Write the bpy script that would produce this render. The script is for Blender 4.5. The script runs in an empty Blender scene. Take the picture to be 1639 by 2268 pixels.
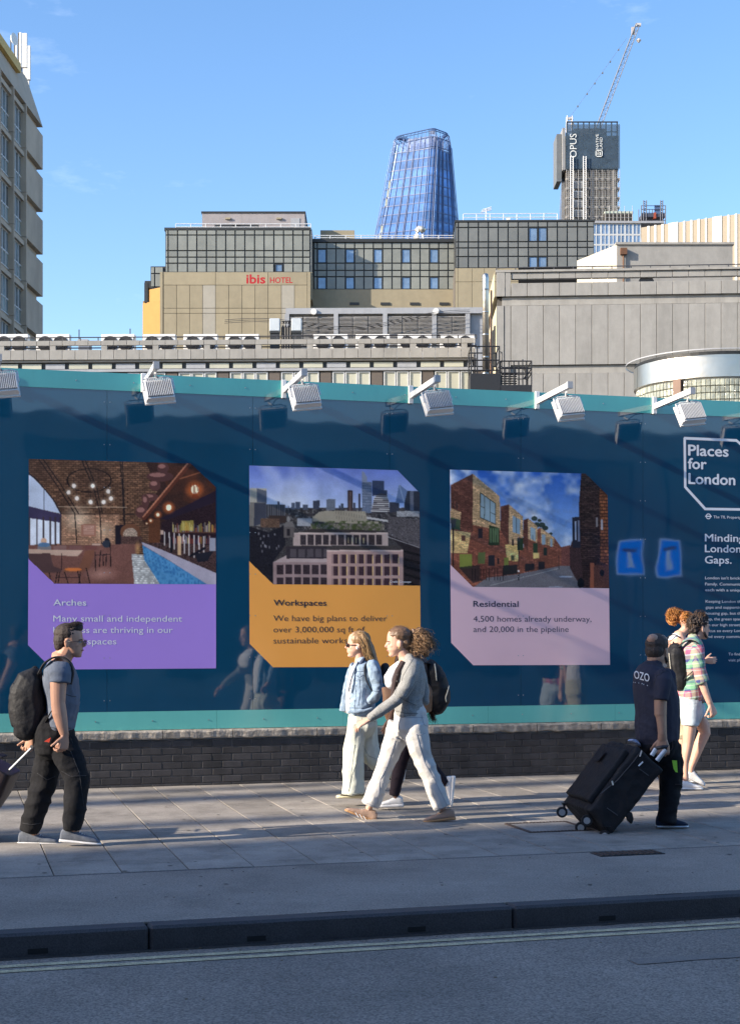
import bpy, math, random
import numpy as np
from mathutils import Vector, Matrix, noise
from mathutils.bvhtree import BVHTree

random.seed(7)
SC = bpy.context.scene
COL = SC.collection
# ------------------------------------------------------------------ camera
F, CX, HY, ZC = 3300.0, 819.5, 1387.0, 1.7      # focal length, centre and horizon of the 1639 x 2268 view; eye height
cam_data = bpy.data.cameras.new('camera')
cam = bpy.data.objects.new('camera', cam_data); COL.objects.link(cam)
cam.location = (0, 0, ZC); cam.rotation_euler = (math.pi / 2, 0, 0)
cam_data.sensor_fit = 'VERTICAL'; cam_data.sensor_height = 36.0
cam_data.lens = 36.0 * F / 2268.0
cam_data.shift_y = (HY - 1134.0) / 2268.0
cam_data.clip_start = 0.1; cam_data.clip_end = 5000
SC.camera = cam
# ------------------------------------------------------------------ light
SUN_EL, SUN_AZ = math.radians(23), math.radians(22)     # light travels towards +x, turned SUN_AZ towards +y
to_sun = Vector((-math.cos(SUN_AZ) * math.cos(SUN_EL), -math.sin(SUN_AZ) * math.cos(SUN_EL), math.sin(SUN_EL)))
W = bpy.data.worlds.new('World'); SC.world = W; W.use_nodes = True
nt = W.node_tree; bg = nt.nodes['Background']
sky = nt.nodes.new('ShaderNodeTexSky'); sky.sky_type = 'NISHITA'; sky.sun_disc = False
sky.sun_elevation = SUN_EL
sky.sun_rotation = math.atan2(to_sun.x, to_sun.y)
sky.air_density = 1.0; sky.dust_density = .6; sky.ozone_density = 2.6; sky.altitude = 0
# a few thin wisps of cloud
tc = nt.nodes.new('ShaderNodeTexCoord'); mp = nt.nodes.new('ShaderNodeMapping'); mp.inputs['Scale'].default_value = (1.6, 1.6, 5.0)
nz = nt.nodes.new('ShaderNodeTexNoise'); nz.inputs['Scale'].default_value = 2.6; nz.inputs['Detail'].default_value = 7; nz.inputs['Roughness'].default_value = .62
mr = nt.nodes.new('ShaderNodeMapRange'); mr.inputs['From Min'].default_value = .595; mr.inputs['From Max'].default_value = .9; mr.inputs['To Max'].default_value = .35
mx = nt.nodes.new('ShaderNodeMixRGB'); mx.inputs['Color2'].default_value = (7.5, 7.8, 8.4, 1)
nt.links.new(tc.outputs['Generated'], mp.inputs['Vector']); nt.links.new(mp.outputs[0], nz.inputs['Vector'])
nt.links.new(nz.outputs[0], mr.inputs['Value']); nt.links.new(mr.outputs[0], mx.inputs['Fac'])
hs = nt.nodes.new('ShaderNodeHueSaturation'); hs.inputs['Saturation'].default_value = 1.2
wb = nt.nodes.new('ShaderNodeVectorMath'); wb.operation = 'MULTIPLY'; wb.inputs[1].default_value = (1.06, .975, .965)
nt.links.new(sky.outputs[0], wb.inputs[0]); nt.links.new(wb.outputs[0], hs.inputs['Color']); nt.links.new(hs.outputs[0], mx.inputs['Color1']); nt.links.new(mx.outputs[0], bg.inputs['Color'])
bg.inputs['Strength'].default_value = 0.082
sd = bpy.data.lights.new('sun', 'SUN'); sd.energy = 2.6; sd.angle = math.radians(0.53); sd.color = (1.0, .88, .72)
sun = bpy.data.objects.new('sun', sd); COL.objects.link(sun)
sun.rotation_euler = to_sun.to_track_quat('Z', 'Y').to_euler(); sun.location = (0, 0, 60)
SC.view_settings.view_transform = 'Standard'; SC.view_settings.look = 'None'
SC.view_settings.exposure = 1.9; SC.view_settings.gamma = 1.0; SC.view_settings.use_curve_mapping = False

# ------------------------------------------------------------------ materials
def s2l(c):
    return tuple((x / 12.92 if x <= .04045 else ((x + .055) / 1.055) ** 2.4) for x in c)
def rgb(r, g, b):
    return s2l((r / 255, g / 255, b / 255))
def mat(name, col, rough=.75, var=.12, scale=3.0, stretch=(1, 1, 1), bump=0.0, bscale=60.0, metal=0.0, rnd=.0, spec=.5,
        stain=0.0, sscale=.8, ior=1.5, coat=0.0, lowbump=0.0, lowscale=1.0, speck=0.0, emit=None, alpha=1.0, detail=5, trans=0.0):
    m = bpy.data.materials.new(name); m.use_nodes = True
    n = m.node_tree.nodes; l = m.node_tree.links; p = n['Principled BSDF']
    p.inputs['Roughness'].default_value = rough; p.inputs['Metallic'].default_value = metal
    p.inputs['Specular IOR Level'].default_value = spec; p.inputs['IOR'].default_value = ior
    p.inputs['Coat Weight'].default_value = coat; p.inputs['Coat Roughness'].default_value = .06
    p.inputs['Alpha'].default_value = alpha; p.inputs['Transmission Weight'].default_value = trans
    geo = n.new('ShaderNodeNewGeometry'); mp = n.new('ShaderNodeMapping'); mp.inputs['Scale'].default_value = stretch
    l.new(geo.outputs['Position'], mp.inputs['Vector'])
    t = n.new('ShaderNodeTexNoise'); t.inputs['Scale'].default_value = scale; t.inputs['Detail'].default_value = detail
    t.inputs['Roughness'].default_value = .62
    l.new(mp.outputs[0], t.inputs['Vector'])
    r = n.new('ShaderNodeMapRange'); r.inputs['From Min'].default_value = .25; r.inputs['From Max'].default_value = .75
    r.inputs['To Min'].default_value = 1 - var; r.inputs['To Max'].default_value = 1 + var
    l.new(t.outputs[0], r.inputs['Value'])
    val = r.outputs[0]
    def mul(a, b):
        k = n.new('ShaderNodeMath'); k.operation = 'MULTIPLY'; l.new(a, k.inputs[0]); l.new(b, k.inputs[1]); return k.outputs[0]
    if rnd:
        oi = n.new('ShaderNodeObjectInfo'); q = n.new('ShaderNodeMapRange'); q.inputs['To Min'].default_value = 1 - rnd; q.inputs['To Max'].default_value = 1 + rnd
        l.new(oi.outputs['Random'], q.inputs['Value']); val = mul(val, q.outputs[0])
    if stain:
        mp2 = n.new('ShaderNodeMapping'); mp2.inputs['Scale'].default_value = (1, 1, .22); l.new(geo.outputs['Position'], mp2.inputs['Vector'])
        t2 = n.new('ShaderNodeTexNoise'); t2.inputs['Scale'].default_value = sscale * 3; t2.inputs['Detail'].default_value = 8; t2.inputs['Roughness'].default_value = .7
        l.new(mp2.outputs[0], t2.inputs['Vector'])
        q = n.new('ShaderNodeMapRange'); q.inputs['From Min'].default_value = .45; q.inputs['From Max'].default_value = .75; q.inputs['To Min'].default_value = 1; q.inputs['To Max'].default_value = 1 - stain
        l.new(t2.outputs[0], q.inputs['Value']); val = mul(val, q.outputs[0])
    if speck:
        t3 = n.new('ShaderNodeTexNoise'); t3.inputs['Scale'].default_value = bscale; t3.inputs['Detail'].default_value = 2
        l.new(geo.outputs['Position'], t3.inputs['Vector'])
        q = n.new('ShaderNodeMapRange'); q.inputs['From Min'].default_value = .3; q.inputs['From Max'].default_value = .7; q.inputs['To Min'].default_value = 1 - speck; q.inputs['To Max'].default_value = 1 + speck
        l.new(t3.outputs[0], q.inputs['Value']); val = mul(val, q.outputs[0])
    mxr = n.new('ShaderNodeVectorMath'); mxr.operation = 'SCALE'; mxr.inputs[0].default_value = col[:3]
    l.new(val, mxr.inputs['Scale']); l.new(mxr.outputs[0], p.inputs['Base Color'])
    nrm = None
    if bump:
        t4 = n.new('ShaderNodeTexNoise'); t4.inputs['Scale'].default_value = bscale; t4.inputs['Detail'].default_value = 4
        l.new(geo.outputs['Position'], t4.inputs['Vector'])
        b = n.new('ShaderNodeBump'); b.inputs['Strength'].default_value = min(1, bump); b.inputs['Distance'].default_value = .6 / bscale
        l.new(t4.outputs[0], b.inputs['Height']); nrm = b.outputs[0]
    if lowbump:
        t5 = n.new('ShaderNodeTexNoise'); t5.inputs['Scale'].default_value = lowscale; t5.inputs['Detail'].default_value = 2
        l.new(mp.outputs[0], t5.inputs['Vector'])
        b = n.new('ShaderNodeBump'); b.inputs['Strength'].default_value = 1; b.inputs['Distance'].default_value = lowbump
        l.new(t5.outputs[0], b.inputs['Height'])
        if nrm: l.new(nrm, b.inputs['Normal'])
        nrm = b.outputs[0]
    if nrm: l.new(nrm, p.inputs['Normal'])
    if emit:
        p.inputs['Emission Color'].default_value = (*emit[:3], 1); p.inputs['Emission Strength'].default_value = 1
    return m

# ------------------------------------------------------------------ mesh helpers
def to_mesh(name, verts, faces, mats, midx=None, smooth=False):
    me = bpy.data.meshes.new(name); me.from_pydata([tuple(v) for v in verts], [], faces)
    for m in (mats if isinstance(mats, (list, tuple)) else [mats]): me.materials.append(m)
    if midx is not None: me.polygons.foreach_set('material_index', midx)
    if smooth: me.polygons.foreach_set('use_smooth', [True] * len(me.polygons))
    me.update(); return me
def link(name, me, parent=None, loc=(0, 0, 0), rot=None, label=None):
    o = bpy.data.objects.new(name, me); COL.objects.link(o); o.location = loc
    if rot is not None: o.rotation_euler = rot
    if parent is not None: o.parent = parent
    if label: o['label'] = label
    return o
def thing(name, label, cat, loc=(0, 0, 0), rz=0.0, group=None):
    o = bpy.data.objects.new(name, None); COL.objects.link(o); o.location = loc; o.rotation_euler = (0, 0, rz)
    o.empty_display_size = .2
    o['label'] = label; o['category'] = cat
    if group: o['group'] = group
    return o
def tag(o, label, cat, group=None):
    o['label'] = label; o['category'] = cat
    if group: o['group'] = group
    return o
def structure(o, label=None):
    o['kind'] = 'structure'
    if label: o['label'] = label
    return o
def copy_tree(o, parent=None):
    c = o.copy(); COL.objects.link(c)
    if parent is not None: c.parent = parent
    for ch in list(o.children): copy_tree(ch, c)
    return c

_cache = {}
def box_mesh(name, sx, sy, sz, m, bev=0.0):
    k = (name, round(sx, 3), round(sy, 3), round(sz, 3), m.name, bev)
    if k in _cache: return _cache[k]
    hx, hy, hz = sx / 2, sy / 2, sz / 2
    if bev <= 0:
        v = [(x * hx, y * hy, z * hz) for z in (-1, 1) for y in (-1, 1) for x in (-1, 1)]
        f = [(0, 2, 3, 1), (4, 5, 7, 6), (0, 1, 5, 4), (2, 6, 7, 3), (0, 4, 6, 2), (1, 3, 7, 5)]
    else:
        b = min(bev, hx * .45, hy * .45, hz * .45)
        v = []; ids = {}
        for z in (-1, 1):
            for y in (-1, 1):
                for x in (-1, 1):
                    for ax in range(3):
                        p = [x * hx, y * hy, z * hz]
                        for a in range(3):
                            if a != ax: p[a] -= (x, y, z)[a] * b
                        ids[(x, y, z, ax)] = len(v); v.append(tuple(p))
        f = []
        for ax in range(3):
            a, c = [q for q in range(3) if q != ax]
            for s in (-1, 1):
                q = []
                for (i, j) in ((-1, -1), (1, -1), (1, 1), (-1, 1)):
                    e = [0, 0, 0]; e[ax] = s; e[a] = i; e[c] = j; q.append(ids[(*e, ax)])
                f.append(q)
        for ax in range(3):      # edge strips along ax
            a, c = [q for q in range(3) if q != ax]
            for i in (-1, 1):
                for j in (-1, 1):
                    e0 = [0, 0, 0]; e0[a] = i; e0[c] = j; e1 = list(e0); e0[ax] = -1; e1[ax] = 1
                    f.append([ids[(*e0, a)], ids[(*e1, a)], ids[(*e1, c)], ids[(*e0, c)]])
        for z in (-1, 1):
            for y in (-1, 1):
                for x in (-1, 1): f.append([ids[(x, y, z, 0)], ids[(x, y, z, 1)], ids[(x, y, z, 2)]])
        # outward winding
        V = [Vector(p) for p in v]; g = []
        for q in f:
            nn = (V[q[1]] - V[q[0]]).cross(V[q[2]] - V[q[0]]); cc = sum((V[i] for i in q), Vector()) / len(q)
            g.append(q if nn.dot(cc) > 0 else q[::-1])
        f = g
    me = to_mesh(name, v, f, m); _cache[k] = me; return me
def pbox(name, parent, x0, x1, y0, y1, z0, z1, m, bev=0.0, label=None):
    return link(name, box_mesh(name, abs(x1 - x0), abs(y1 - y0), abs(z1 - z0), m, bev), parent, ((x0 + x1) / 2, (y0 + y1) / 2, (z0 + z1) / 2), label=label)

class MB:
    """collects shapes into one mesh"""
    def __init__(s): s.v = []; s.f = []; s.m = []; s.mats = []
    def _mi(s, m):
        if m not in s.mats: s.mats.append(m)
        return s.mats.index(m)
    def add(s, v, f, m):
        b = len(s.v); s.v += [tuple(p) for p in v]; i = s._mi(m)
        for q in f: s.f.append([b + k for k in q]); s.m.append(i)
    def box(s, x0, x1, y0, y1, z0, z1, m, M=None):
        v = [Vector((x, y, z)) for z in (z0, z1) for y in (y0, y1) for x in (x0, x1)]
        if M is not None: v = [M @ p for p in v]
        s.add(v, [(0, 2, 3, 1), (4, 5, 7, 6), (0, 1, 5, 4), (2, 6, 7, 3), (0, 4, 6, 2), (1, 3, 7, 5)], m)
    def tube(s, pts, r, m, n=6, closed=False, cap=True):
        pts = [Vector(p) for p in pts]; rs = r if isinstance(r, (list, tuple)) else [r] * len(pts)
        v = []; f = []; L = len(pts)
        for i, p in enumerate(pts):
            t = (pts[min(i + 1, L - 1)] - pts[max(i - 1, 0)])
            if closed: t = pts[(i + 1) % L] - pts[i - 1]
            t = t.normalized() if t.length > 1e-9 else Vector((0, 0, 1))
            u = t.cross(Vector((0, 0, 1)));
            if u.length < .05: u = t.cross(Vector((1, 0, 0)))
            u.normalize(); w = u.cross(t)
            for k in range(n):
                a = 2 * math.pi * k / n; v.append(p + (u * math.cos(a) + w * math.sin(a)) * rs[i])
        for i in range(L if closed else L - 1):
            j = (i + 1) % L
            for k in range(n): f.append([i * n + k, j * n + k, j * n + (k + 1) % n, i * n + (k + 1) % n])
        if cap and not closed: f.append(list(range(n))); f.append([(L - 1) * n + k for k in range(n)][::-1])
        s.add(v, f, m)
    def disc(s, c, ax, r, t, m, n=16, r2=None):
        c = Vector(c); ax = Vector(ax).normalized(); s.tube([c - ax * t / 2, c + ax * t / 2], [r, r if r2 is None else r2], m, n)
    def prism(s, poly, y0, y1, m):      # poly in (x,z), extruded along y
        n = len(poly); v = [(x, y0, z) for x, z in poly] + [(x, y1, z) for x, z in poly]
        area = sum(poly[i][0] * poly[(i + 1) % n][1] - poly[(i + 1) % n][0] * poly[i][1] for i in range(n))
        f = [list(range(n)), [n + k for k in range(n)][::-1]] + [[i, n + i, n + (i + 1) % n, (i + 1) % n] for i in range(n)]
        if area < 0: f = [q[::-1] for q in f]
        s.add(v, f, m)
    def poly(s, pts, m): s.add(pts, [list(range(len(pts)))], m)
    def build(s, name, parent=None, loc=(0, 0, 0), smooth=False, label=None, rot=None):
        me = to_mesh(name, s.v, s.f, s.mats, s.m, smooth); return link(name, me, parent, loc, rot, label)

class Fac:
    """vertical plane through the view ray px0 at depth Y0, turned ang degrees; turns picture measurements into real ones"""
    def __init__(s, px0, Y0, ang):
        s.O = Vector(((px0 - CX) / F * Y0, Y0, 0)); s.a = math.radians(ang); s.c = math.cos(s.a); s.s = math.sin(s.a)
    def x(s, px, dy=0.0):
        q = (px - CX) / F; ox = s.O.x - s.s * dy; oy = s.O.y + s.c * dy
        return (q * oy - ox) / (s.c - q * s.s)
    def z(s, px, py, dy=0.0): return ZC + (HY - py) / F * (s.O.y + s.c * dy + s.x(px, dy) * s.s)
    def thing(s, name, label, cat, group=None): return thing(name, label, cat, s.O, s.a, group)

def text_mesh(txt, w, cap, m, depth=.002, bold=0.0, ref=None, solid=0.0):
    """flat lettering in the xz plane facing -y, left end at 0, baseline at 0; w = width of ref (or of txt)"""
    def mk(t):
        c = bpy.data.curves.new('lettering', 'FONT'); c.body = t; c.size = 1; c.offset = bold; c.extrude = .5 if solid else 0; c.resolution_u = 3
        o = bpy.data.objects.new('lettering', c); COL.objects.link(o)
        me = bpy.data.meshes.new_from_object(o.evaluated_get(bpy.context.evaluated_depsgraph_get()))
        bpy.data.objects.remove(o); bpy.data.curves.remove(c)
        v = np.zeros(len(me.vertices) * 3); me.vertices.foreach_get('co', v); return me, v.reshape(-1, 3)
    me, v = mk(txt); x0 = v[:, 0].min(); x1 = v[:, 0].max(); wid = x1 - x0
    if ref: m2, v2 = mk(ref); wid = v2[:, 0].max() - v2[:, 0].min(); bpy.data.meshes.remove(m2)
    sx = w / wid; sz = cap / .73
    v = np.stack([(v[:, 0] - x0) * sx, v[:, 2] * -solid - depth, v[:, 1] * sz], 1)
    me.vertices.foreach_set('co', v.ravel()); me.materials.clear(); me.materials.append(m); me.update()
    return me
bpy.context.view_layer.update()
# ------------------------------------------------------------------ shared materials
concrete = mat('concrete', (.285, .280, .265), .9, .10, 2.0, bump=.25, bscale=18, rnd=.05, stain=.22, sscale=.35)
concrete_band = mat('concrete_band', (.31, .302, .282), .9, .12, 1.5, bump=.2, bscale=18, stain=.3, sscale=.5)
joint_dark = mat('joint_dark', (.10, .092, .082), .9, .1)
beige = mat('beige_panel', (.31, .27, .185), .85, .08, 1.2, rnd=.05, stain=.12, sscale=.2)
beige_grey = mat('beige_grey_panel', (.34, .32, .27), .85, .08, 1.2, rnd=.03)
orange_wall = mat('ochre_render', (.37, .205, .06), .85, .06, 1.2, rnd=.03)
grey_glass = mat('grey_spandrel_glass', (.22, .23, .205), .3, .15, .9, rnd=.10, spec=.6, lowbump=.02, lowscale=.7)
grey_glass_dark = mat('dark_spandrel_glass', (.155, .16, .15), .25, .15, .9, rnd=.10, spec=.6)
window_glass = mat('window_glass', (.20, .28, .38), .08, .25, 1.5, rnd=.2, spec=.9, metal=.35)
dark_frame = mat('dark_frame', (.025, .028, .03), .5, .1)
white_frame = mat('white_frame', (.50, .52, .53), .5, .08, rnd=.03)
rail_white = mat('painted_rail', (.6, .62, .64), .4, .05)
rail_dark = mat('dark_rail', (.05, .05, .055), .5, .1)
plant_grey = mat('plant_room_render', (.30, .28, .29), .85, .12, .8, stain=.15)
black_steel = mat('black_steel', (.018, .018, .02), .45, .2, 9)
steel = mat('polished_steel', (.58, .555, .50), .36, .06, 2, metal=1.0, lowbump=.01, lowscale=3)
white_metal = mat('white_metal', (.72, .72, .70), .45, .06, 6)
louvre_m = mat('louvre_blades', (.34, .335, .33), .6, .22, 4, stretch=(1, 1, 4), rnd=.1)
pale_blind = mat('pale_blind', (.40, .40, .32), .5, .10, 1.0, rnd=.08, coat=.5)
grey_metal = mat('grey_cladding_metal', (.32, .335, .36), .5, .1, 2, rnd=.03, stain=.15)
brown_vent = mat('brown_vent_mesh', (.10, .085, .075), .8, .2, 20, rnd=.1)

def rail(parent, x0, x1, y, z, h, m, posts=8, bars=2, r=.03, name='railing'):
    b = MB()
    for i in range(bars): b.tube([(x0, y, z + h * (i + 1) / bars), (x1, y, z + h * (i + 1) / bars)], r, m, 5)
    for i in range(posts + 1):
        x = x0 + (x1 - x0) * i / posts; b.tube([(x, y, z), (x, y, z + h)], r, m, 5)
    return b.build(name, parent)

def grid_cells(fac, parent, xs, zs, y, m, name='panel', gap=.09, thick=.12, skip=(), alt=None):
    """cladding panels between the picture columns xs (px) and heights zs (m, top to bottom)"""
    X = [fac.x(p, y) for p in xs]
    for i in range(len(X) - 1):
        for j in range(len(zs) - 1):
            if (i, j) in skip: continue
            mm = m
            if alt and alt(i, j): mm = alt(i, j)
            pbox(name, parent, X[i] + gap / 2, X[i + 1] - gap / 2, y - thick, y, zs[j + 1] + gap / 2, zs[j] - gap / 2, mm, 0)

def window(parent, x0, x1, z0, z1, y, fr, gl, t=.08, name='window', mull=0):
    b = MB()
    b.box(x0, x1, y - .1, y, z0, z0 + t, fr); b.box(x0, x1, y - .1, y, z1 - t, z1, fr)
    b.box(x0, x0 + t, y - .1, y, z0 + t, z1 - t, fr); b.box(x1 - t, x1, y - .1, y, z0 + t, z1 - t, fr)
    for k in range(mull):
        xm = x0 + (x1 - x0) * (k + 1) / (mull + 1); b.box(xm - t / 2, xm + t / 2, y - .1, y, z0 + t, z1 - t, fr)
    w = b.build(name, parent)
    g = MB(); g.box(x0 + t, x1 - t, y - .03, y - .01, z0 + t, z1 - t, gl); g.build('pane', w)
    return w

# ------------------------------------------------------------------ HOTEL (three stepped blocks, one building)
HA = Fac(367, 165, 0)
z2 = lambda zy: 426.1 + zy / 3.125
x2 = lambda zx: 295 + zx / 3.125
hz = lambda zy, d=0: HA.z(500, z2(zy), d)
hotel = HA.thing('hotel_building', 'stepped hotel in beige panels and grey gridded glass with a red name sign', 'hotel')
def core(parent, x0, x1, y0, y1, z0, z1, m, name='wall'): return pbox(name, parent, x0, x1, y0, y1, z0, z1, m)
xa0, xa1 = HA.x(x2(225)), HA.x(x2(1225))
ztop = hz(250)
core(hotel, xa0, xa1, .02, 14, hz(555), ztop - .25, dark_frame)
core(hotel, HA.x(x2(192)), HA.x(x2(1228)), -.35, 14, 0, hz(555) - .01, joint_dark)
pbox('roof_cap', hotel, xa0 - .1, xa1 + .1, -.12, 14, ztop - .25, ztop + .08, dark_frame)
vx = [x2(v) for v in (225, 245, 310, 378, 443, 510, 577, 643, 708, 775, 842, 908, 975, 1042, 1108, 1175, 1225)]
zz = [hz(v) for v in (256, 297, 405, 450, 492, 555)]
grid_cells(HA, hotel, vx, zz, 0, grey_glass, skip={(12, 4)}, gap=.14)
window(hotel, HA.x(x2(985)), HA.x(x2(1035)), hz(552), hz(497), -.02, dark_frame, window_glass)
# beige cladding below
bx = [x2(v) for v in (213, 303, 393, 483, 572, 663, 755, 845, 935, 1027, 1117, 1205)]
grid_cells(HA, hotel, [x2(v) for v in (213, 572, 935, 1205)], [hz(558), hz(648)], -.35, beige, gap=.05)
grid_cells(HA, hotel, bx, [hz(648), hz(808), hz(843), hz(1010), hz(1180)], -.35, beige, gap=.05,
           alt=lambda i, j: beige_grey if i in (3, 9) else None)
pbox('corner_panel', hotel, HA.x(x2(192)), HA.x(x2(211)), -.5, -.35, hz(1180), hz(558), beige)
pbox('corner_panel', hotel, HA.x(x2(1207)), HA.x(x2(1229)), -.5, -.35, hz(1180), hz(558), beige)
# sign
red = mat('red_letters', (.42, .008, .012), .4, .05)
sx0, sx1 = HA.x(x2(787)), HA.x(x2(918))
def sign3d(txt, x0, w, zb, cap, m, parent, y, bold=0.0, dep=.25):
    me = text_mesh(txt, w, cap, m, 0, bold, None, dep)
    o = link('letters', me, parent, (x0, y, zb))
    return o
sg = HA.thing('hotel_sign', 'red ibis HOTEL lettering fixed high on the beige wall', 'sign')
sign3d('ibis', sx0, sx1 - sx0, hz(636), hz(572) - hz(636), red, sg, -.44, .02, .07)
sign3d('HOTEL', HA.x(x2(950)), HA.x(x2(1106)) - HA.x(x2(950)), hz(633), hz(593) - hz(633), red, sg, -.44, .012, .07)
# roof plant room and railing
pr0, pr1 = HA.x(x2(458)), HA.x(x2(1180))
pbox('plant_room', hotel, pr0, pr1, 3, 10, ztop, HA.z(500, z2(143), 3), plant_grey)
pbox('roof_cap', hotel, pr0 - .1, pr1 + .1, 2.9, 10.1, HA.z(500, z2(143), 3), HA.z(500, z2(140), 3) + .12, dark_frame)
for zx in (640, 1000): pbox('flood_lamp', hotel, HA.x(x2(zx)) - .3, HA.x(x2(zx)) + .3, 2.8, 3, HA.z(500, z2(188), 3), HA.z(500, z2(177), 3), beige)
pbox('access_door', hotel, HA.x(x2(1082)), HA.x(x2(1145)), 2.95, 3, ztop, HA.z(500, z2(180), 3), grey_metal)
rail(hotel, HA.x(x2(290)), HA.x(x2(1228)), .8, ztop, hz(205) - ztop, rail_white, 9, 2, .05)
for zx in (650, 770): pbox('roof_unit', hotel, HA.x(x2(zx)) - 1.5, HA.x(x2(zx)) + 1.5, 1.4, 2.4, ztop, ztop + .8, dark_frame)
# stepped shoulder on the left
core(hotel, HA.x(x2(123), .6), HA.x(x2(225), .6), .6, 14, hz(658), HA.z(340, z2(512), .6), dark_frame)
grid_cells(HA, hotel, [x2(v) for v in (123, 152, 212)], [HA.z(340, z2(v), .6) for v in (516, 563, 656)], .6, grey_glass, gap=.14)
core(hotel, HA.x(x2(82), 3), HA.x(x2(130), 3), 3, 14, hz(740), HA.z(330, z2(612), 3), dark_frame)
core(hotel, HA.x(x2(70), 1.2), HA.x(x2(192), 1.2), 1.2, 13, 0, HA.z(330, z2(752), 1.2), orange_wall)
core(hotel, HA.x(x2(106), 1.1), HA.x(x2(192), 1.1), 1.1, 13, HA.z(330, z2(752), 1.1), HA.z(330, z2(660), 1.1), orange_wall)
# lit ochre return facing the sun: canted bay
cb = MB(); xl0, xl1 = HA.x(x2(68), 1.1), HA.x(x2(192), -.3)
cb.poly([(xl0, 1.1, 0), (xl1, -.36, 0), (xl1, -.36, hz(752)), (xl0, 1.1, hz(752))], orange_wall)
cb.poly([(HA.x(x2(106), .9), .9, hz(752)), (xl1, -.36, hz(752)), (xl1, -.36, hz(662)), (HA.x(x2(106), .9), .9, hz(662))], orange_wall)
cb.build('canted_wall', hotel)
pbox('window', hotel, HA.x(x2(80), .8), HA.x(x2(105), .8), .7, 1.2, hz(752), hz(614), dark_frame)
# block B, set back
HB = Fac(697, 168, 0)
x3 = lambda zx: 786.7 + zx / 2.5
z3 = lambda zy: 229.4 + zy / 2.5
bz = lambda zy: HB.z(850, z3(zy))
oy = HB.O.y - HA.O.y
class Sub:      # block frames share the hotel root
    pass
def bxx(px): return HB.x(px) + HB.O.x - HA.O.x
bcols = [695.5] + [703 + 20.65 * k for k in range(15)]
bcols = [c for c in bcols if c < 1007] + [1008]
zr = [bz(v) for v in (770, 805, 885, 925, 960, 1030)]
core(hotel, bxx(690), bxx(1010), oy + .02, oy + 13, bz(1030), bz(762), dark_frame)
core(hotel, bxx(690), bxx(1010), oy - .4, oy + 13, 0, bz(1033), beige)
pbox('roof_cap', hotel, bxx(690), bxx(1010), oy - .3, oy + 13, bz(770), bz(752), dark_frame)
for i in range(len(bcols) - 1):
    for j in range(5):
        if j in (1, 4) and i in (1, 4, 7, 10, 13):
            window(hotel, bxx(bcols[i]) + .05, bxx(bcols[i + 1]) - .05, zr[j + 1] + .03, zr[j] - .03, oy - .02, dark_frame, window_glass, .07)
        else:
            pbox('panel', hotel, bxx(bcols[i]) + .07, bxx(bcols[i + 1]) - .07, oy - .12, oy, zr[j + 1] + .07, zr[j] - .07, grey_glass)
for zx in (-30, 140, 302, 465):
    pbox('vent', hotel, bxx(x3(zx)), bxx(x3(zx + 52)), oy - .5, oy - .4, bz(1120), bz(1106), dark_frame)
rail(hotel, bxx(697), bxx(1006), oy + .3, bz(752), bz(727) - bz(752), rail_white, 9, 2, .05)
# sunlit return between block A and B
pbox('side_wall', hotel, xa1 + .02, xa1 + .25, -.3, oy, bz(1120), hz(557), beige)
pbox('side_glazing', hotel, xa1 + .02, xa1 + .2, -.05, oy, hz(553), ztop - .1, grey_glass_dark)
# roof box on B
pbox('roof_box', hotel, bxx(x2(1290)), bxx(x2(1530)), oy + 3, oy + 6, bz(752), HB.z(750, z2(262), 3), beige)
# block C
HC = Fac(1009, 163, -1.0)
hc = HC.thing('hotel_wing', 'right hand hotel block of dark gridded glass over beige panels', 'building')
cz = lambda zy: HC.z(1100, z3(zy))
ccols = [x3(v) for v in (555, 570, 625, 681, 736, 790, 845, 900, 957, 1010, 1062, 1117, 1172, 1228, 1283, 1320)]
czz = [cz(v) for v in (657, 687, 767, 800, 848, 912)]
CXs = [HC.x(p) for p in ccols]
core(hc, CXs[0], CXs[-1], .02, 14, cz(912), cz(652), dark_frame)
pbox('roof_cap', hc, CXs[0] - .1, CXs[-1] + .1, -.15, 14, cz(656), cz(646), dark_frame)
for i in range(15):
    for j in range(5):
        if i in (8, 9) and j in (1, 4): window(hc, CXs[i] + .05, CXs[i + 1] - .05, czz[j + 1] + .03, czz[j] - .03, -.02, dark_frame, window_glass, .07)
        else: pbox('panel', hc, CXs[i] + .07, CXs[i + 1] - .07, -.12, 0, czz[j + 1] + .07, czz[j] - .07, grey_glass_dark)
core(hc, CXs[0] - .1, CXs[6], -.3, 13, 0, cz(914), joint_dark)
for i, (a, b) in enumerate([(553, 566), (568, 644), (646, 712), (714, 790), (792, 900)]):
    for (t, bo) in ((916, 990), (992, 1200)): pbox('panel', hc, HC.x(x3(a)), HC.x(x3(b)), -.42, -.3, cz(bo), cz(t), beige)
rail(hc, HC.x(x3(598)), HC.x(x3(1120)), .4, cz(646), cz(605) - cz(646), rail_white, 7, 2, .05)
b = MB(); xx = HC.x(x3(730)); b.tube([(xx, 2, cz(646)), (xx, 2, cz(553))], .07, rail_white, 5)
for q in (0, 1, 2): b.tube([(xx - .6 + q * .1, 2, cz(575 - q * 8)), (xx + .6, 2, cz(575 - q * 8) + .3)], .05, rail_white, 4)
b.build('aerial', hc)
pbox('chimney', hc, HC.x(x3(846)), HC.x(x3(864)), 2, 3, cz(646), cz(602), white_metal)
pbox('roof_unit', hc, HC.x(x3(1012)), HC.x(x3(1050)), 2, 3, cz(646), cz(632), grey_metal)
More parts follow.
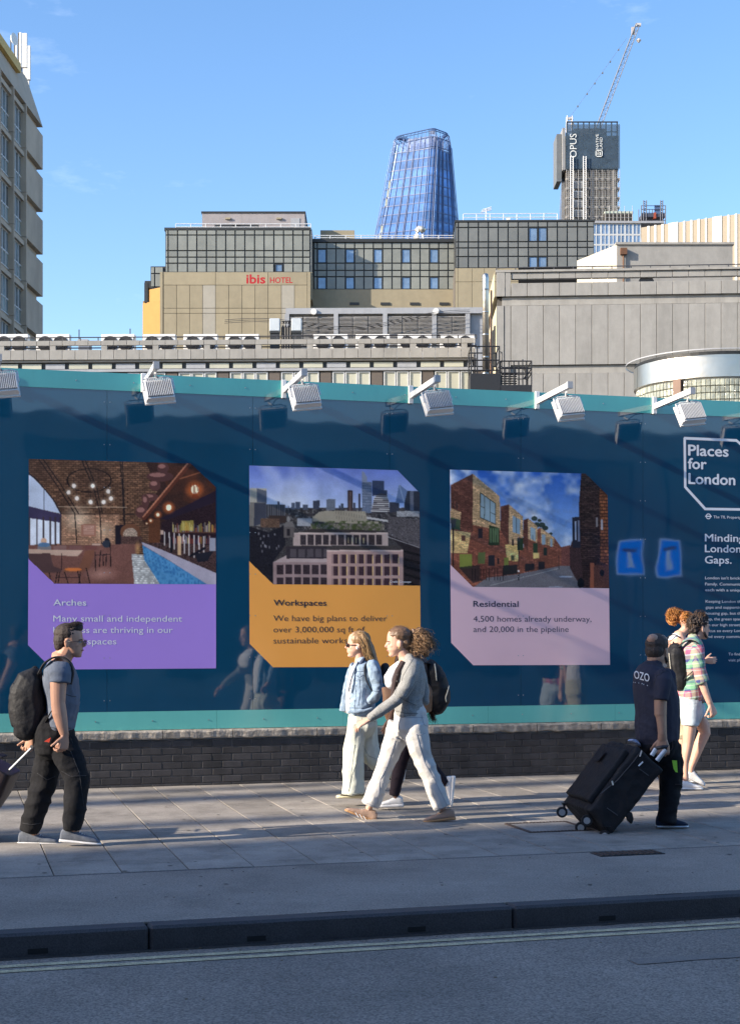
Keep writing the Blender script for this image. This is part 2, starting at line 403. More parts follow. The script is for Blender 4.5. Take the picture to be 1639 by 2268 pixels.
# duct elbow on block B roof
DE = Fac(928, 176, 0); de = DE.thing('roof_duct', 'curved galvanised duct elbow on the hotel roof before the glass tower', 'duct')
b = MB(); zb = DE.z(928, z3(752)); pts = [(-.3, 0, zb - .5), (-.33, 0, zb + .5), (-.25, 0, zb + 1.0), (.0, 0, zb + 1.3), (.3, -.1, zb + 1.25), (.5, -.2, zb + .95)]
b.tube(pts, [.36, .34, .35, .35, .35, .38], mat('galvanised', (.55, .54, .50), .4, .2, 2, metal=.6), 12); b.build('duct_bend', de, smooth=True)
b = MB(); b.tube([(.5, 0, zb), (.45, 0, zb + .6)], .12, white_metal, 8); b.build('duct_stub', de)

# ------------------------------------------------------------------ GLASS TOWER
tw_glass = mat('blue_tower_glass', (.085, .19, .42), .12, .45, .16, stretch=(1, 1, 2.2), spec=.8, rnd=.22, metal=.25)
tw_glass2 = mat('pale_tower_glass', (.16, .22, .40), .2, .35, .25, spec=.8, rnd=.15)
tw_line = mat('tower_mullion', (.07, .12, .27), .4, .1)
tw_fin = mat('tower_fin', (.12, .20, .38), .3, .15, metal=.2)
GT = thing('glass_tower', 'blue glass skyscraper tapering to an open rounded crown', 'skyscraper', ((948 - CX) / F * 500, 500, 0))
def gt_pts(z, grow=0.0, n=7):
    k = (z - 131.8) / (163 - 131.8)
    k = max(-1.0, k) if k < 0 else k
    m = .1515
    cx0 = GT.location.x
    Lp = (825 + 38 * k + (-4 * (1 - k) ** 2 if k < 0 else 0)); Cp = 948 + 14 * k; Rp = 1023 - 19 * k
    q = lambda px, Y: ((px - CX) / F * Y - cx0, Y - 500)
    L = Vector(q(Lp, 507.3)); C = Vector(q(Cp, 500)); R = Vector(q(Rp, 508)); R2 = R + Vector((-6, 15)); L2 = L + Vector((6, 15))
    poly = [L, C, R, R2, L2]; out = []
    rad = [.18, .12, .25, .3, .3]
    for i, p in enumerate(poly):
        a = poly[i - 1]; c = poly[(i + 1) % 5]
        s = p + (a - p) * rad[i]; e = p + (c - p) * rad[i]
        for t in range(n):
            u = t / (n - 1); out.append((1 - u) ** 2 * s + 2 * u * (1 - u) * p + u * u * e)
    cen = sum(out, Vector((0, 0))) / len(out)
    return [cen + (p - cen) * (1 + grow) for p in out]
def gt_ring(z, grow=0): return [Vector((p.x, p.y, z)) for p in gt_pts(z, grow)]
levels = [0, 60, 110, 126.0] + [129.1 + 3.02 * i for i in range(12)]
for i in range(len(levels) - 1):
    A = gt_ring(levels[i] + (.12 if i > 2 else 0)); B = gt_ring(levels[i + 1] - .12); n = len(A)
    b = MB(); b.add(A + B, [[k, (k + 1) % n, n + (k + 1) % n, n + k] for k in range(n)], tw_glass)
    b.build('storey_glazing', GT)
b = MB()
for i in range(2, len(levels)):
    A = gt_ring(levels[i] - .16, .012); B = gt_ring(levels[i] + .16, .012); n = len(A)
    b.add(A + B, [[k, (k + 1) % n, n + (k + 1) % n, n + k] for k in range(n)], tw_line)
b.build('floor_bands', GT)
def gt_lerp(z, side, u, grow):
    P = gt_pts(z, grow); n = 7
    # side 0: front left face between corner L and corner C ; 1: between C and R
    a = P[side * n + n - 1]; c = P[side * n + n]
    p = a + (c - a) * u
    return Vector((p.x, p.y, z))
b = MB()
zt = levels[-1]
for side, us in ((0, (0, .16, .33, .36, .52, .55, .7, .85, 1)), (1, (0, .2, .27, .45, .52, .8, 1))):
    for u in us:
        b.tube([gt_lerp(z, side, u, .014) for z in (110, 130, 145, zt + 4.5)], .12, tw_line, 4)
for idx in (1, 3, 5, 8, 10, 12, 15, 17, 19):
    b.tube([Vector((*gt_pts(z, .014)[idx], z)) for z in (110, 130, 145, zt + 4)], .1, tw_line, 4)
o = b.build('mullions', GT)
# crown: inner box, open ring and ribs
ib = MB(); A = [Vector((p.x * .62 + .4, p.y * .62 + 3, zt - .3)) for p in gt_pts(zt)]; B = [Vector((p.x * .60 + .4, p.y * .6 + 3, zt + 5.0)) for p in gt_pts(zt)]
n = len(A); ib.add(A + B, [[k, (k + 1) % n, n + (k + 1) % n, n + k] for k in range(n)] + [[n + k for k in range(n)]], tw_glass2); ib.build('crown_core', GT)
sc_ = MB(); rz_ = [(zt, .0), (zt + 3.2, -.012), (zt + 5.4, -.05), (zt + 6.4, -.12)]
R = []
for (z, g) in rz_:
    P = gt_pts(min(z, zt + 2), g); R.append([Vector((p.x, p.y, z + (p.x + 8) * .06)) for p in P])
for i in range(3):
    n = len(R[i])
    if i == 0: sc_.add(R[i] + R[i + 1], [[k, (k + 1) % n, n + (k + 1) % n, n + k] for k in range(n)], mat('crown_glass', (.25, .38, .7), .1, .1, alpha=.35, metal=.3))
sc_.build('crown_screen', GT)
cb = MB()
for i in range(4): cb.tube(R[i], .16 if i < 3 else .22, tw_fin, 4, closed=True)
for k in range(0, len(R[0])):
    cb.tube([R[0][k], R[1][k], R[2][k], R[3][k]], .09, tw_line, 4)
    c = Vector((R[3][k].x * .72 + .4, R[3][k].y * .72 + 2.5, R[3][k].z - 1.2)); cb.tube([R[3][k], c], .12, tw_line, 4)
for side in (0, 1):
    for u in np.linspace(0, 1, 9 if side == 0 else 4):
        q = [R[i][side * 7 + 6].lerp(R[i][side * 7 + 7], u) for i in range(4)]; cb.tube(q, .09, tw_line, 4)
cb.build('crown_frame', GT)
# glass fins running past the corners on both flanks
fb = MB()
for idx in (2, 4, 5, 13, 15, 17, 19):
    fb.tube([Vector((*gt_pts(z, .045)[idx], z)) for z in (110, 122, 134, 146, 156, zt + 2.5)], .11, tw_fin, 4)
fb.build('edge_fins', GT)
glint = mat('sunlit_reveal', (.85, .75, .5), .25, .1, metal=.6)  # sun glints on the tower corner, painted as small pale gold plates
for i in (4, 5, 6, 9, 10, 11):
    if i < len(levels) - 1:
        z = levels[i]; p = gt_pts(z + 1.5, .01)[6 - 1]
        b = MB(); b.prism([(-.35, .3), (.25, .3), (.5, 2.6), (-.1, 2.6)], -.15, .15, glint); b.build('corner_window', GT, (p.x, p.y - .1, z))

# ------------------------------------------------------------------ TOWER UNDER CONSTRUCTION + CRANE
x6 = lambda zx: 1232.5 + zx / 4.942
y6 = lambda zy: 32.8 + zy / 4.942
OT = Fac(1252, 560, 0)
ox, oz = (lambda zx: OT.x(x6(zx))), (lambda zy: OT.z(1300, y6(zy)))
ot = OT.thing('tower_under_construction', 'concrete tower under construction, its top storeys wrapped in dark netting', 'skyscraper')
net = mat('dark_netting', (.028, .045, .062), .8, .35, .3, stretch=(1, 1, .3), stain=.3, sscale=.1)
net_sheer = mat('sheer_netting', (.05, .09, .14), .8, .3, .5, alpha=.55)
scaf = mat('scaffold_tube', (.30, .31, .32), .6, .15)
slab_c = mat('raw_concrete', (.27, .26, .245), .9, .15, .3)
deep = mat('tower_interior', (.07, .065, .06), .9, .3, .4)
pbox('netting', ot, ox(95), ox(672), -.6, 12, oz(1700), oz(1330), net)
pbox('netting', ot, ox(100), ox(688), -.7, -.62, oz(1690), oz(1205), net_sheer)
pbox('core', ot, ox(200), ox(560), 3, 12, oz(1330), oz(1215), deep)
b = MB()
for v in range(10):
    x = ox(110 + v * 61); b.box(x - .22, x + .22, -.5, .1, oz(1330), oz(1180), net)
b.box(ox(105), ox(668), -.5, -.2, oz(1184), oz(1170), net); b.box(ox(105), ox(668), -.5, -.2, oz(1290), oz(1280), net)
b.build('top_frame', ot)
sidem = mat('grey_side_screen', (.24, .25, .26), .7, .15, .4)
pbox('side_screen', ot, ox(62), ox(92), -.4, 10, oz(1700), oz(1240), sidem)
pbox('side_screen', ot, ox(5), ox(58), 1.5, 12, oz(1810), oz(1290), mat('dark_side_screen', (.12, .135, .15), .7, .15, .4))
pbox('tower_body', ot, ox(100), ox(672), 1.2, 13, 0, oz(1700), deep)
for k in range(8):
    zc_ = oz(1795 + k * 104)
    pbox('floor_slab', ot, ox(100), ox(690), -.2, 13, zc_ - .35, zc_ + .35, slab_c)
    if k < 6:
        pbox('cladding_panel', ot, ox(178), ox(286), -.5, -.25, oz(1905 + k * 104), oz(1832 + k * 104), sidem)
        pbox('cladding_panel', ot, ox(178), ox(286), -.55, -.25, oz(1838 + k * 104), oz(1828 + k * 104), white_frame)
for zx in (395, 612): pbox('column', ot, ox(zx) - .55, ox(zx) + .55, -.25, .5, 0, oz(1702), slab_c)
b = MB()
zlo = oz(2500)
for v in range(28):
    x = ox(105 + v * 21.5); b.tube([(x, -.8 + (v % 3) * .5, zlo), (x, -.8 + (v % 3) * .5, oz(1702))], .09, scaf, 4)
for v in range(40):
    z = oz(1715 + v * 21); b.tube([(ox(100), -.8, z), (ox(690), -.8, z)], .07, scaf, 4)
for v in range(10):
    b.tube([(ox(20 + v * 6), 3, zlo), (ox(60 + v * 8), 2, oz(1810))], .09, scaf, 4)
for m0 in (145, 285):
    for dx in (0, 30):
        b.tube([(ox(m0 + dx), -1.4, zlo), (ox(m0 + dx), -1.4, oz(1560))], .14, rail_white, 4)
    for v in range(34): b.tube([(ox(m0), -1.4, oz(1565 + v * 24)), (ox(m0 + 30), -1.4, oz(1577 + v * 24))], .1, rail_white, 4)
so = b.build('scaffolding', ot)
let = mat('white_print', (.62, .66, .66), .8, .1)
def rot_text(txt, parent, cx0, z0, L, H, y):
    me = text_mesh(txt, L, H, let, 0)
    o = link('lettering', me, parent, (cx0, y, z0)); o.rotation_euler = (0, -math.pi / 2, 0)
    return o
rot_text('OPUS', ot, ox(212), oz(1570), oz(1310) - oz(1570), ox(215) - ox(138), -.95)
rot_text('NATIVE', ot, ox(453), oz(1480), oz(1315) - oz(1480), ox(450) - ox(418), -.95)
rot_text('LAND', ot, ox(495), oz(1480), oz(1350) - oz(1480), ox(495) - ox(462), -.95)
b = MB()
X0, X1, Z0, Z1 = ox(420), ox(496), oz(1563), oz(1487)
for (a, c, d, e) in ((X0, X1, Z0, Z0 + .35), (X0, X1, Z1 - .35, Z1), (X0, X0 + .35, Z0, Z1), (X1 - .35, X1, Z0, Z1)): b.box(a, c, -.95, -.9, d, e, let)
b.tube([(ox(446), -.93, oz(1540)), (ox(446), -.93, oz(1505)), (ox(470), -.93, oz(1512)), (ox(470), -.93, oz(1545))], .18, let, 4)
b.build('square_logo', ot)
# podium with pale edge
pbox('podium', ot, ox(510), ox(820), -2, 8, 0, oz(2190), deep); pbox('podium_edge', ot, ox(515), ox(825), -2.3, 8, oz(2190), oz(2168), mat('pale_green_edge', (.42, .48, .40), .8, .1))
b = MB()
for v in range(8):
    x = ox(520 + v * 42); b.tube([(x, -2.4, oz(2500)), (x, -2.4, oz(2110 if v % 2 else 2165))], .1, scaf, 4)
for v in range(6): b.tube([(ox(515), -2.4, oz(2200 + 40 * v)), (ox(822), -2.4, oz(2200 + 40 * v))], .08, scaf, 4)
b.build('podium_scaffold', ot)
# crane
cr = OT.thing('tower_crane', 'luffing tower crane with a raised lattice jib above the netted tower', 'crane')
crm = mat('crane_paint', (.13, .14, .16), .5, .2); crw = mat('crane_white', (.55, .53, .52), .5, .1)
def latt(b, p0, p1, w, n, m, r=.1):
    p0, p1 = Vector(p0), Vector(p1); t = (p1 - p0).normalized(); u = t.cross(Vector((0, 1, 0))).normalized(); d = Vector((0, 1, 0))
    cs = [(-1, -1), (1, -1), (1, 1), (-1, 1)]
    for (i, j) in cs: b.tube([p0 + u * i * w / 2 + d * j * w / 2, p1 + u * i * w / 2 * .85 + d * j * w / 2], r * (1.5 if i > 0 else 1), m, 4)
    for k in range(n):
        a = p0.lerp(p1, k / n); c = p0.lerp(p1, (k + 1) / n); s = 1 if k % 2 else -1
        b.tube([a + u * s * w / 2 - d * w / 2, c - u * s * w / 2 - d * w / 2], r * .6, m, 3)
        b.tube([a - u * w / 2 - d * w / 2, a + u * w / 2 - d * w / 2], r * .6, m, 3)
b = MB(); latt(b, (ox(445), 3, oz(1270)), (ox(900), 3, oz(75)), ox(50) - ox(0), 34, crm, .13); b.build('jib', cr)
b = MB(); b.box(ox(885), ox(935), 2.5, 3.5, oz(90), oz(60), crw); b.build('jib_head', cr)
b = MB(); b.box(ox(828), ox(868), 2.2, 2.6, oz(190), oz(105), mat('crane_flag', (.45, .42, .42), .8)); b.build('sign_board', cr)
b = MB(); latt(b, (ox(150), 3, oz(1330)), (ox(150), 3, oz(1085)), 2.2, 8, crw, .14); b.tube([(ox(215), 3, oz(1200)), (ox(160), 3, oz(1090))], .2, crw, 4)
b.box(ox(120), ox(190), 2.6, 3.6, oz(1115), oz(1095), crw); b.build('counter_frame', cr)
b = MB(); b.tube([(ox(160), 3, oz(1080)), (ox(242), 3, oz(972)), (ox(780), 3, oz(220))], .055, crm, 3)
for (a, c) in ((242, 972), (345, 835), (430, 720), (515, 605), (600, 480), (690, 350)): b.box(ox(a) - .25, ox(a) + .25, 2.8, 3.2, oz(c) - .3, oz(c) + .3, crm)
b.build('pendant_rope', cr)
b = MB(); b.tube([(ox(912), 3, oz(85)), (ox(912), 3, oz(225))], .03, crm, 3); b.tube([(ox(912), 3, oz(270)), (ox(912), 3, oz(245)), (ox(912), 3, oz(222))], [.3, 1.0, .3], crw, 8); b.build('hook_block', cr)

# small scaffold hoist
SH = Fac(1419, 400, 0); sh = SH.thing('hoist_scaffold', 'dark scaffold hoist platform on the roof beside the unfinished tower', 'scaffold')
b = MB(); sx_ = lambda zx: SH.x(x6(zx)); sz_ = lambda zy: SH.z(1440, y6(zy))
dk = mat('dark_scaffold', (.05, .06, .09), .6, .2)
for zx in (925, 950, 980, 1135, 1158, 1188): b.tube([(sx_(zx), 0, sz_(2420)), (sx_(zx), 0, sz_(2085 if zx in (925, 1188) else 2030))], .14, dk, 4)
for zx in (925, 1040, 1075, 1188): b.tube([(sx_(zx), 4, sz_(2420)), (sx_(zx), 4, sz_(2085))], .12, dk, 4)
for k in range(14):
    for a in (950, 1135): b.tube([(sx_(a), 0, sz_(2040 + k * 24)), (sx_(a + 28), 0, sz_(2052 + k * 24))], .1, dk, 4)
for k in range(6): b.tube([(sx_(925), 0, sz_(2090 + 40 * k)), (sx_(1188), 0, sz_(2090 + 40 * k))], .09, dk, 4)
b.build('scaffold_tubes', sh)
pbox('platform', sh, sx_(930), sx_(1186), 0, 4, sz_(2215), sz_(2175), dk); pbox('netting', sh, sx_(1070), sx_(1130), .2, .4, sz_(2160), sz_(2080), mat('blue_net', (.05, .10, .22), .8))
pbox('hoist_cage', sh, sx_(1060), sx_(1085), -.2, 2, sz_(2230), sz_(2165), mat('red_oxide', (.30, .06, .03), .7))

# ------------------------------------------------------------------ WINDOW BLOCK (white grid)
x4 = lambda zx: 983.4 + zx / 2.5
y4 = lambda zy: 426.1 + zy / 2.5
WB = Fac(1312, 260, 0); wb = WB.thing('office_block', 'distant office block with a white grid of windows', 'building')
wx = [WB.x(x4(v)) for v in (815, 868, 913, 957, 1001, 1044, 1088)]; wz = [WB.z(1360, y4(v)) for v in (172, 234, 290, 345, 402, 460)]
core(wb, wx[0], wx[-1], .2, 10, 0, wz[0] + .3, deep)
pbox('roof_cap', wb, wx[0] - .2, wx[-1] + 4, -.3, 10, wz[0], WB.z(1360, y4(160)), grey_metal)
for i in range(6):
    for j in range(5):
        window(wb, wx[i], wx[i + 1], wz[j + 1], wz[j] - .01, .1, white_frame, window_glass, .14, mull=1)

# ------------------------------------------------------------------ RIBBED WHITE BUILDING
RB = Fac(1417, 125, -30); rb = RB.thing('ribbed_building', 'sunlit building with a curved wall of white and beige vertical ribs', 'building')
ribw = mat('white_rib', (.58, .58, .56), .6, .04, rnd=.03); ribb = mat('beige_rib', (.31, .265, .20), .8, .06, rnd=.05)
rt = RB.z(1417, 502)
edges = [1085, 1120, 1132, 1158, 1170, 1198, 1210, 1238, 1290, 1318, 1330, 1358, 1370, 1398, 1410, 1440, 1450, 1480, 1533, 1563, 1575, 1605, 1618, 1650, 1662, 1690, 1702, 1730]
core(rb, 0, RB.x(x4(1730)), .35, 9, 0, rt - .4, ribb)
for i in range(len(edges) - 1):
    a, c = RB.x(x4(edges[i])), RB.x(x4(edges[i + 1]))
    if i % 2: pbox('rib', rb, a, c, .14, .35, 0, rt, ribw)
    else: pbox('panel', rb, a, c, .2, .35, 0, rt - .03, ribb)

# ------------------------------------------------------------------ ROOF BOX (concrete) behind the slab-sided block
CB = Fac(x4(955), 92, 0); cbx = CB.thing('rooftop_block', 'plain concrete rooftop block with a rusty downpipe and sunlit left side', 'building')
b = MB(); xq0, xq1 = 0, CB.x(x4(1595)); zq0, zq1 = CB.z(1380, y4(440)), CB.z(1400, y4(290))
b.prism([(xq0, zq0 - 6), (xq1, zq0 - 6), (xq1, zq1), (xq0, zq1)], 0, 5, concrete); b.build('wall', cbx)
pbox('coping', cbx, xq0 - .08, xq1 + .1, -.1, 5, zq1, zq1 + .14, concrete_band)
b = MB(); lm = mat('sunny_render', (.50, .46, .37), .85, .1, 1); b.poly([(0, -.001, zq0 - 6), (0, -.001, zq1), (-1.9, 4, zq1), (-1.9, 4, zq0 - 6)][::-1], lm); b.build('side_wall', cbx)  # side wall paler than the concrete: sunlight painted into its colour
b = MB(); rust = mat('rust_pipe', (.13, .06, .03), .7, .3, 5); xp = CB.x(x4(990)); b.tube([(xp, -.12, zq0 - 1), (xp, -.12, zq1 - .6)], .06, rust, 6); b.box(xp - .2, xp + .2, -.3, -.03, zq1 - .65, zq1 - .25, rust); b.build('downpipe', cbx)

# ------------------------------------------------------------------ CONCRETE SLAB BLOCK on the right
BR = Fac(x4(290), 80, -3.6); br = BR.thing('concrete_panel_block', 'big windowless block clad in tall grey concrete panels', 'building')
byz = lambda zy: BR.z(1175, y4(zy))
bX = lambda zx: BR.x(x4(zx))
xe = bX(1900)
zr_ = [byz(v) for v in (440, 476, 502, 574, 626, 955, 1003, 1180)]
core(br, .05, xe, .35, 12, 0, zr_[3] + .3, joint_dark)
pbox('parapet_core', br, .4, xe, .5, .7, zr_[3], zr_[2] - .1, concrete)
pbox('coping', br, -.05, xe, -.02, .5, zr_[0], byz(428), concrete_band)
cols = [370 + 89.5 * k for k in range(17)]
for i in range(len(cols) - 1):
    a, c = bX(cols[i]) + .012, bX(cols[i + 1]) - .012
    pbox('panel', br, a, c, .08, .38, zr_[1], zr_[0] - .02, concrete, .01)
    pbox('panel', br, a, c, 0, .38, zr_[3], zr_[2], concrete, .01)
    pbox('panel', br, a, c, .05, .35, zr_[5], zr_[4], concrete, .01)
    pbox('panel', br, a, c, .05, .35, zr_[7] - 1, zr_[6], concrete, .01)
pbox('recess_band', br, .3, xe, .18, .34, zr_[4] + .04, zr_[3] - .02, concrete_band)
pbox('recess_band', br, .3, xe, .2, .34, zr_[6] + .03, zr_[5] - .03, concrete_band)
pbox('corner_pier', br, 0, bX(336), 0, .4, zr_[3], zr_[0], concrete, .01); pbox('corner_pier', br, bX(338), bX(368), .02, .4, zr_[3], zr_[0], concrete, .01)
pbox('corner_pier', br, 0, bX(331), .02, .36, 0, zr_[4], concrete, .01); pbox('corner_pier', br, bX(334), bX(368), .05, .36, 0, zr_[4], concrete, .01)
# flank of the concrete block, sunlight put into its warm paler colour
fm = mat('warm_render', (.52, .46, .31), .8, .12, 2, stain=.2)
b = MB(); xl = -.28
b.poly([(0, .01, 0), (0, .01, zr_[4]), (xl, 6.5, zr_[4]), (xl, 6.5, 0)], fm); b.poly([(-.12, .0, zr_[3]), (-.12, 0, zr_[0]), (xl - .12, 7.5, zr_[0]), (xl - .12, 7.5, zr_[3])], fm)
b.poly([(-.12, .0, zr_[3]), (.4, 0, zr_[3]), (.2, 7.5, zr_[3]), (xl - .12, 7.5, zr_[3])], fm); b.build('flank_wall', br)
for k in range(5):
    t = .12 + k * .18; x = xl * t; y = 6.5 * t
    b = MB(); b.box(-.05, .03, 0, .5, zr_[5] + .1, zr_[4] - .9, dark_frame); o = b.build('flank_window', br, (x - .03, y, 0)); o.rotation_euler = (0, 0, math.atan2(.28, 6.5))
rail(br, 0, xe, .15, byz(428), byz(412) - byz(428), rail_dark, 15, 1, .03)
b = MB(); c = bX(1122); b.add([(c + .42 * math.cos(a), .3, zr_[2] - .02 + .42 * math.sin(a)) for a in np.linspace(0, math.pi, 12)] + [(c + .42 * math.cos(a), .5, zr_[2] - .02 + .42 * math.sin(a)) for a in np.linspace(0, math.pi, 12)],
    [list(range(12)), [23 - k for k in range(12)]] + [[k, k + 1, 13 + k, 12 + k] for k in range(11)], rail_dark); b.build('roof_cowl', br)

# ------------------------------------------------------------------ TERRACE BUILDING with condensers
TB = Fac(0, 90, -2.0); tb = TB.thing('terrace_building', 'low concrete panel building with a roof terrace of air conditioning units', 'building')
x5 = lambda zx: zx / 2.778
y5 = lambda zy: 688.3 + zy / 2.778
tz = lambda zy: TB.z(270, y5(zy))
xs0, xs1 = TB.x(-60), TB.x(1055)
tr_ = [tz(v) for v in (182, 212, 240, 300, 315, 352, 378)]
core(tb, xs0, xs1, .5, 14, 0, tr_[3], joint_dark)
cols = [-60 + 28.45 * k for k in range(40)]; cols = [c for c in cols if c < 1050] + [1053]
for i in range(len(cols) - 1):
    a, c = TB.x(cols[i]) + .012, TB.x(cols[i + 1]) - .012
    pbox('panel', tb, a, c, 0, .16, tr_[1], tr_[0], concrete, .008)
    pbox('panel', tb, a, c, -.04, .5, tr_[3], tr_[2], concrete, .008)
    if i % 4 == 2: pbox('upstand', tb, a, a + .35, .02, .3, tr_[2], tr_[1] - .01, concrete)
b = MB(); b.tube([(xs0, .3, tr_[1] - .1), (xs1, .3, tr_[1] - .1)], .04, rail_dark, 5); b.build('lower_rail', tb)
rail(tb, xs0, xs1, .25, tr_[0], tz(158) - tr_[0], rail_dark, 28, 1, .035)
pbox('soffit_band', tb, xs0, xs1, .1, .5, tr_[4] + .02, tr_[3] - .02, concrete_band)
pbox('transom_back', tb, xs0, xs1, .35, .5, tr_[5] - 6, tr_[4], dark_frame)
i = 0; x = -60
while x < 1050:
    w = 50; a, c = TB.x(x) + .1, TB.x(min(x + w, 1050)) - .1
    pbox('transom', tb, a, c, .25, .34, tr_[5], tr_[4] - .06, pale_blind if i % 3 else grey_metal)
    x += w + 2; i += 1
pbox('transom_band', tb, xs0, xs1, .12, .34, tr_[6] + .05, tr_[5] - .05, grey_metal)
x = -60; i = 0
while x < 1050:
    w = 28.4; a, c = TB.x(x) + .06, TB.x(x + w) - .06
    if i % 4 == 3: pbox('vent_panel', tb, a, c, .24, .33, tr_[6] - 4, tr_[6], brown_vent)
    else: window(tb, a - .04, c + .04, tr_[6] - 4, tr_[6], .33, white_frame, pale_blind, .07)
    x += w; i += 1
# condensers
fan_dark = mat('fan_shroud', (.02, .02, .022), .6, .2)
def condenser(i, p0, p1, lab):
    y = 1.1; o = TB.O; a, c = TB.x(p0, y), TB.x(p1, y); w = c - a; h = .95 * w / 2.0 + .05; zb = tz(238)
    M = Matrix.Rotation(TB.a, 4, 'Z'); loc = TB.O + M @ Vector((a, y, 0)); loc.z = zb
    t = thing('condenser_unit', lab, 'air conditioner', loc, TB.a, 'condenser units along the terrace')
    top = TB.z((p0 + p1) / 2, 740, y) - zb
    pbox('casing', t, 0, w, 0, .5, .05, top, white_metal, .02)
    for k in (.27, .73):
        b = MB(); b.disc((w * k, -.02, top * .5), (0, 1, 0), .40 * top, .05, fan_dark, 20)
        for q in range(4):
            r = .38 * top * (q + 1) / 4.2; b.tube([(w * k + r * math.cos(u), -.06, top * .5 + r * math.sin(u)) for u in np.linspace(0, 2 * math.pi, 20)[:-1]], .012, rail_dark, 3, closed=True)
        b.build('fan_grille', t)
    b = MB()
    for k in (.06, .94): b.box(w * k - .05, w * k + .05, .02, .48, 0, .05, dark_frame)
    b.build('feet', t)
clab = ['white condenser unit at the left edge under the brown tower', 'white condenser unit just right of the brown tower', 'white condenser unit against the open sky beside the ochre wall',
        'white condenser unit in front of the ochre hotel corner', 'white condenser unit below the left part of the beige hotel wall', 'white condenser unit left of the pair of pale upright cabinets',
        'first white condenser unit right of the upright cabinets', 'second white condenser unit right of the upright cabinets', 'third white condenser unit right of the upright cabinets', 'white condenser unit nearest the steel flue']
for i, (a, c) in enumerate(((-10, 63), (81, 155), (225, 299), (318, 389), (407, 482), (500, 574), (694, 770), (788, 863), (881, 956), (974, 1051))): condenser(i, a, c, clab[i])
# small dark plant box, pipes, masts and wires on the terrace
M = Matrix.Rotation(TB.a, 4, 'Z')
def tloc(px, y, z): v = TB.O + M @ Vector((TB.x(px, y), y, 0)); v.z = z; return v
t = thing('plant_box', 'small blue grey plant box behind the terrace rail below the sky', 'plant box', tloc(174, 1.2, tz(235)), TB.a)
pbox('box_body', t, 0, .72, 0, .6, 0, tz(160) - tz(235), mat('slate_metal', (.16, .18, .22), .5, .1), .03); pbox('box_lid', t, -.03, .6, -.03, .6, tz(160) - tz(235), tz(150) - tz(235), grey_metal)
for px, zt_, lab in ((176, 85, 'thin dark mast on the terrace left of the sky gap'), (289, 82, 'thin dark mast on the terrace right of the sky gap')):
    o = MB(); o.tube([(0, 0, 0), (0, 0, tz(zt_) - tz(240))], .035, rail_dark, 5); tag(o.build('roof_mast', None, tloc(px, 1.4, tz(240))), lab, 'mast')
cab = mat('pale_cabinet', (.46, .51, .55), .5, .08)
y6b = lambda zy: 655.6 + zy / 2.778
for px0, px1, lab in ((597, 620, 'left of two pale upright cabinets on black stands'), (645.5, 668, 'right of two pale upright cabinets on black stands')):
    t = thing('equipment_cabinet', lab, 'cabinet', tloc(px0, 1.6, tz(238)), TB.a, 'pale cabinets on the terrace')
    w = (px1 - px0) * .0273; z0 = TB.z(600, y6b(215), 1.6) - tz(238); z1 = TB.z(600, y6b(137), 1.6) - tz(238)
    pbox('cabinet_body', t, 0, w, 0, .5, z0, z1, cab, .03); pbox('stand', t, .03, w - .03, .05, .45, 0, z0 - .15, dark_frame); pbox('cabinet_base', t, .02, w - .02, 0, .45, z0 - .12, z0 - .02, dark_frame)
t = MB()
for k in range(4):
    t.tube([(k * .16, 0, 0), (k * .16, 0, 1.6), (k * .16 + .05, -.02, 2.0)], .09, black_steel, 8)
tag(t.build('black_pipe_bundle', None, tloc(627, 1.8, tz(238))), 'bundle of fat black hoses between the pale cabinets', 'hoses')

# louvred plant floor behind the terrace
LV = Fac(633, 101, -1.2); lv = LV.thing('louvred_plant_floor', 'grey metal plant enclosure with bays of horizontal louvres behind the terrace', 'plant enclosure')
lz = lambda zy: LV.z(850, y6b(zy)); lx = lambda zx: LV.x(590 + zx / 2.778)
core(lv, 0, lx(1330), .4, 8, 0, lz(75), grey_metal)
pbox('fascia', lv, 0, lx(1330), .1, .4, lz(106), lz(70), grey_metal)
ed = [(130, 222), (226, 318), (322, 415), (440, 528), (532, 622), (626, 718), (740, 833), (837, 928), (932, 1020), (1045, 1138), (1142, 1233)]
for (a, c) in ed:
    X0, X1 = lx(a), lx(c); b = MB(); z0, z1 = lz(290), lz(112); n = 22
    for k in range(n):
        z = z0 + (z1 - z0) * k / n; b.add([(X0, .30, z), (X1, .30, z), (X1, .14, z - .10), (X0, .14, z - .10)], [[0, 1, 2, 3]], louvre_m)
        b.add([(X0, .14, z - .10), (X1, .14, z - .10), (X1, .14, z - .07), (X0, .14, z - .07)], [[0, 1, 2, 3]], louvre_m)
    f = pbox('louvre_bay', lv, X0, X1, .31, .38, z0, z1, joint_dark)
    o = b.build('louvre_blades', f, (-(X0 + X1) / 2, -.345, -(z0 + z1) / 2))
for zx in (127, 428, 730, 1033, 1238): pbox('post', lv, lx(zx) - .15, lx(zx) + .15, .1, .4, lz(290), lz(106), grey_metal)
for zx in (292, 1043):
    b = MB(); b.tube([(0, 0, 0), (0, -.15, 0)], .2, white_metal, 12); o = b.build('round_lamp', lv, (lx(zx), .1, lz(94)))
b = MB()
for s in range(3):
    P = []
    for k in range(24):
        u = k / 23; P.append((lx(-250 + 1500 * u), -.4 - .1 * s, lz(150 - 45 * u + s * 12) - .5 * math.sin(math.pi * u) + .25 * math.sin(9 * u)))
    b.tube(P, .018, rail_dark, 3)
tag(b.build('overhead_cable', None, (LV.O.x, LV.O.y, 0), rot=(0, 0, LV.a)), 'thin sagging cables strung across the louvred plant floor', 'cable')

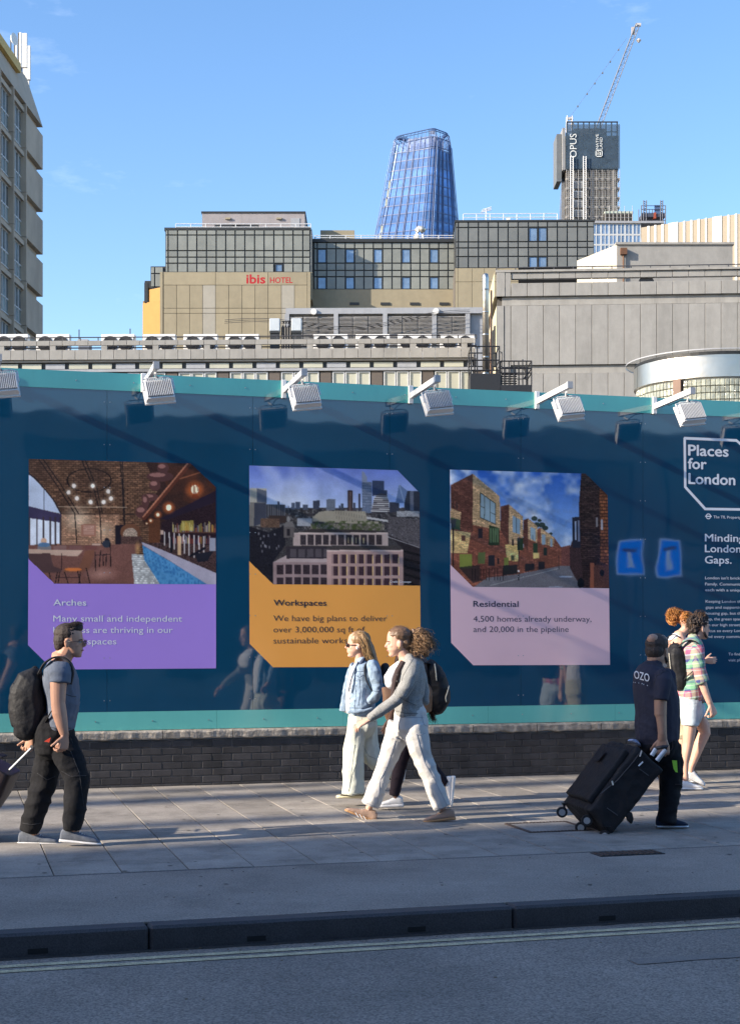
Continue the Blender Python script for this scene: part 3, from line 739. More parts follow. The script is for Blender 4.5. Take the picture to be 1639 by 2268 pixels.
# ------------------------------------------------------------------ FLUE and black steel platform
FL = Fac(1075, 72, 0)
fl = thing('steel_flue', 'tall polished steel flue pipe rising from the black platform', 'flue', (FL.O.x, 72, 0))
fz = lambda py: ZC + (HY - py) / F * 72
b = MB(); b.tube([(0, 0, fz(838)), (0, 0, fz(617)), (-.02, 0, fz(608)), (-.05, 0, fz(606))], [.155, .155, .145, .05], steel, 20); b.build('flue_pipe', fl, smooth=True)
for py in (640, 690, 740, 790, 826): b = MB(); b.tube([(0, 0, fz(py)), (0, 0, fz(py) - .08)], .168, steel, 20); b.build('clamp_band', fl, smooth=True)
b = MB(); b.tube([(.3, .3, fz(845)), (.3, .3, fz(640))], .05, mat('copper_brown_pipe', (.35, .2, .12), .5), 8); b.build('side_pipe', fl)
pl = thing('steel_platform', 'black steel platform with railings and steps around the flue', 'platform', (FL.O.x, 71.6, 0))
xp = lambda zx: (x4(zx) - 1075) / F * 72
pz = lambda zy: fz(y4(zy))
pbox('platform_box', pl, xp(135), xp(298), -.9, .9, pz(1200), pz(1028), black_steel)
b = MB()
for zx in (140, 173, 255, 293):
    for y in (-.85, .85): b.tube([(xp(zx), y, pz(1030)), (xp(zx), y, pz(880))], .035, black_steel, 5)
for zy in (880, 955, 1010):
    b.tube([(xp(140), -.85, pz(zy)), (xp(293), -.85, pz(zy)), (xp(293), .85, pz(zy)), (xp(140), .85, pz(zy)), (xp(140), -.85, pz(zy))], .035, black_steel, 5)
b.tube([(xp(293), -.6, pz(905)), (xp(308), -.6, pz(905)), (xp(308), -.6, pz(1090))], .035, black_steel, 5)
b.build('railing', pl)
pbox('lower_deck', pl, xp(300), xp(470), -.9, .9, pz(1200), pz(1090), black_steel)
b = MB()
for zx in (300, 320, 345, 372, 398, 420, 440, 468): b.tube([(xp(zx), -.85, pz(1095)), (xp(zx), -.85, pz(958 if zx != 420 else 950))], .03, black_steel, 5); b.tube([(xp(zx), .85, pz(1095)), (xp(zx), .85, pz(965))], .025, black_steel, 5)
for zy in (960, 1000, 1025): b.tube([(xp(300), -.85, pz(zy)), (xp(468), -.85, pz(zy)), (xp(468), .85, pz(zy))], .035, black_steel, 5); b.tube([(xp(300), .85, pz(zy)), (xp(468), .85, pz(zy))], .025, black_steel, 5)
for k in range(7): b.tube([(xp(318), .2, pz(1010 + 13 * k)), (xp(400), .2, pz(1010 + 13 * k))], .03, black_steel, 4)
b.tube([(xp(440), -.2, pz(985)), (xp(452), -.2, pz(1015)), (xp(438), -.2, pz(1045))], .09, black_steel, 6)
b.build('lower_railing', pl)

# ------------------------------------------------------------------ DRUM with steel band and glass blocks
DC = Vector(((1583 - CX) / F * 45, 45, 0)); dr = thing('steel_drum_pavilion', 'round rooftop drum with a polished steel band over glass blocks', 'pavilion', DC)
R0 = 2.42
zdt, zdb = ZC + (HY - 783) / F * 42.5, ZC + (HY - 832) / F * 42.5
def arc(b, r, z0, z1, a0, a1, n, m, r1=None):
    r1 = r if r1 is None else r1; v = []
    for k in range(n + 1):
        a = a0 + (a1 - a0) * k / n; v += [(r * math.cos(a), r * math.sin(a), z0), (r1 * math.cos(a), r1 * math.sin(a), z1)]
    b.add(v, [[2 * k, 2 * k + 2, 2 * k + 3, 2 * k + 1] for k in range(n)], m)
for k in range(8):
    a0 = math.radians(-128 + 45 * k + .3); a1 = math.radians(-128 + 45 * (k + 1) - .3)
    b = MB(); arc(b, R0, zdb, zdt, a0, a1, 14, steel); arc(b, R0, zdt, zdt, a0, a1, 14, steel, R0 - .15); arc(b, R0 - .15, zdb, zdb, a0, a1, 14, steel, R0); b.build('steel_panel', dr, smooth=True)
b = MB(); arc(b, R0 - .02, zdb + .01, zdt + .1, 0, 2 * math.pi, 60, dark_frame); b.build('drum_core', dr)
gb = mat('glass_block', (.30, .31, .245), .15, .3, 4, spec=.8, rnd=.3, lowbump=.02, lowscale=12, coat=.5)
nb = 0
for row in range(5):
    z1 = zdb - .05 - row * .20
    for k in range(56):
        a = math.radians(-178 + k * 3.2)
        if math.sin(a) > .15 or abs(math.degrees(a) + 129) < 2.6: continue
        o = link('glass_block', box_mesh('glass_block', .125, .08, .185, gb, .015), dr, ((R0 - .07) * math.cos(a), (R0 - .07) * math.sin(a), z1 - .1), (0, 0, a + math.pi / 2))
        nb += 1
b = MB(); arc(b, R0 - .12, zdb - 3, zdb, 0, 2 * math.pi, 60, white_frame); b.build('drum_wall', dr)
b = MB(); a = math.radians(-129); b.box(-.12, .12, -.05, .1, zdb - 2.2, zdb, mat('brown_post', (.16, .09, .06), .6)); o = b.build('post', dr, ((R0) * math.cos(a), (R0) * math.sin(a), 0), rot=(0, 0, a + math.pi / 2))
can = mat('glass_canopy', (.08, .12, .11), .15, .2, 2, alpha=.35)
b = MB(); arc(b, R0 + .24, zdt + .12, zdt + .14, 0, 2 * math.pi, 72, can); arc(b, R0 + .24, zdt + .12, zdt + .16, 0, 2 * math.pi, 72, can, R0 - .6); b.build('canopy', dr)
b = MB(); arc(b, R0 + .25, zdt + .11, zdt + .14, 0, 2 * math.pi, 72, grey_metal); arc(b, R0 - .2, zdt, zdt + .12, 0, 2 * math.pi, 60, dark_frame); b.build('canopy_rim', dr)
pbox('bracket', dr, -R0 - .25, -R0 + .1, -.15, .15, zdb - .5, zdb - .38, white_frame)

# ------------------------------------------------------------------ LEFT TOWER
TW = Fac(96, 110, 88.8); tw = TW.thing('brown_tower_block', 'tall weathered concrete tower block with banded windows at the left edge', 'tower block')
twc = mat('weathered_concrete', (.42, .36, .285), .9, .12, .5, stain=.25, sscale=.12, bump=.2, bscale=8)
tww = mat('tower_window', (.10, .15, .18), .1, .5, .5, rnd=.5, spec=.9, metal=.2); twp = mat('tower_window_pale', (.20, .27, .29), .2, .2, .5, rnd=.3, spec=.6)
yel = mat('yellow_soffit', (.55, .38, .12), .7, .1)
tzc = lambda zy: TW.z(94, zy / 2.882)      # heights read along the far corner
X0t = -13.6
core(tw, X0t, -1.3, 1.0, 13.9, 0, tzc(560), joint_dark)
ys = [805, 1077, 1348, 1620, 1890, 2162, 2434, 2706]
# crowning storey
zt0 = tzc(805); zt1 = tzc(528)
b = MB(); b.add([(X0t, 0, zt0), (0, 0, zt0), (-1.2, .9, zt1), (X0t, .9, zt1), (X0t, 14, zt0), (0, 14, zt0), (-1.2, 14, zt1), (X0t, 14, zt1)],
    [[0, 1, 2, 3], [1, 5, 6, 2], [3, 2, 6, 7], [0, 4, 5, 1]], twc); b.build('crown_wall', tw)
b = MB(); b.box(X0t, -5.4, .25, .55, zt1 - 1.2, zt1 - .55, yel); b.build('soffit_slot', tw)
for k, v in enumerate(ys[:-1]):
    z1 = tzc(v) - .62; z0 = tzc(ys[k + 1])
    pbox('end_panel', tw, -4.75, 0, 0, 13, z0, z1, twc, .02)
    pbox('slab_edge', tw, X0t, -.5, .35, 13, z1, tzc(v) , twc)
    # bays of windows
    xb = -4.9; i = 0
    while xb > -13:
        pbox('mullion_pier', tw, xb - .18, xb, -.05, .5, z0 + .02, z1 + .6, twc)
        wv = 3.2
        for q in range(4):
            a = xb - .18 - wv + q * wv / 4; c = a + wv / 4
            zm = z0 + (z1 - z0) * .42
            f = MB(); f.box(a, c, .3, .4, z0, z0 + .08, white_frame); f.box(a, c, .3, .4, zm - .05, zm + .05, white_frame); f.box(a, c, .3, .4, z1 - .08, z1, white_frame); f.box(a, a + .07, .28, .4, z0 + .08, z1 - .08, white_frame)
            w = f.build('window', tw)
            g = MB(); g.box(a + .07, c, .36, .38, z0, zm, twp); g.build('pane', w); g = MB(); g.box(a + .07, c, .36, .38, zm, z1, tww); g.build('pane', w)
        xb -= wv + .18; i += 1
    pbox('window_back', tw, X0t, -4.8, .45, .7, z0, z1, dark_frame)
    pbox('spandrel', tw, X0t, -4.75, .1, .45, z1 - .02, z1 + .3, twc)
# antennas
an = thing('rooftop_antennas', 'cluster of phone antennas and a small dish on the brown tower', 'antennas', TW.O, TW.a)
zr0 = zt1
def tx(px, y): return TW.x(px, y)
b = MB()
for zx, zt_, w in ((105, 250, .1), (130, 210, .12), (147, 215, .35), (160, 295, .45), (178, 335, .15)):
    x = tx(zx / 2.882, 2.5); top = TW.z(zx / 2.882, zt_ / 2.882, 2.5); b.box(x - .13, x + .13, 2.5 - w, 2.5 + w * .2, top - 2.6, top, white_metal); b.tube([(x, 2.6, zr0 - .5), (x, 2.6, top)], .06, rail_dark, 4)
b.build('antenna_panels', an)
b = MB(); x = tx(72 / 2.882, 2.5); top = TW.z(25, 250 / 2.882, 2.5); b.disc((x, 2.3, top), (.3, 1, 0), .45, .15, white_metal, 14, .3); b.tube([(x, 2.5, zr0 - .3), (x, 2.5, top)], .05, rail_dark, 4); b.build('dish', an)
# ================================================================== HOARDING
WF = Fac(819.5, 16.5, 15.8)
navy = mat('navy_gloss_board', (.005, .058, .118), .035, .12, .5, spec=1.0, lowbump=.0042, lowscale=1.1, stain=.1, sscale=.3)
teal = mat('teal_gloss_board', (.05, .34, .33), .05, .08, 1.0, spec=.9, lowbump=.006, lowscale=1.3, stain=.1)
teal2 = mat('pale_teal_board', (.15, .52, .46), .15, .06, 1.0, spec=.5, lowbump=.003, lowscale=1.3, stain=.08)
hd = WF.thing('hoarding', 'long glossy navy hoarding with teal strips on a low brick wall', 'hoarding')
Z_TOP, Z_NT, Z_NB, Z_BOT = 4.375, 4.19, .795, .60
seams = [-14.0, -11.0, -8.2] + [WF.x(p) for p in (-105, 238, 560, 863, 1153, 1423, 1683)] + [8.0, 9.5, 11.0]
for i in range(len(seams) - 1):
    pbox('board', hd, seams[i] + .0015, seams[i + 1] - .0015, 0, .02, Z_NB + .001, Z_NT - .001, navy)
lampx = [-8.4, -6.9] + [WF.x(p) for p in (-8, 321, 631, 911, 1190, 1449, 1690)]
cuts = [-14] + lampx + [11.0]
for i in range(len(cuts) - 1): pbox('top_strip', hd, cuts[i] + .004, cuts[i + 1] - .03, -.006, .03, Z_NT, Z_TOP, teal)
bc = [-14, -9] + [WF.x(p) for p in (-170, 160, 480, 760, 1080, 1361, 1600)] + [8, 11.0]
for i in range(len(bc) - 1): pbox('bottom_strip', hd, bc[i] + .001, bc[i + 1] - .001, -.006, .03, Z_BOT, Z_NB, teal2)
pbox('back_frame', hd, -14, 11, .04, .12, Z_BOT, Z_TOP - .05, mat('timber', (.25, .17, .10), .9))
screw = mat('screw_head', (.35, .37, .38), .4, .2, metal=.6)
b = MB()
for s in seams[3:10]:
    for k in range(8):
        z = Z_NB + .12 + k * .45
        for d in (-.03, .03): b.disc((s + d, -.0005, z), (0, 1, 0), .006, .002, screw, 6)
for s in np.arange(-5, 6, .6): b.disc((s, -.008, Z_NT + .09), (0, 1, 0), .007, .004, screw, 6); b.disc((s + .2, -.008, Z_NB - .1), (0, 1, 0), .007, .004, screw, 6)
o = b.build('screws', hd); o['kind'] = 'stuff'

# ---------------------------------------------------------------- posters
class Canvas:
    """small painter working in reading coordinates of the photograph; result goes to a mesh as flat print"""
    def __init__(s, quad, n, m):
        (TL, TR, BR_, BL) = quad; s.n, s.m = n, m
        u = np.linspace(0, 1, n + 1)[None, :]; v = np.linspace(0, 1, m + 1)[:, None]
        top = [TL[k] * (1 - u) + TR[k] * u for k in (0, 1)]; bot = [BL[k] * (1 - u) + BR_[k] * u for k in (0, 1)]
        s.X = top[0] * (1 - v) + bot[0] * v; s.Y = top[1] * (1 - v) + bot[1] * v
        s.C = np.zeros((m + 1, n + 1, 3)); s.rng = np.random.default_rng(3)
    def inside(s, pts):
        r = np.zeros(s.X.shape, bool); j = len(pts) - 1
        for i in range(len(pts)):
            (xi, yi), (xj, yj) = pts[i], pts[j]
            if yi != yj: r ^= ((yi > s.Y) != (yj > s.Y)) & (s.X < (xj - xi) * (s.Y - yi) / (yj - yi) + xi)
            j = i
        return r
    def noise(s, cell, seed=0):
        rg = np.random.default_rng(seed); a = rg.random((s.m // cell + 3, s.n // cell + 3))
        yy = np.arange(s.m + 1) / cell; xx = np.arange(s.n + 1) / cell; y0 = yy.astype(int); x0 = xx.astype(int); fy = (yy - y0)[:, None]; fx = (xx - x0)[None, :]
        fy = fy * fy * (3 - 2 * fy); fx = fx * fx * (3 - 2 * fx)
        return (a[y0][:, x0] * (1 - fy) * (1 - fx) + a[y0][:, x0 + 1] * (1 - fy) * fx + a[y0 + 1][:, x0] * fy * (1 - fx) + a[y0 + 1][:, x0 + 1] * fy * fx)
    def fbm(s, cell, seed=0): return (s.noise(cell, seed) * .5 + s.noise(max(1, cell // 2), seed + 1) * .3 + s.noise(max(1, cell // 4), seed + 2) * .2)
    def put(s, mask, col, a=1.0, grain=0.0, bricks=None):
        c = np.array(col, float) / 255; f = np.ones(s.X.shape)
        if grain: f = 1 + grain * (s.rng.random(s.X.shape) * 2 - 1)
        if bricks:
            bw, bh, dk = bricks; row = np.floor(s.Y / bh); fx = ((s.X + (row % 2) * bw / 2) / bw) % 1; fy = (s.Y / bh) % 1
            h = np.sin(row * 12.9898 + np.floor((s.X + (row % 2) * bw / 2) / bw) * 78.233) * 43758.5; h = h - np.floor(h)
            f = f * np.where((fy < .3) | (fx < .12), dk, .8 + .45 * h)
        al = (a if np.ndim(a) else np.full(s.X.shape, a)) * mask
        s.C = s.C * (1 - al[..., None]) + (c * f[..., None]) * al[..., None]
    def poly(s, pts, col, a=1.0, **k): s.put(s.inside(pts), col, a, **k)
    def rect(s, x0, y0, x1, y1, col, a=1.0, **k): s.put((s.X >= x0) & (s.X <= x1) & (s.Y >= y0) & (s.Y <= y1), col, a, **k)
    def ell(s, cx, cy, rx, ry, col, a=1.0, soft=False, ring=0, **k):
        d = np.sqrt(((s.X - cx) / rx) ** 2 + ((s.Y - cy) / ry) ** 2)
        if ring: s.put(np.abs(d - 1) < ring, col, a)
        elif soft: s.put(d < 1, col, np.clip(1 - d, 0, 1) * a)
        else: s.put(d < 1, col, a, **k)
    def line(s, x0, y0, x1, y1, w, col, a=1.0):
        L = math.hypot(x1 - x0, y1 - y0); t = ((s.X - x0) * (x1 - x0) + (s.Y - y0) * (y1 - y0)) / L / L; t = np.clip(t, 0, 1)
        d = np.hypot(s.X - x0 - t * (x1 - x0), s.Y - y0 - t * (y1 - y0)); s.put(d < w / 2, col, a)
    def path(s, pts, w, col): [s.line(*pts[i], *pts[i + 1], w, col) for i in range(len(pts) - 1)]
    def build(s, name, parent, conv, cutpoly, m, y=-.004):
        keep = s.inside(cutpoly)
        px, py = conv(s.X, s.Y); n1 = s.n + 1
        q = (px - CX) / F; t = (q * WF.O.y - WF.O.x) / (WF.c - q * WF.s); z = ZC + (HY - py) / F * (WF.O.y + t * WF.s)
        co = np.stack([t, np.full(t.shape, y), z], -1).reshape(-1, 3)
        i = np.arange(s.m)[:, None] * n1 + np.arange(s.n)[None, :]
        k4 = (keep[:-1, :-1].astype(int) + keep[1:, :-1] + keep[:-1, 1:] + keep[1:, 1:]) >= 2
        i = i[k4]; f = np.stack([i, i + n1, i + n1 + 1, i + 1], -1)
        me = bpy.data.meshes.new(name); nf = len(f)
        me.vertices.add(len(co)); me.vertices.foreach_set('co', co.ravel())
        me.loops.add(nf * 4); me.loops.foreach_set('vertex_index', f.ravel().astype(np.int32))
        me.polygons.add(nf); me.polygons.foreach_set('loop_start', np.arange(nf, dtype=np.int32) * 4)
        me.update(calc_edges=True); me.materials.append(m)
        D = np.pad(s.C, ((1, 1), (1, 1), (0, 0)), mode='edge'); bl = sum(D[a:a + s.m + 1, c:c + s.n + 1] for a in (0, 1, 2) for c in (0, 1, 2)) / 9
        s.C = s.C * .45 + bl * .55; s.C = s.C * (.90 + .22 * s.fbm(28, 77))[..., None] * (1 + .07 * (s.rng.random(s.X.shape) - .5))[..., None]
        C = np.clip(s.C, 0, 1); C = np.where(C <= .04045, C / 12.92, ((C + .055) / 1.055) ** 2.4)
        at = me.color_attributes.new('print', 'FLOAT_COLOR', 'POINT')
        at.data.foreach_set('color', np.concatenate([C.reshape(-1, 3), np.ones((C.shape[0] * C.shape[1], 1))], 1).ravel())
        return link(name, me, parent)
def print_mat(name, gain=1.0):
    m = bpy.data.materials.new(name); m.use_nodes = True; n = m.node_tree.nodes; l = m.node_tree.links; p = n['Principled BSDF']
    a = n.new('ShaderNodeVertexColor'); a.layer_name = 'print'; v = n.new('ShaderNodeVectorMath'); v.operation = 'SCALE'; v.inputs['Scale'].default_value = gain
    l.new(a.outputs[0], v.inputs[0]); l.new(v.outputs[0], p.inputs['Base Color']); p.inputs['Roughness'].default_value = .16; p.inputs['Specular IOR Level'].default_value = .45
    g = n.new('ShaderNodeNewGeometry'); t = n.new('ShaderNodeTexNoise'); t.inputs['Scale'].default_value = 1.2; b = n.new('ShaderNodeBump'); b.inputs['Distance'].default_value = .003; b.inputs['Strength'].default_value = 1
    l.new(g.outputs['Position'], t.inputs['Vector']); l.new(t.outputs[0], b.inputs['Height']); l.new(b.outputs[0], p.inputs['Normal'])
    return m
pm = print_mat('printed_vinyl', 1.1)
purple = mat('purple_print', (.40, .25, .72), .18, .03, 1, spec=.45, lowbump=.003, lowscale=1.2)
orange = mat('orange_print', (.97, .42, .09), .18, .03, 1, spec=.45, lowbump=.003, lowscale=1.2)
pink = mat('pink_print', (.86, .57, .60), .18, .03, 1, spec=.45, lowbump=.003, lowscale=1.2)
ink = mat('dark_ink', (.02, .02, .045), .4, .05); whitep = mat('white_print_vinyl', (.78, .78, .80), .3, .04)

def wpt(px, py, y): return (WF.x(px), y, WF.z(px, py))
def wtext(txt, parent, px0, px1, base, cap, m, bold=0.0, ref=None, y=-.0020):
    x0 = WF.x(px0); w = WF.x(px1) - x0; z = WF.z(px0, base); c = cap / F * (WF.O.y + x0 * WF.s)
    me = text_mesh(txt, w, c, m, 0, min(bold, 0), ref)
    if bold > 0:
        nv = len(me.vertices); co = np.zeros(nv * 3); me.vertices.foreach_get('co', co); co = co.reshape(-1, 3); fs = [list(p.vertices) for p in me.polygons]; V = []; Fc = []
        for k, (dx, dz) in enumerate(((-1, 0), (1, 0), (0, -.7), (0, .7))):
            Fc += [[i + nv * k for i in f] for f in fs]; V.append(co + np.array([dx * bold * c * .9, -.0002 * k, dz * bold * c * .9]))
        me = to_mesh('lettering', np.concatenate(V).tolist(), Fc, m)
    return link('lettering', me, parent, (x0, y, z))
def poster(name, label, conv, cap_poly, cap_m, quad, cut, paint, n, m):
    t = thing(name, label, 'poster', WF.O, WF.a, 'posters on the hoarding')
    b = MB(); pts = [wpt(*conv(x, y), -.0008) for x, y in cap_poly]; c = sum((Vector(p) for p in pts), Vector()) / len(pts)
    b.poly(pts[::-1], cap_m); b.build('caption_panel', t)
    cv = Canvas(quad, n, m); paint(cv); cv.build('picture', t, conv, cut, pm, -.0014); return t

def paint_bar(c):
    c.rect(0, 0, 3000, 3000, (122, 88, 66), bricks=(34, 14, .52), grain=.12)
    v = c.fbm(60, 4); c.put(c.Y < 480, (52, 38, 34), np.clip((v - .45) * 1.4, 0, .5))
    c.poly([(420, 480), (830, 480), (830, 700), (420, 700)], (168, 126, 98), bricks=(26, 12, .66), grain=.1)
    c.ell(540, 520, 130, 120, (255, 232, 196), .6, soft=True); c.ell(720, 600, 100, 90, (255, 225, 185), .5, soft=True)
    for P in ([(270, 103), (400, 290), (520, 480), (535, 690)], [(300, 103), (430, 290), (545, 480)], [(565, 105), (650, 300), (695, 480), (705, 690)], [(590, 105), (672, 300), (712, 480)], [(835, 115), (850, 300), (862, 570)], [(850, 115), (866, 560)]): c.path(P, 7, (38, 32, 32))
    c.path([(400, 435), (880, 438)], 4, (205, 180, 150)); c.path([(430, 485), (1000, 487)], 5, (60, 45, 40))
    c.poly([(202, 210), (240, 240), (310, 315), (370, 390), (420, 482), (300, 455), (202, 432)], (196, 206, 222)); c.line(308, 315, 308, 455, 5, (40, 40, 50))
    c.path([(202, 205), (250, 240), (320, 320), (380, 395), (424, 485)], 7, (36, 32, 38))
    c.poly([(202, 430), (428, 488), (428, 545), (202, 512)], (66, 58, 84)); c.poly([(202, 512), (425, 545), (425, 690), (202, 700)], (226, 230, 236))
    for x in (205, 258, 305, 349, 387, 420): c.rect(x - 5, 505, x + 6, 700, (66, 54, 56))
    c.rect(565, 556, 668, 640, (156, 108, 88)); [c.rect(580, 565 + k * 11, 655, 569 + k * 11, (205, 170, 150)) for k in range(6)]
    c.poly([(1010, 120), (1330, 110), (1500, 290), (1500, 700), (1000, 560), (980, 500), (1090, 330)], (58, 38, 32), grain=.25)
    c.put(c.inside([(1090, 120), (1500, 120), (1500, 420), (1200, 400)]), (120, 62, 36), np.clip(c.fbm(24, 9) - .3, 0, .8))
    for (x, y, a, b_) in ((1110, 225, 92, 36), (1130, 165, 42, 36), (1075, 285, 40, 40), (1040, 368, 60, 26), (1010, 400, 25, 50), (985, 470, 44, 46)):
        c.ell(x, y, a, b_, (88, 56, 52)); c.ell(x - a * .2, y - b_ * .3, a * .6, b_ * .4, (176, 124, 112), .8)
    c.path([(1320, 130), (1000, 512)], 30, (96, 52, 38)); c.path([(1300, 135), (992, 505)], 9, (196, 128, 96)); c.path([(1250, 240), (1440, 180)], 8, (150, 90, 60))
    c.poly([(1110, 515), (1500, 320), (1500, 400), (1200, 540)], (40, 30, 42)); c.poly([(1120, 540), (1500, 400), (1500, 700), (1110, 690)], (44, 30, 34), grain=.3)
    rg = np.random.default_rng(5)
    for k in range(46):
        x = 1195 + k * 6.6; h = 28 + rg.random() * 50; col = [(196, 176, 140), (208, 196, 188), (200, 120, 60), (130, 96, 80), (222, 208, 96), (180, 90, 60), (80, 90, 110)][rg.integers(7)]
        c.rect(x, 610 - h, x + 3.6, 610, col, .9)
        c.rect(x, 690 - h * .8, x + 4, 690, [(220, 216, 206), (196, 80, 50), (226, 196, 90), (120, 60, 50), (70, 60, 90)][rg.integers(5)], .85)
    c.rect(1200, 609, 1495, 616, (90, 60, 48))
    c.rect(1260, 530, 1340, 600, (232, 212, 90), .55); c.rect(1030, 520, 1108, 692, (98, 60, 40), grain=.15); c.rect(1112, 595, 1135, 628, (200, 170, 150))
    for (x, y, r) in ((1350, 315, 74), (1170, 440, 52), (1095, 490, 32), (1045, 530, 22), (1018, 550, 14)):
        c.ell(x, y, r, r, (255, 128, 60), .95, soft=True); c.ell(x, y, r * .36, r * .42, (255, 240, 200))
    for k in range(7): c.line(1322 + k * 10, 270, 1326 + k * 8, 375, 2.5, (110, 40, 20))
    c.rect(800, 560, 866, 775, (36, 30, 36)); c.ell(905, 610, 70, 60, (110, 72, 52)); c.ell(905, 625, 50, 44, (170, 150, 130), .9, grain=.4)
    c.rect(840, 640, 985, 700, (80, 58, 52), grain=.4)
    c.poly([(560, 700), (985, 690), (935, 762), (912, 762), (932, 970), (378, 970), (200, 800), (200, 700)], (118, 80, 70), grain=.14)
    c.ell(700, 900, 130, 60, (220, 170, 150), .5, soft=True); c.ell(955, 720, 25, 60, (236, 180, 110), .7, soft=True)
    c.poly([(912, 762), (990, 765), (1112, 970), (932, 970)], (192, 192, 186), bricks=(16, 14, .8))
    c.poly([(986, 680), (1500, 700), (1500, 900), (1130, 745)], (70, 52, 50), grain=.5)
    for k in range(9): c.line(1140 + k * 34, 610 + k * 4, 1142 + k * 34, 700 + k * 14, 8, (206, 196, 190)); 
    c.rect(1180, 660, 1198, 752, (30, 28, 34)); c.rect(1232, 635, 1256, 768, (206, 170, 130))
    c.path([(1320, 775), (1420, 720)], 16, (26, 26, 34)); c.poly([(1350, 760), (1480, 740), (1440, 810), (1370, 820)], (34, 34, 42)); c.rect(1450, 650, 1495, 740, (150, 150, 160))
    c.poly([(984, 678), (1130, 735), (1500, 895), (1500, 975), (1436, 975), (1180, 810), (988, 698)], (176, 168, 180))
    c.poly([(988, 700), (1180, 812), (1436, 972), (1110, 972), (1000, 800)], (84, 146, 190)); v = c.noise(4, 8)
    c.put(c.inside([(988, 700), (1180, 812), (1436, 972), (1110, 972), (1000, 800)]), (36, 92, 146), np.clip(v - .35, 0, .7))
    for k in range(16): c.line(1000 + k * 25, 730 + k * 14, 1016 + k * 24, 812 + k * 12, 2, (40, 90, 140))
    for k in range(4): c.rect(262 + k * 110, 704, 358 + k * 106, 732, [(128, 122, 120), (132, 100, 92), (120, 84, 78), (112, 70, 64)][k])
    c.ell(306, 672, 20, 22, (214, 170, 140)); c.ell(308, 698, 42, 16, (90, 120, 150)); c.ell(742, 670, 18, 20, (40, 34, 40)); c.ell(740, 692, 30, 26, (50, 54, 64))
    c.poly([(202, 728), (578, 736), (540, 778), (202, 760)], (196, 164, 142)); c.poly([(202, 757), (350, 757), (372, 845), (430, 868), (425, 888), (300, 892), (202, 800)], (84, 62, 60))
    c.poly([(592, 740), (655, 732), (655, 770), (622, 862), (560, 890), (440, 886), (446, 862), (552, 852)], (122, 80, 62)); c.ell(510, 868, 60, 12, (226, 124, 60), .8)
    for (a, b_, d, e) in ((400, 890, 385, 968), (345, 895, 355, 950), (450, 888, 476, 968), (560, 888, 548, 968), (600, 860, 626, 968), (430, 760, 430, 870), (415, 890, 405, 968), (540, 880, 560, 968), (660, 750, 665, 880), (700, 740, 690, 850), (740, 760, 735, 840), (765, 690, 770, 850), (715, 770, 718, 840)): c.line(a, b_, d, e, 6, (30, 24, 26))
    c.path([(660, 770), (765, 765)], 5, (34, 28, 30)); c.path([(385, 925), (560, 925)], 5, (40, 32, 32)); c.rect(640, 690, 700, 700, (190, 160, 140))
    c.ell(620, 252, 152, 80, (34, 28, 28), ring=.035)
    for (x, y) in ((515, 290), (645, 290), (478, 335), (752, 328), (535, 376), (630, 402), (720, 402), (771, 378)):
        c.line(x, y - 55, x, y - 10, 2.5, (40, 34, 34)); c.ell(x, y, 36, 36, (255, 226, 190), .55, soft=True); c.ell(x, y, 14, 15, (255, 240, 222))

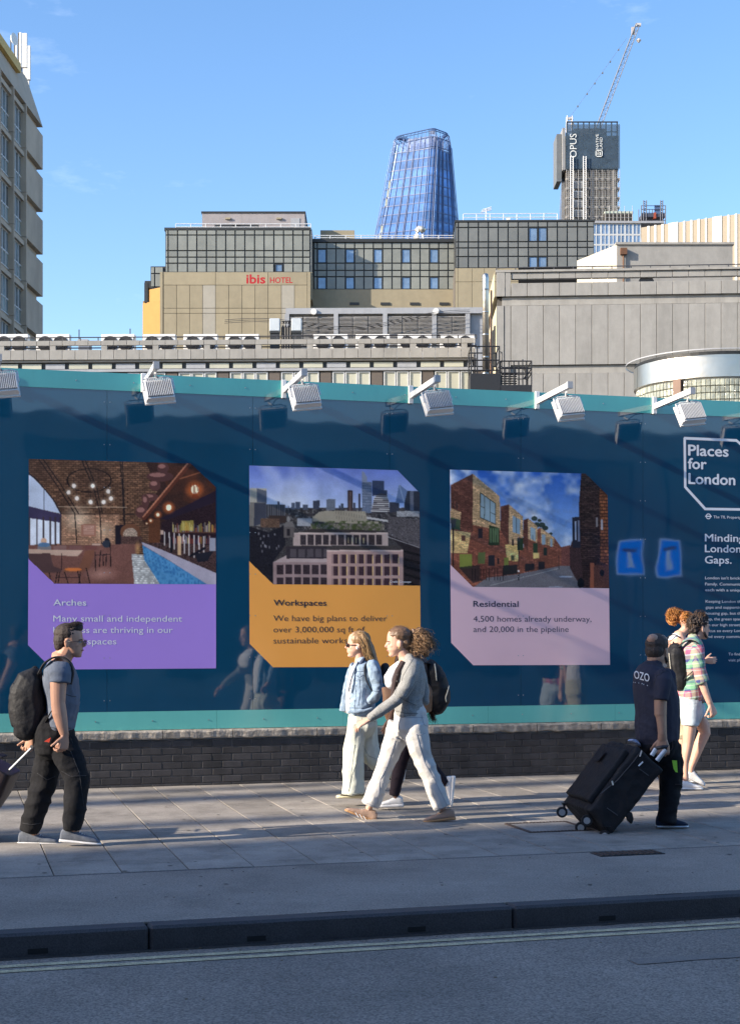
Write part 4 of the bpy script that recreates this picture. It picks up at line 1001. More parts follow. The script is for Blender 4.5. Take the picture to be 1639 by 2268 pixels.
def paint_city(c):
    g = np.clip((c.Y - 190) / 320, 0, 1)[..., None]; c.C = (np.array((104, 122, 190)) * (1 - g) + np.array((176, 192, 222)) * g) / 255
    c.put(c.Y < 520, (222, 226, 234), np.clip(c.fbm(70, 11) * 1.7 - .62, 0, .85) * np.clip((1300 - c.X) / 900, .15, 1))
    c.rect(0, 505, 3000, 3000, (66, 62, 62), grain=.35); v = c.noise(3, 21); c.put((c.Y > 510) & (c.Y < 720), (168, 164, 160), np.clip(v * 2 - 1.25, 0, .7)); c.put((c.Y > 510) & (c.Y < 760), (30, 30, 34), np.clip(c.noise(6, 23) * 1.6 - .8, 0, .7))
    for (x0, y0, x1, y1, col) in ((370, 455, 388, 495, (70, 74, 90)), (478, 465, 510, 520, (82, 90, 106)), (512, 457, 548, 515, (70, 78, 96)), (570, 480, 612, 520, (78, 84, 98)), (652, 447, 702, 516, (62, 66, 80)), (755, 437, 828, 521, (102, 108, 118)), (870, 470, 893, 520, (66, 72, 84)), (855, 488, 868, 520, (60, 66, 78)), (1008, 393, 1027, 532, (62, 60, 68)), (968, 465, 984, 528, (66, 66, 76)), (1038, 300, 1114, 545, (98, 108, 126)), (1120, 290, 1212, 410, (56, 66, 90)), (1212, 365, 1236, 470, (60, 68, 86)), (1255, 460, 1330, 540, (58, 60, 70)), (1372, 372, 1495, 530, (48, 52, 62)), (1418, 372, 1445, 526, (96, 100, 112))): c.rect(x0, y0, x1, y1, col, grain=.12)
    c.poly([(1035, 212), (1055, 222), (1076, 262), (1078, 305), (1035, 305)], (132, 140, 158)); c.rect(922, 378, 966, 530, (66, 54, 54)); c.ell(944, 376, 22, 12, (58, 48, 50)); c.rect(938, 380, 950, 528, (102, 84, 80))
    for k in range(9): c.line(1042, 318 + k * 22, 1110, 322 + k * 22, 3, (140, 148, 160))
    c.poly([(1112, 540), (1130, 440), (1160, 395), (1190, 386), (1232, 400), (1248, 450), (1252, 545)], (70, 66, 70))
    for k in range(9): c.line(1134 - k * 3, 410 + k * 15, 1244 + k, 412 + k * 15, 6, (206, 200, 192))
    c.poly([(1302, 466), (1330, 318), (1396, 370), (1372, 466)], (96, 116, 148)); c.line(1330, 318, 1372, 466, 4, (160, 176, 200))
    c.rect(148, 350, 285, 466, (178, 172, 156)); c.poly([(205, 350), (286, 372), (286, 470), (205, 460)], (92, 96, 106)); c.rect(148, 462, 280, 650, (126, 120, 112)); c.poly([(185, 465), (282, 470), (282, 620), (185, 650)], (64, 66, 76))
    c.rect(281, 478, 432, 575, (92, 92, 96)); [c.line(290 + 18 * k, 482, 290 + 18 * k, 575, 7, (52, 52, 58)) for k in range(8)]
    c.rect(300, 566, 440, 625, (62, 50, 46)); c.rect(235, 590, 385, 660, (96, 74, 60), grain=.3); c.rect(524, 588, 642, 650, (150, 150, 152), grain=.12)
    c.poly([(646, 580), (700, 536), (760, 528), (1060, 532), (1082, 606), (1168, 614), (1168, 642), (646, 612)], (158, 148, 128))
    for k in range(13): c.line(832 + k * 20, 532, 840 + k * 20, 612, 2.5, (112, 104, 90))
    c.poly([(1075, 575), (1490, 640), (1490, 655), (1075, 592)], (190, 186, 180)); c.rect(1310, 530, 1490, 575, (150, 148, 146), grain=.25)
    c.rect(630, 630, 1215, 682, (110, 104, 92), grain=.4); c.put((c.Y > 608) & (c.Y < 690) & (c.X > 640) & (c.X < 1190), (66, 76, 42), np.clip(c.noise(4, 31) * 2 - .7, 0, .9))
    c.poly([(500, 704), (650, 670), (1205, 686), (1246, 716)], (58, 52, 50), grain=.2)
    c.rect(493, 700, 1242, 806, (176, 156, 146)); c.rect(493, 700, 1242, 712, (196, 176, 164))
    for k in range(11): c.rect(549 + k * 60, 718, 596 + k * 60, 798, (58, 50, 52), grain=.35)
    for k in range(5): c.rect(925 + k * 30, 740, 935 + k * 30, 785, (230, 205, 150), .6)
    c.rect(410, 804, 1362, 842, (66, 60, 58), grain=.2); c.rect(437, 812, 758, 906, (52, 46, 50), grain=.2); [c.rect(470 + 66 * k, 830, 520 + 66 * k, 896, (88, 80, 82), .8) for k in range(5)]
    c.poly([(335, 935), (440, 880), (440, 906), (760, 906), (760, 940), (335, 942)], (176, 156, 150)); c.rect(335, 935, 760, 1125, (154, 130, 126))
    for r in ((955, 1030), (1055, 1125)):
        for k in range(6): c.rect(363 + k * 69.5, r[0], 418 + k * 69.5, r[1], (58, 46, 50), grain=.25)
    c.rect(760, 840, 1363, 1130, (180, 148, 138)); c.rect(760, 838, 1363, 850, (206, 180, 168))
    for (a, b_) in ((873, 945), (968, 1040), (1064, 1130)):
        for k in range(8):
            x = 812 + k * 66.5; c.rect(x - 16, a, x, b_, (150, 122, 116)); c.rect(x, a, x + 40 + k, b_, (66, 48, 54), grain=.2); c.rect(x + 36 + k * 1.5, a, x + 42 + k * 1.6, b_, (236, 196, 136))
    c.poly([(148, 652), (300, 700), (432, 640), (432, 800), (335, 935), (335, 1130), (148, 940)], (34, 32, 38), grain=.3)
    rg = np.random.default_rng(2)
    for k in range(14): x = 180 + rg.random() * 200; y = 690 + rg.random() * 160; c.rect(x, y, x + 10, y + 20, (150, 146, 150), .7)
    c.poly([(1242, 570), (1495, 600), (1495, 830), (1242, 740)], (86, 80, 80), grain=.4); c.poly([(1242, 720), (1495, 820), (1495, 1130), (1363, 1130), (1363, 830)], (44, 38, 40), grain=.25)
    c.path([(1242, 735), (1492, 820)], 5, (170, 164, 160)); [c.line(1375, 850 + 60 * k, 1495, 880 + 62 * k, 20, (28, 24, 26)) for k in range(5)]
    c.ell(462, 655, 42, 44, (112, 106, 102)); c.rect(420, 655, 502, 740, (98, 90, 86)); c.line(457, 490, 457, 620, 5, (90, 88, 92)); c.ell(457, 595, 14, 22, (130, 126, 122)); c.rect(446, 670, 468, 725, (40, 36, 40))

def paint_mews(c):
    g = np.clip((c.Y - 200) / 620, 0, 1)[..., None]; c.C = (np.array((42, 92, 178)) * (1 - g) + np.array((166, 192, 220)) * g) / 255
    v = c.fbm(36, 41); c.put(c.Y < 900, (236, 236, 236), np.clip(v * 2.4 - 1.05, 0, .95)); c.put(c.Y < 900, (120, 130, 150), np.clip(c.fbm(20, 47) * 1.6 - .95, 0, .5))
    for (x, y, r) in ((830, 590, 24), (870, 605, 16), (850, 640, 26), (890, 640, 26), (915, 665, 24), (960, 710, 14)): c.ell(x, y, r, r * .8, (52, 62, 54), .95, grain=.4)
    DB, LB, MBk = (104, 64, 52), (206, 166, 120), (142, 84, 64)
    bk = dict(bricks=(20, 8, .78), grain=.14)
    c.poly([(985, 800), (1045, 815), (1110, 800), (1130, 1000), (985, 980)], (120, 72, 62), grain=.3)
    c.poly([(930, 700), (985, 738), (1040, 815), (1045, 965), (930, 985)], MBk, **bk); c.poly([(932, 700), (985, 738), (985, 812), (932, 800)], LB, **bk); c.rect(957, 750, 972, 815, (150, 168, 176))
    c.poly([(855, 672), (880, 662), (932, 700), (935, 985), (855, 1000)], MBk, **bk); c.poly([(880, 664), (930, 702), (930, 800), (880, 790)], LB, **bk); c.rect(890, 715, 917, 795, (150, 168, 176)); c.rect(903, 820, 930, 880, (44, 52, 46))
    c.poly([(742, 602), (780, 588), (852, 648), (855, 1000), (745, 1020)], MBk, **bk); c.poly([(742, 602), (780, 588), (780, 850), (742, 790)], DB, **bk); c.poly([(780, 590), (852, 650), (852, 782), (780, 752)], LB, **bk); c.poly([(800, 655), (838, 672), (838, 768), (800, 750)], (150, 168, 172)); c.line(818, 660, 818, 760, 3, (60, 60, 56)); c.rect(820, 785, 855, 865, (50, 66, 46)); c.rect(820, 860, 866, 905, (230, 196, 120))
    c.poly([(562, 495), (628, 477), (740, 575), (745, 1022), (562, 1060)], MBk, **bk); c.poly([(562, 495), (628, 477), (628, 800), (562, 680)], DB, **bk); c.poly([(628, 477), (740, 577), (742, 748), (628, 704)], LB, **bk)
    c.poly([(657, 565), (718, 600), (718, 716), (657, 696)], (140, 160, 170)); c.line(686, 580, 686, 708, 4, (50, 56, 50)); c.poly([(628, 700), (700, 730), (700, 790), (600, 800), (628, 790)], LB, **bk); c.poly([(600, 795), (720, 800), (700, 930), (612, 920)], (236, 196, 120), **bk); c.rect(650, 755, 668, 805, (50, 40, 40)); c.rect(696, 742, 742, 840, (44, 60, 40)); c.rect(590, 898, 625, 1000, (120, 124, 60)); c.rect(645, 880, 672, 925, (80, 80, 56))
    c.poly([(172, 325), (343, 235), (555, 415), (560, 690), (600, 1062), (345, 1135), (168, 960)], MBk, **bk)
    c.poly([(168, 325), (343, 235), (343, 700), (168, 620)], DB, **bk); c.poly([(343, 235), (556, 415), (560, 682), (343, 640)], LB, **bk)
    c.poly([(168, 505), (250, 540), (250, 600), (168, 585)], LB, **bk); c.poly([(168, 680), (328, 702), (300, 862), (168, 862)], (228, 186, 122), **bk); c.poly([(172, 580), (246, 600), (246, 680), (172, 672)], (70, 84, 60)); [c.line(178 + 9 * k, 440 + 5 * k, 178 + 9 * k, 500 + 4 * k, 2, (40, 36, 40)) for k in range(7)]
    c.poly([(402, 385), (523, 470), (523, 635), (402, 582)], (146, 164, 168)); c.path([(402, 385), (523, 470), (523, 635), (402, 582), (402, 385)], 6, (56, 60, 50)); c.line(435, 408, 435, 598, 4, (60, 64, 54)); c.line(480, 440, 480, 618, 5, (60, 64, 54)); c.line(402, 490, 435, 505, 4, (60, 64, 54)); c.line(480, 540, 523, 560, 4, (60, 64, 54))
    c.poly([(470, 640), (553, 665), (553, 800), (470, 800)], (50, 62, 40)); [c.rect(480 + 18 * k, 665, 492 + 18 * k, 780, (110, 130, 90), .8) for k in range(4)]; c.rect(385, 668, 422, 745, (48, 40, 44)); c.rect(255, 725, 285, 765, (90, 60, 50))
    c.rect(240, 872, 337, 985, (132, 136, 62)); c.rect(385, 856, 440, 948, (96, 104, 60)); c.rect(467, 880, 515, 962, (44, 40, 44)); c.rect(535, 902, 552, 948, (50, 40, 40))
    c.poly([(340, 1140), (455, 1058), (700, 1030), (1030, 965), (1120, 965), (1215, 1140)], (118, 112, 112), grain=.12); c.path([(480, 1120), (1020, 985)], 5, (168, 162, 156))
    c.ell(1080, 1050, 60, 6, (190, 196, 206), .8); c.ell(1000, 1130, 60, 5, (180, 180, 190), .7)
    c.poly([(230, 975), (452, 950), (452, 1070), (345, 1100)], (40, 36, 38), .75); c.rect(400, 955, 452, 1072, (128, 74, 60), bricks=(16, 7, .7)); c.poly([(455, 965), (590, 960), (590, 1045), (455, 1055)], (120, 72, 60), bricks=(16, 7, .7)); c.poly([(585, 960), (695, 955), (695, 1025), (585, 1040)], (34, 36, 38), .9); c.poly([(755, 950), (830, 945), (830, 995), (755, 1010)], (36, 36, 40), .9); c.poly([(860, 930), (912, 930), (912, 985), (860, 995)], (40, 38, 42), .9)
    [c.line(340 + 22 * k, 985, 340 + 22 * k, 1078, 3, (22, 22, 24)) for k in range(12)]
    c.poly([(1110, 820), (1200, 560), (1215, 1140), (1165, 1080), (1110, 980)], (66, 46, 44), grain=.35)
    c.poly([(1130, 580), (1195, 575), (1195, 820), (1130, 820)], (40, 40, 50)); c.rect(1150, 610, 1162, 760, (170, 176, 190)); c.rect(1172, 605, 1190, 770, (120, 124, 140))
    c.poly([(1200, 230), (1240, 230), (1420, 410), (1425, 1145), (1215, 1145), (1180, 500)], (58, 40, 36), bricks=(46, 16, .62), grain=.3)
    c.put(c.inside([(1205, 240), (1345, 300), (1345, 930), (1215, 930)]), (150, 120, 100), np.clip(np.sin(c.Y / 7.5 + c.noise(5, 3) * 5) - .72, 0, .5)); c.poly([(1345, 350), (1410, 410), (1418, 960), (1350, 930)], (126, 74, 46), bricks=(30, 26, .5), grain=.2)
    c.rect(1355, 595, 1372, 680, (190, 190, 196), .8); c.rect(1315, 582, 1330, 655, (150, 140, 136), .8); c.rect(1270, 940, 1300, 1145, (150, 86, 60)); c.rect(1300, 960, 1420, 1140, (90, 56, 44), grain=.3); c.ell(1365, 1020, 18, 26, (24, 20, 22)); c.ell(1195, 1100, 26, 40, (22, 22, 26))
    c.line(189, 610, 189, 975, 9, (34, 30, 36)); c.poly([(166, 600), (215, 590), (205, 660), (172, 665)], (60, 62, 66)); c.line(706, 770, 706, 1075, 6, (30, 30, 34)); c.poly([(694, 742), (722, 742), (716, 772), (698, 772)], (50, 54, 56)); c.ell(706, 1006, 8, 8, (240, 236, 226)); c.line(1022, 880, 1022, 990, 4, (30, 28, 32))

cva = lambda x, y: (x / 3.1252, 983.4 + y / 3.1252)
cvb = lambda x, y: (511.3 + x / 3.5716, 983.4 + y / 3.5716)
cvc = lambda x, y: (950.6 + x / 3.5716, 983.4 + y / 3.5716)
ar = 1.0
p1 = poster('arches_poster', 'purple Arches poster with a photo of a brick vaulted bar', cva,
    [(200, 790), (380, 966), (1497, 970), (1497, 1553), (510, 1560), (370, 1562), (197, 1392)], purple,
    ((202, 103), (1495, 140), (1497, 971), (202, 966)), [(200, 90), (1322, 90), (1322, 135), (1500, 303), (1500, 1000), (378, 1000), (378, 965), (200, 795)], paint_bar, 330, 222)
p2 = poster('workspaces_poster', 'orange Workspaces poster with a photo of the city skyline over offices', cvb,
    [(147, 925), (337, 1110), (1497, 1116), (1502, 1762), (335, 1766), (150, 1580)], orange,
    ((147, 170), (1490, 213), (1497, 1120), (150, 1106)), [(140, 150), (1318, 150), (1318, 208), (1493, 388), (1510, 1200), (337, 1200), (335, 1108), (140, 921)], paint_city, 330, 224)
p3 = poster('residential_poster', 'pink Residential poster with a photo of a brick mews street', cvc,
    [(166, 950), (347, 1130), (1420, 1139), (1427, 1747), (347, 1750), (172, 1572)], pink,
    ((162, 202), (1405, 240), (1420, 1141), (168, 1128)), [(150, 190), (1237, 190), (1237, 238), (1410, 407), (1425, 1200), (345, 1200), (345, 1131), (150, 940)], paint_mews, 320, 238)
wtext('Arches', p1, 119.4, 192, 1341, 14.2, whitep, .018)
wtext('Many small and independent', p1, 119, 404, 1376.6, 14.4, whitep, .0)
wtext('business are thriving in our', p1, 119, 383.4, 1402, 14.4, whitep)
wtext('unique spaces', p1, 119, 258.6, 1427.6, 14.4, whitep)
wtext('Workspaces', p2, 606.5, 723, 1341, 13.6, ink, .02)
wtext('We have big plans to deliver', p2, 606, 857, 1375.6, 13.6, ink, -.005)
wtext('over 3,000,000 sq ft of', p2, 606, 808, 1400.6, 13.6, ink, -.005)
wtext('sustainable workspace', p2, 606, 811, 1425.2, 13.6, ink, -.005)
wtext('Credit: Cityscape', p2, 863.5, 910, 1290.5, 5, whitep)
wtext('Residential', p3, 1048, 1147.4, 1343.7, 13.6, ink, .02)
wtext('4,500 homes already underway,', p3, 1047.8, 1309, 1376.8, 13.6, ink, -.005)
wtext('and 20,000 in the pipeline', p3, 1047.8, 1258.6, 1400, 13.6, ink, -.005)
# right hand text sheet
cvd = lambda x, y: (1311.1 + x / 3.844, 917.8 + y / 3.844)
ts = thing('branding_panel', 'white Places for London frame and text printed on navy at the right edge', 'sign', WF.O, WF.a)
def strip(b, P, w, m, y=-.001):
    P = [Vector((WF.x(p), 0, WF.z(p, q))) for p, q in P]
    for i in range(len(P) - 1):
        d = (P[i + 1] - P[i]).normalized(); nn = Vector((-d.z, 0, d.x)) * w / 2; a = P[i] - d * w / 2 * .4; c = P[i + 1] + d * w / 2 * .4
        yy = y - .0003 * i; b.poly([Vector((v.x, yy, v.z)) for v in (a - nn, c - nn, c + nn, a + nn)], m)
b = MB(); fx = cvd(785, 203)
strip(b, [cvd(1225, 222), cvd(785, 203), cvd(790, 618), cvd(960, 805)], .032, whitep)
x9 = cvd(960, 805); strip(b, [x9, (1694, x9[1] + 2)], .03, whitep, -.0018); strip(b, [cvd(1225, 222), (1692, 1030), (1694, x9[1] + 2)], .03, whitep, -.0024); b.build('frame_outline', ts)
def dtext(txt, x0, x1, base, cap, bold=0.0, ref=None):
    p0 = cvd(x0, base); p1_ = cvd(x1, base); return wtext(txt, ts, p0[0], p1_[0], p0[1], cap / 3.844, whitep, bold, ref)
dtext('Places', 817, 1156, 348, 95, .045); dtext('for', 815, 970, 462, 95, .045); dtext('London', 819, 1213, 590, 95, .045)
b = MB(); rc = cvd(987, 868); rx_, rz = WF.x(rc[0]), WF.z(*rc)
R_ = .034
v = []; n = 28
for k in range(n): a = 2 * math.pi * k / n; v += [(rx_ + R_ * math.cos(a), -.001, rz + R_ * math.sin(a)), (rx_ + R_ * .68 * math.cos(a), -.001, rz + R_ * .68 * math.sin(a))]
b.add(v, [[2 * k, 2 * k + 1, (2 * k + 3) % (2 * n), (2 * k + 2) % (2 * n)] for k in range(n)], whitep); b.box(rx_ - .043, rx_ + .043, -.0020, -.0016, rz - .007, rz + .007, whitep); b.build('roundel', ts)
dtext('The TfL Property Company', 1030, 1262, 884, 24, .01, 'The TfL Property')
dtext('Minding', 958, 1292, 1080, 66, .035); dtext("London's", 958, 1262, 1172, 66, .035, 'London'); dtext('Gaps.', 958, 1183, 1268, 66, .035)
dtext("London isn't bricks", 959, 1268, 1403, 24, .02); dtext('Family. Communities', 959, 1256, 1455, 24, .02, 'Family. Communit'); dtext('each with a unique', 960, 1262, 1505, 24, .02, 'each with a uniqu')
for (tx_, rf, x1, bs) in (('Keeping London the', 'Keeping London th', 1262, 1603), ('gaps and supporting', 'gaps and supportin', 1263, 1653), ('housing gap, but the', 'housing gap, but th', 1262, 1704), ('gap, the green space', 'gap, the green spac', 1262, 1753), ('on our high streets', 'on our high street', 1256, 1803), ('focus so every London', 'focus so every Lon', 1262, 1853), ('and every community', 'and every commu', 1260, 1903)): dtext(tx_, 963, x1, bs, 24, .0, rf)
dtext('To find', 1157, 1258, 2052, 24); dtext('visit pl', 1157, 1254, 2103, 24)

# ---------------------------------------------------------------- floodlights on arms
lamp_rib = mat('lamp_fins', (.56, .56, .56), .45, .06, 6); lamp_glass = mat('lamp_glass', (.05, .06, .07), .08, .1, spec=.8); lamp_w = mat('lamp_white', (.74, .73, .70), .4, .05)
def make_lamp(loc):
    t = thing('floodlight', 'x', 'floodlight', loc, WF.a, 'floodlights along the hoarding top')
    pbox('wall_bracket', t, -.04, .012, -.035, 0, -.10, .10, lamp_w, .005)
    M = Matrix.Translation((0, -.03, -.01)) @ Matrix.Rotation(math.radians(-3), 4, 'X')
    b = MB(); b.box(-.024, .024, -.86, 0, -.030, .030, lamp_w, M); b.build('arm', t)
    b = MB(); b.tube([(.03, -.04, .03), (.034, -.3, -.035), (.036, -.6, -.02), (.03, -.80, -.06), (.03, -.80, -.14)], .005, ink, 5); b.build('cable', t)
    b = MB(); b.box(-.03, .03, -.90, -.86, -.037, .037, mat('lamp_grey', (.4, .4, .4), .5) if 'lamp_grey' not in bpy.data.materials else bpy.data.materials['lamp_grey'], M); b.build('arm_cap', t)
    H = Vector((0.0, -.82, .005)); T = Matrix.Translation(H + Vector((.04, 0, -.195))) @ Matrix.Rotation(math.radians(-7), 4, 'Y') @ Matrix.Rotation(math.radians(-28), 4, 'X')
    b = MB(); yk = T @ Vector((0, .0, .10))
    b.tube([T @ Vector((-.155, 0, 0)), T @ Vector((-.155, .0, .125)), T @ Vector((-.10, 0, .145)), T @ Vector((.10, 0, .145)), T @ Vector((.155, 0, .125)), T @ Vector((.155, 0, 0))], .008, lamp_rib, 5); b.tube([H + Vector((0, 0, -.03)), T @ Vector((0, 0, .145))], .012, lamp_w, 6); b.build('yoke', t)
    f = MB(); f.box(-.145, .145, .0, .055, -.115, .115, lamp_w, T); fr = f.build('housing', t)
    f = MB(); f.box(-.155, .155, .055, .075, -.13, .13, lamp_w, T); f.build('frame', t)
    g = MB(); g.box(-.125, .125, .075, .078, -.10, .10, lamp_glass, T); g.build('glass', t)
    r = MB()
    for k in range(15): x = -.126 + k * .018; r.box(x - .0035, x + .0035, -.045, 0, -.10, .105, lamp_rib, T)
    r.box(-.135, .135, -.02, 0, -.115, -.10, lamp_w, T); r.build('cooling_fins', t); return t
zl = 4.28
proto = make_lamp(WF.O + Matrix.Rotation(WF.a, 3, 'Z') @ Vector((lampx[2], -.006, zl)))
proto['label'] = 'leftmost floodlight on the hoarding, cut off by the picture edge'
ll = ['floodlight above the purple poster', 'floodlight above the left part of the orange poster', 'floodlight above the right end of the orange poster', 'floodlight above the pink poster', 'floodlight above the Places for London frame', 'floodlight beyond the right picture edge']
for k, x in enumerate(lampx[3:]):
    c = copy_tree(proto); c.location = WF.O + Matrix.Rotation(WF.a, 3, 'Z') @ Vector((x, -.006, zl)); c['label'] = ll[k]
# ================================================================== BRICK BASE WALL
bw = WF.thing('brick_wall', 'low sooty dark brick wall with a chipped white stone coping', 'wall')
brick_m = mat('sooty_brick', (.046, .042, .042), .75, .35, 7, rnd=.28, bump=.5, bscale=120, stain=.4, sscale=2)
mortar = mat('pale_mortar', (.10, .094, .088), .95, .5, 9, stain=.5, sscale=2)
cope_m = mat('peeling_coping', (.34, .30, .25), .9, .45, 14, stretch=(1, 1, 2.5), stain=.65, sscale=2.5, bump=.5, bscale=40)
pbox('mortar_bed', bw, -14, 11, -.052, .25, -.05, .49, mortar)
Lb, Hb = .215, .0765
x0b = -4.35
for r in range(7):
    for k in range(42):
        x = x0b + k * Lb + (Lb / 2 if r % 2 else 0) + random.uniform(-.003, .003); z = .485 - (r + 1) * Hb
        if z < -.06: continue
        pbox('brick', bw, x + .005, x + Lb - .006, -.058 - random.choice((0, .001, .002)), .02, max(z + .005, -.04), z + Hb - .005, brick_m, .004)
pbox('brickwork', bw, 4.80, 11, -.058, .02, -.04, .48, brick_m); pbox('brickwork', bw, -14, -4.36, -.058, .02, -.04, .48, brick_m)
# coping stones: chipped blocks
def coping(x0, x1):
    n = max(6, int((x1 - x0) / .035)); v = []; f = []
    for i in range(n + 1):
        x = x0 + (x1 - x0) * i / n
        e = .012 * noise.noise(Vector((x * 9, 0, 0))) + .007 * noise.noise(Vector((x * 30, 5, 0)))
        e2 = .014 * noise.noise(Vector((x * 7, 9, 0))) + .006 * noise.noise(Vector((x * 33, 2, 0)))
        y = -.085 + .01 * noise.noise(Vector((x * 12, 3, 3)))
        v += [(x, .04, .498), (x, y + .012, .503 + e2), (x, y, .515 + e2), (x, y, .575 + e), (x, y + .018, .592 + e * .5), (x, .04, .597)]
    for i in range(n):
        for k in range(5): f.append([i * 6 + k, (i + 1) * 6 + k, (i + 1) * 6 + k + 1, i * 6 + k + 1])
    f.append([0, 1, 2, 3, 4, 5][::-1]); f.append([n * 6 + k for k in range(6)])
    b = MB(); b.add(v, f, cope_m); return b.build('coping_stone', bw)
cs = [-14, -10, -7, -5.2, -4.1, -3.25, -2.3, -1.55, -.62, .35, 1.18, 1.95, 2.74, 3.4, 4.3, 5.2, 7, 9, 11]
for i in range(len(cs) - 1): coping(cs[i] + .004, cs[i + 1] - .004)

# ================================================================== GROUND
def wframe(name='x'): return WF.O, WF.a
def wplane(name, x0, x1, n0, n1, z, m, kind='structure', nx=1, ny=1):
    b = MB(); b.poly([(x0, -n1, z), (x1, -n1, z), (x1, -n0, z), (x0, -n0, z)], m)
    o = b.build(name, None, WF.O, rot=(0, 0, WF.a)); o['kind'] = kind; return o
slab_m = mat('paving_stone', (.30, .27, .235), .8, .20, 1.6, rnd=.13, speck=.16, bump=.4, bscale=60, stain=.5, sscale=1.0)
grout = mat('dark_joint', (.035, .033, .03), .95, .2, 6)
asph = mat('road_asphalt', (.235, .20, .168), .85, .22, .7, speck=.5, bump=.9, bscale=85, stain=.25, sscale=.35)
apron = mat('footway_asphalt', (.255, .222, .19), .85, .2, .8, speck=.34, bump=.6, bscale=80, stain=.3, sscale=.5)
gran = mat('dark_granite_kerb', (.045, .043, .046), .65, .25, 3, rnd=.06, speck=.35, bump=.4, bscale=110)
yel_l = mat('worn_yellow_paint', (.52, .44, .27), .8, .3, 9, speck=.35, bump=.4, bscale=110, stain=.35, sscale=3)
tar = mat('tar_repair', (.20, .172, .147), .75, .2, 3, speck=.3, bump=.5, bscale=120)
g = MB(); g.poly([(-1500, -800, -.16), (1500, -800, -.16), (1500, 2500, -.16), (-1500, 2500, -.16)], mat('ground_earth', (.09, .085, .075), .95, .2, .2)); g.build('ground')['kind'] = 'structure'
for o in [bpy.data.objects['ground']]: o['kind'] = 'structure'
pv = bpy.data.objects.new('pavement', None); COL.objects.link(pv); pv.location = WF.O; pv.rotation_euler = (0, 0, WF.a); pv['kind'] = 'structure'
pbox('bedding', pv, -18, 14, -7.27, .2, -.15, -.012, grout)
W_, L_ = .462, .70
ncol = 21; x0 = WF.x(117 - 0) if False else -4.72
nst = 0
for i in range(ncol):
    xa = x0 + i * W_; off = (.35 if i % 2 else 0) + .06 * (i % 3); y = -5.51
    rows = [y]; yy = y + (L_ - off if off else L_)
    while yy < -.12: rows.append(yy); yy += L_
    rows.append(-.06)
    for j in range(len(rows) - 1):
        a, c = rows[j], rows[j + 1]
        if c - a < .06: continue
        dz = random.uniform(-.0015, .0015)
        o = pbox('paving_stone', pv, xa + .004, xa + W_ - .004, a + .004, c - .004, -.05 + dz, dz, slab_m, .003); nst += 1
pbox('paving_field', pv, x0 + ncol * W_ + .004, 14, -5.506, -.06, -.05, 0, slab_m, .003); pbox('paving_field', pv, -18, x0 - .004, -5.506, -.06, -.05, 0, slab_m, .003)
pbox('edge_strip', pv, -18, 14, -5.535, -5.514, -.05, -.003, gran)
pbox('asphalt_strip', pv, -18, 14, -7.268, -5.54, -.05, -.002, apron)
# kerbstones: joints at the picture columns 328 and 1128
kj = WF.x(0)
def kx(px):      # position along the kerb for a picture column
    q = (px - CX) / F; n = 7.35; ox = WF.s * n; oyy = WF.O.y - WF.c * n; return (q * oyy - ox) / (WF.c - q * WF.s)
ka, kb = kx(328), kx(1128); kl = kb - ka
for i in range(-6, 7): pbox('kerbstone', pv, ka + i * kl + .004, ka + (i + 1) * kl - .004, -7.42, -7.27, -.30, 0.0, gran, .016)
slot = mat('slot_shadow', (.012, .012, .012), .9)
for i in range(-5, 6):
    for u in (.28, .72):
        x = ka + (i + u) * kl; pbox('drain_slot', pv, x - .055, x + .055, -7.4225, -7.40, -.118, -.088, slot)
    x = ka + (i + .5) * kl; pbox('top_slot', pv, x - .09, x + .09, -7.30, -7.285, -.004, .0012, slot)
road = bpy.data.objects.new('road', None); COL.objects.link(road); road.location = WF.O; road.rotation_euler = (0, 0, WF.a); road['kind'] = 'structure'
ZR = -.135
b = MB(); b.poly([(-60, -14.6, ZR), (60, -14.6, ZR), (60, -7.40, ZR), (-60, -7.40, ZR)], asph); b.build('asphalt', road)
def wobble_strip(name, n0, n1, x0_, x1_, z, m, amp=.004, seed=0, frq=2.0):
    b = MB(); n = 160; v = []
    for i in range(n + 1):
        x = x0_ + (x1_ - x0_) * i / n; a = amp * noise.noise(Vector((x * frq * 3, seed, 0))); c = amp * noise.noise(Vector((x * frq * 3, seed + 9, 4)))
        v += [(x, -n1 + a, z), (x, -n0 + c, z)]
    b.add(v, [[2 * i, 2 * i + 2, 2 * i + 3, 2 * i + 1] for i in range(n)], m); return b.build(name, road)
wobble_strip('yellow_line', 7.595, 7.655, -9, 8, ZR + .004, yel_l, .006, 1); wobble_strip('yellow_line', 7.715, 7.775, -9, 8, ZR + .004, yel_l, .006, 2)
wobble_strip('tar_strip', 8.38, 8.50, -.9, 8, ZR + .004, tar, .02, 5, 1.0)
wobble_strip('gutter_grime', 7.42, 7.47, -9, 8, ZR + .003, grout, .02, 7, 2.5)
far = bpy.data.objects.new('far_pavement', None); COL.objects.link(far); far.location = WF.O; far.rotation_euler = (0, 0, WF.a); far['kind'] = 'structure'
pbox('far_paving', far, -60, 60, -21, -14.6, -.3, -.01, slab_m)

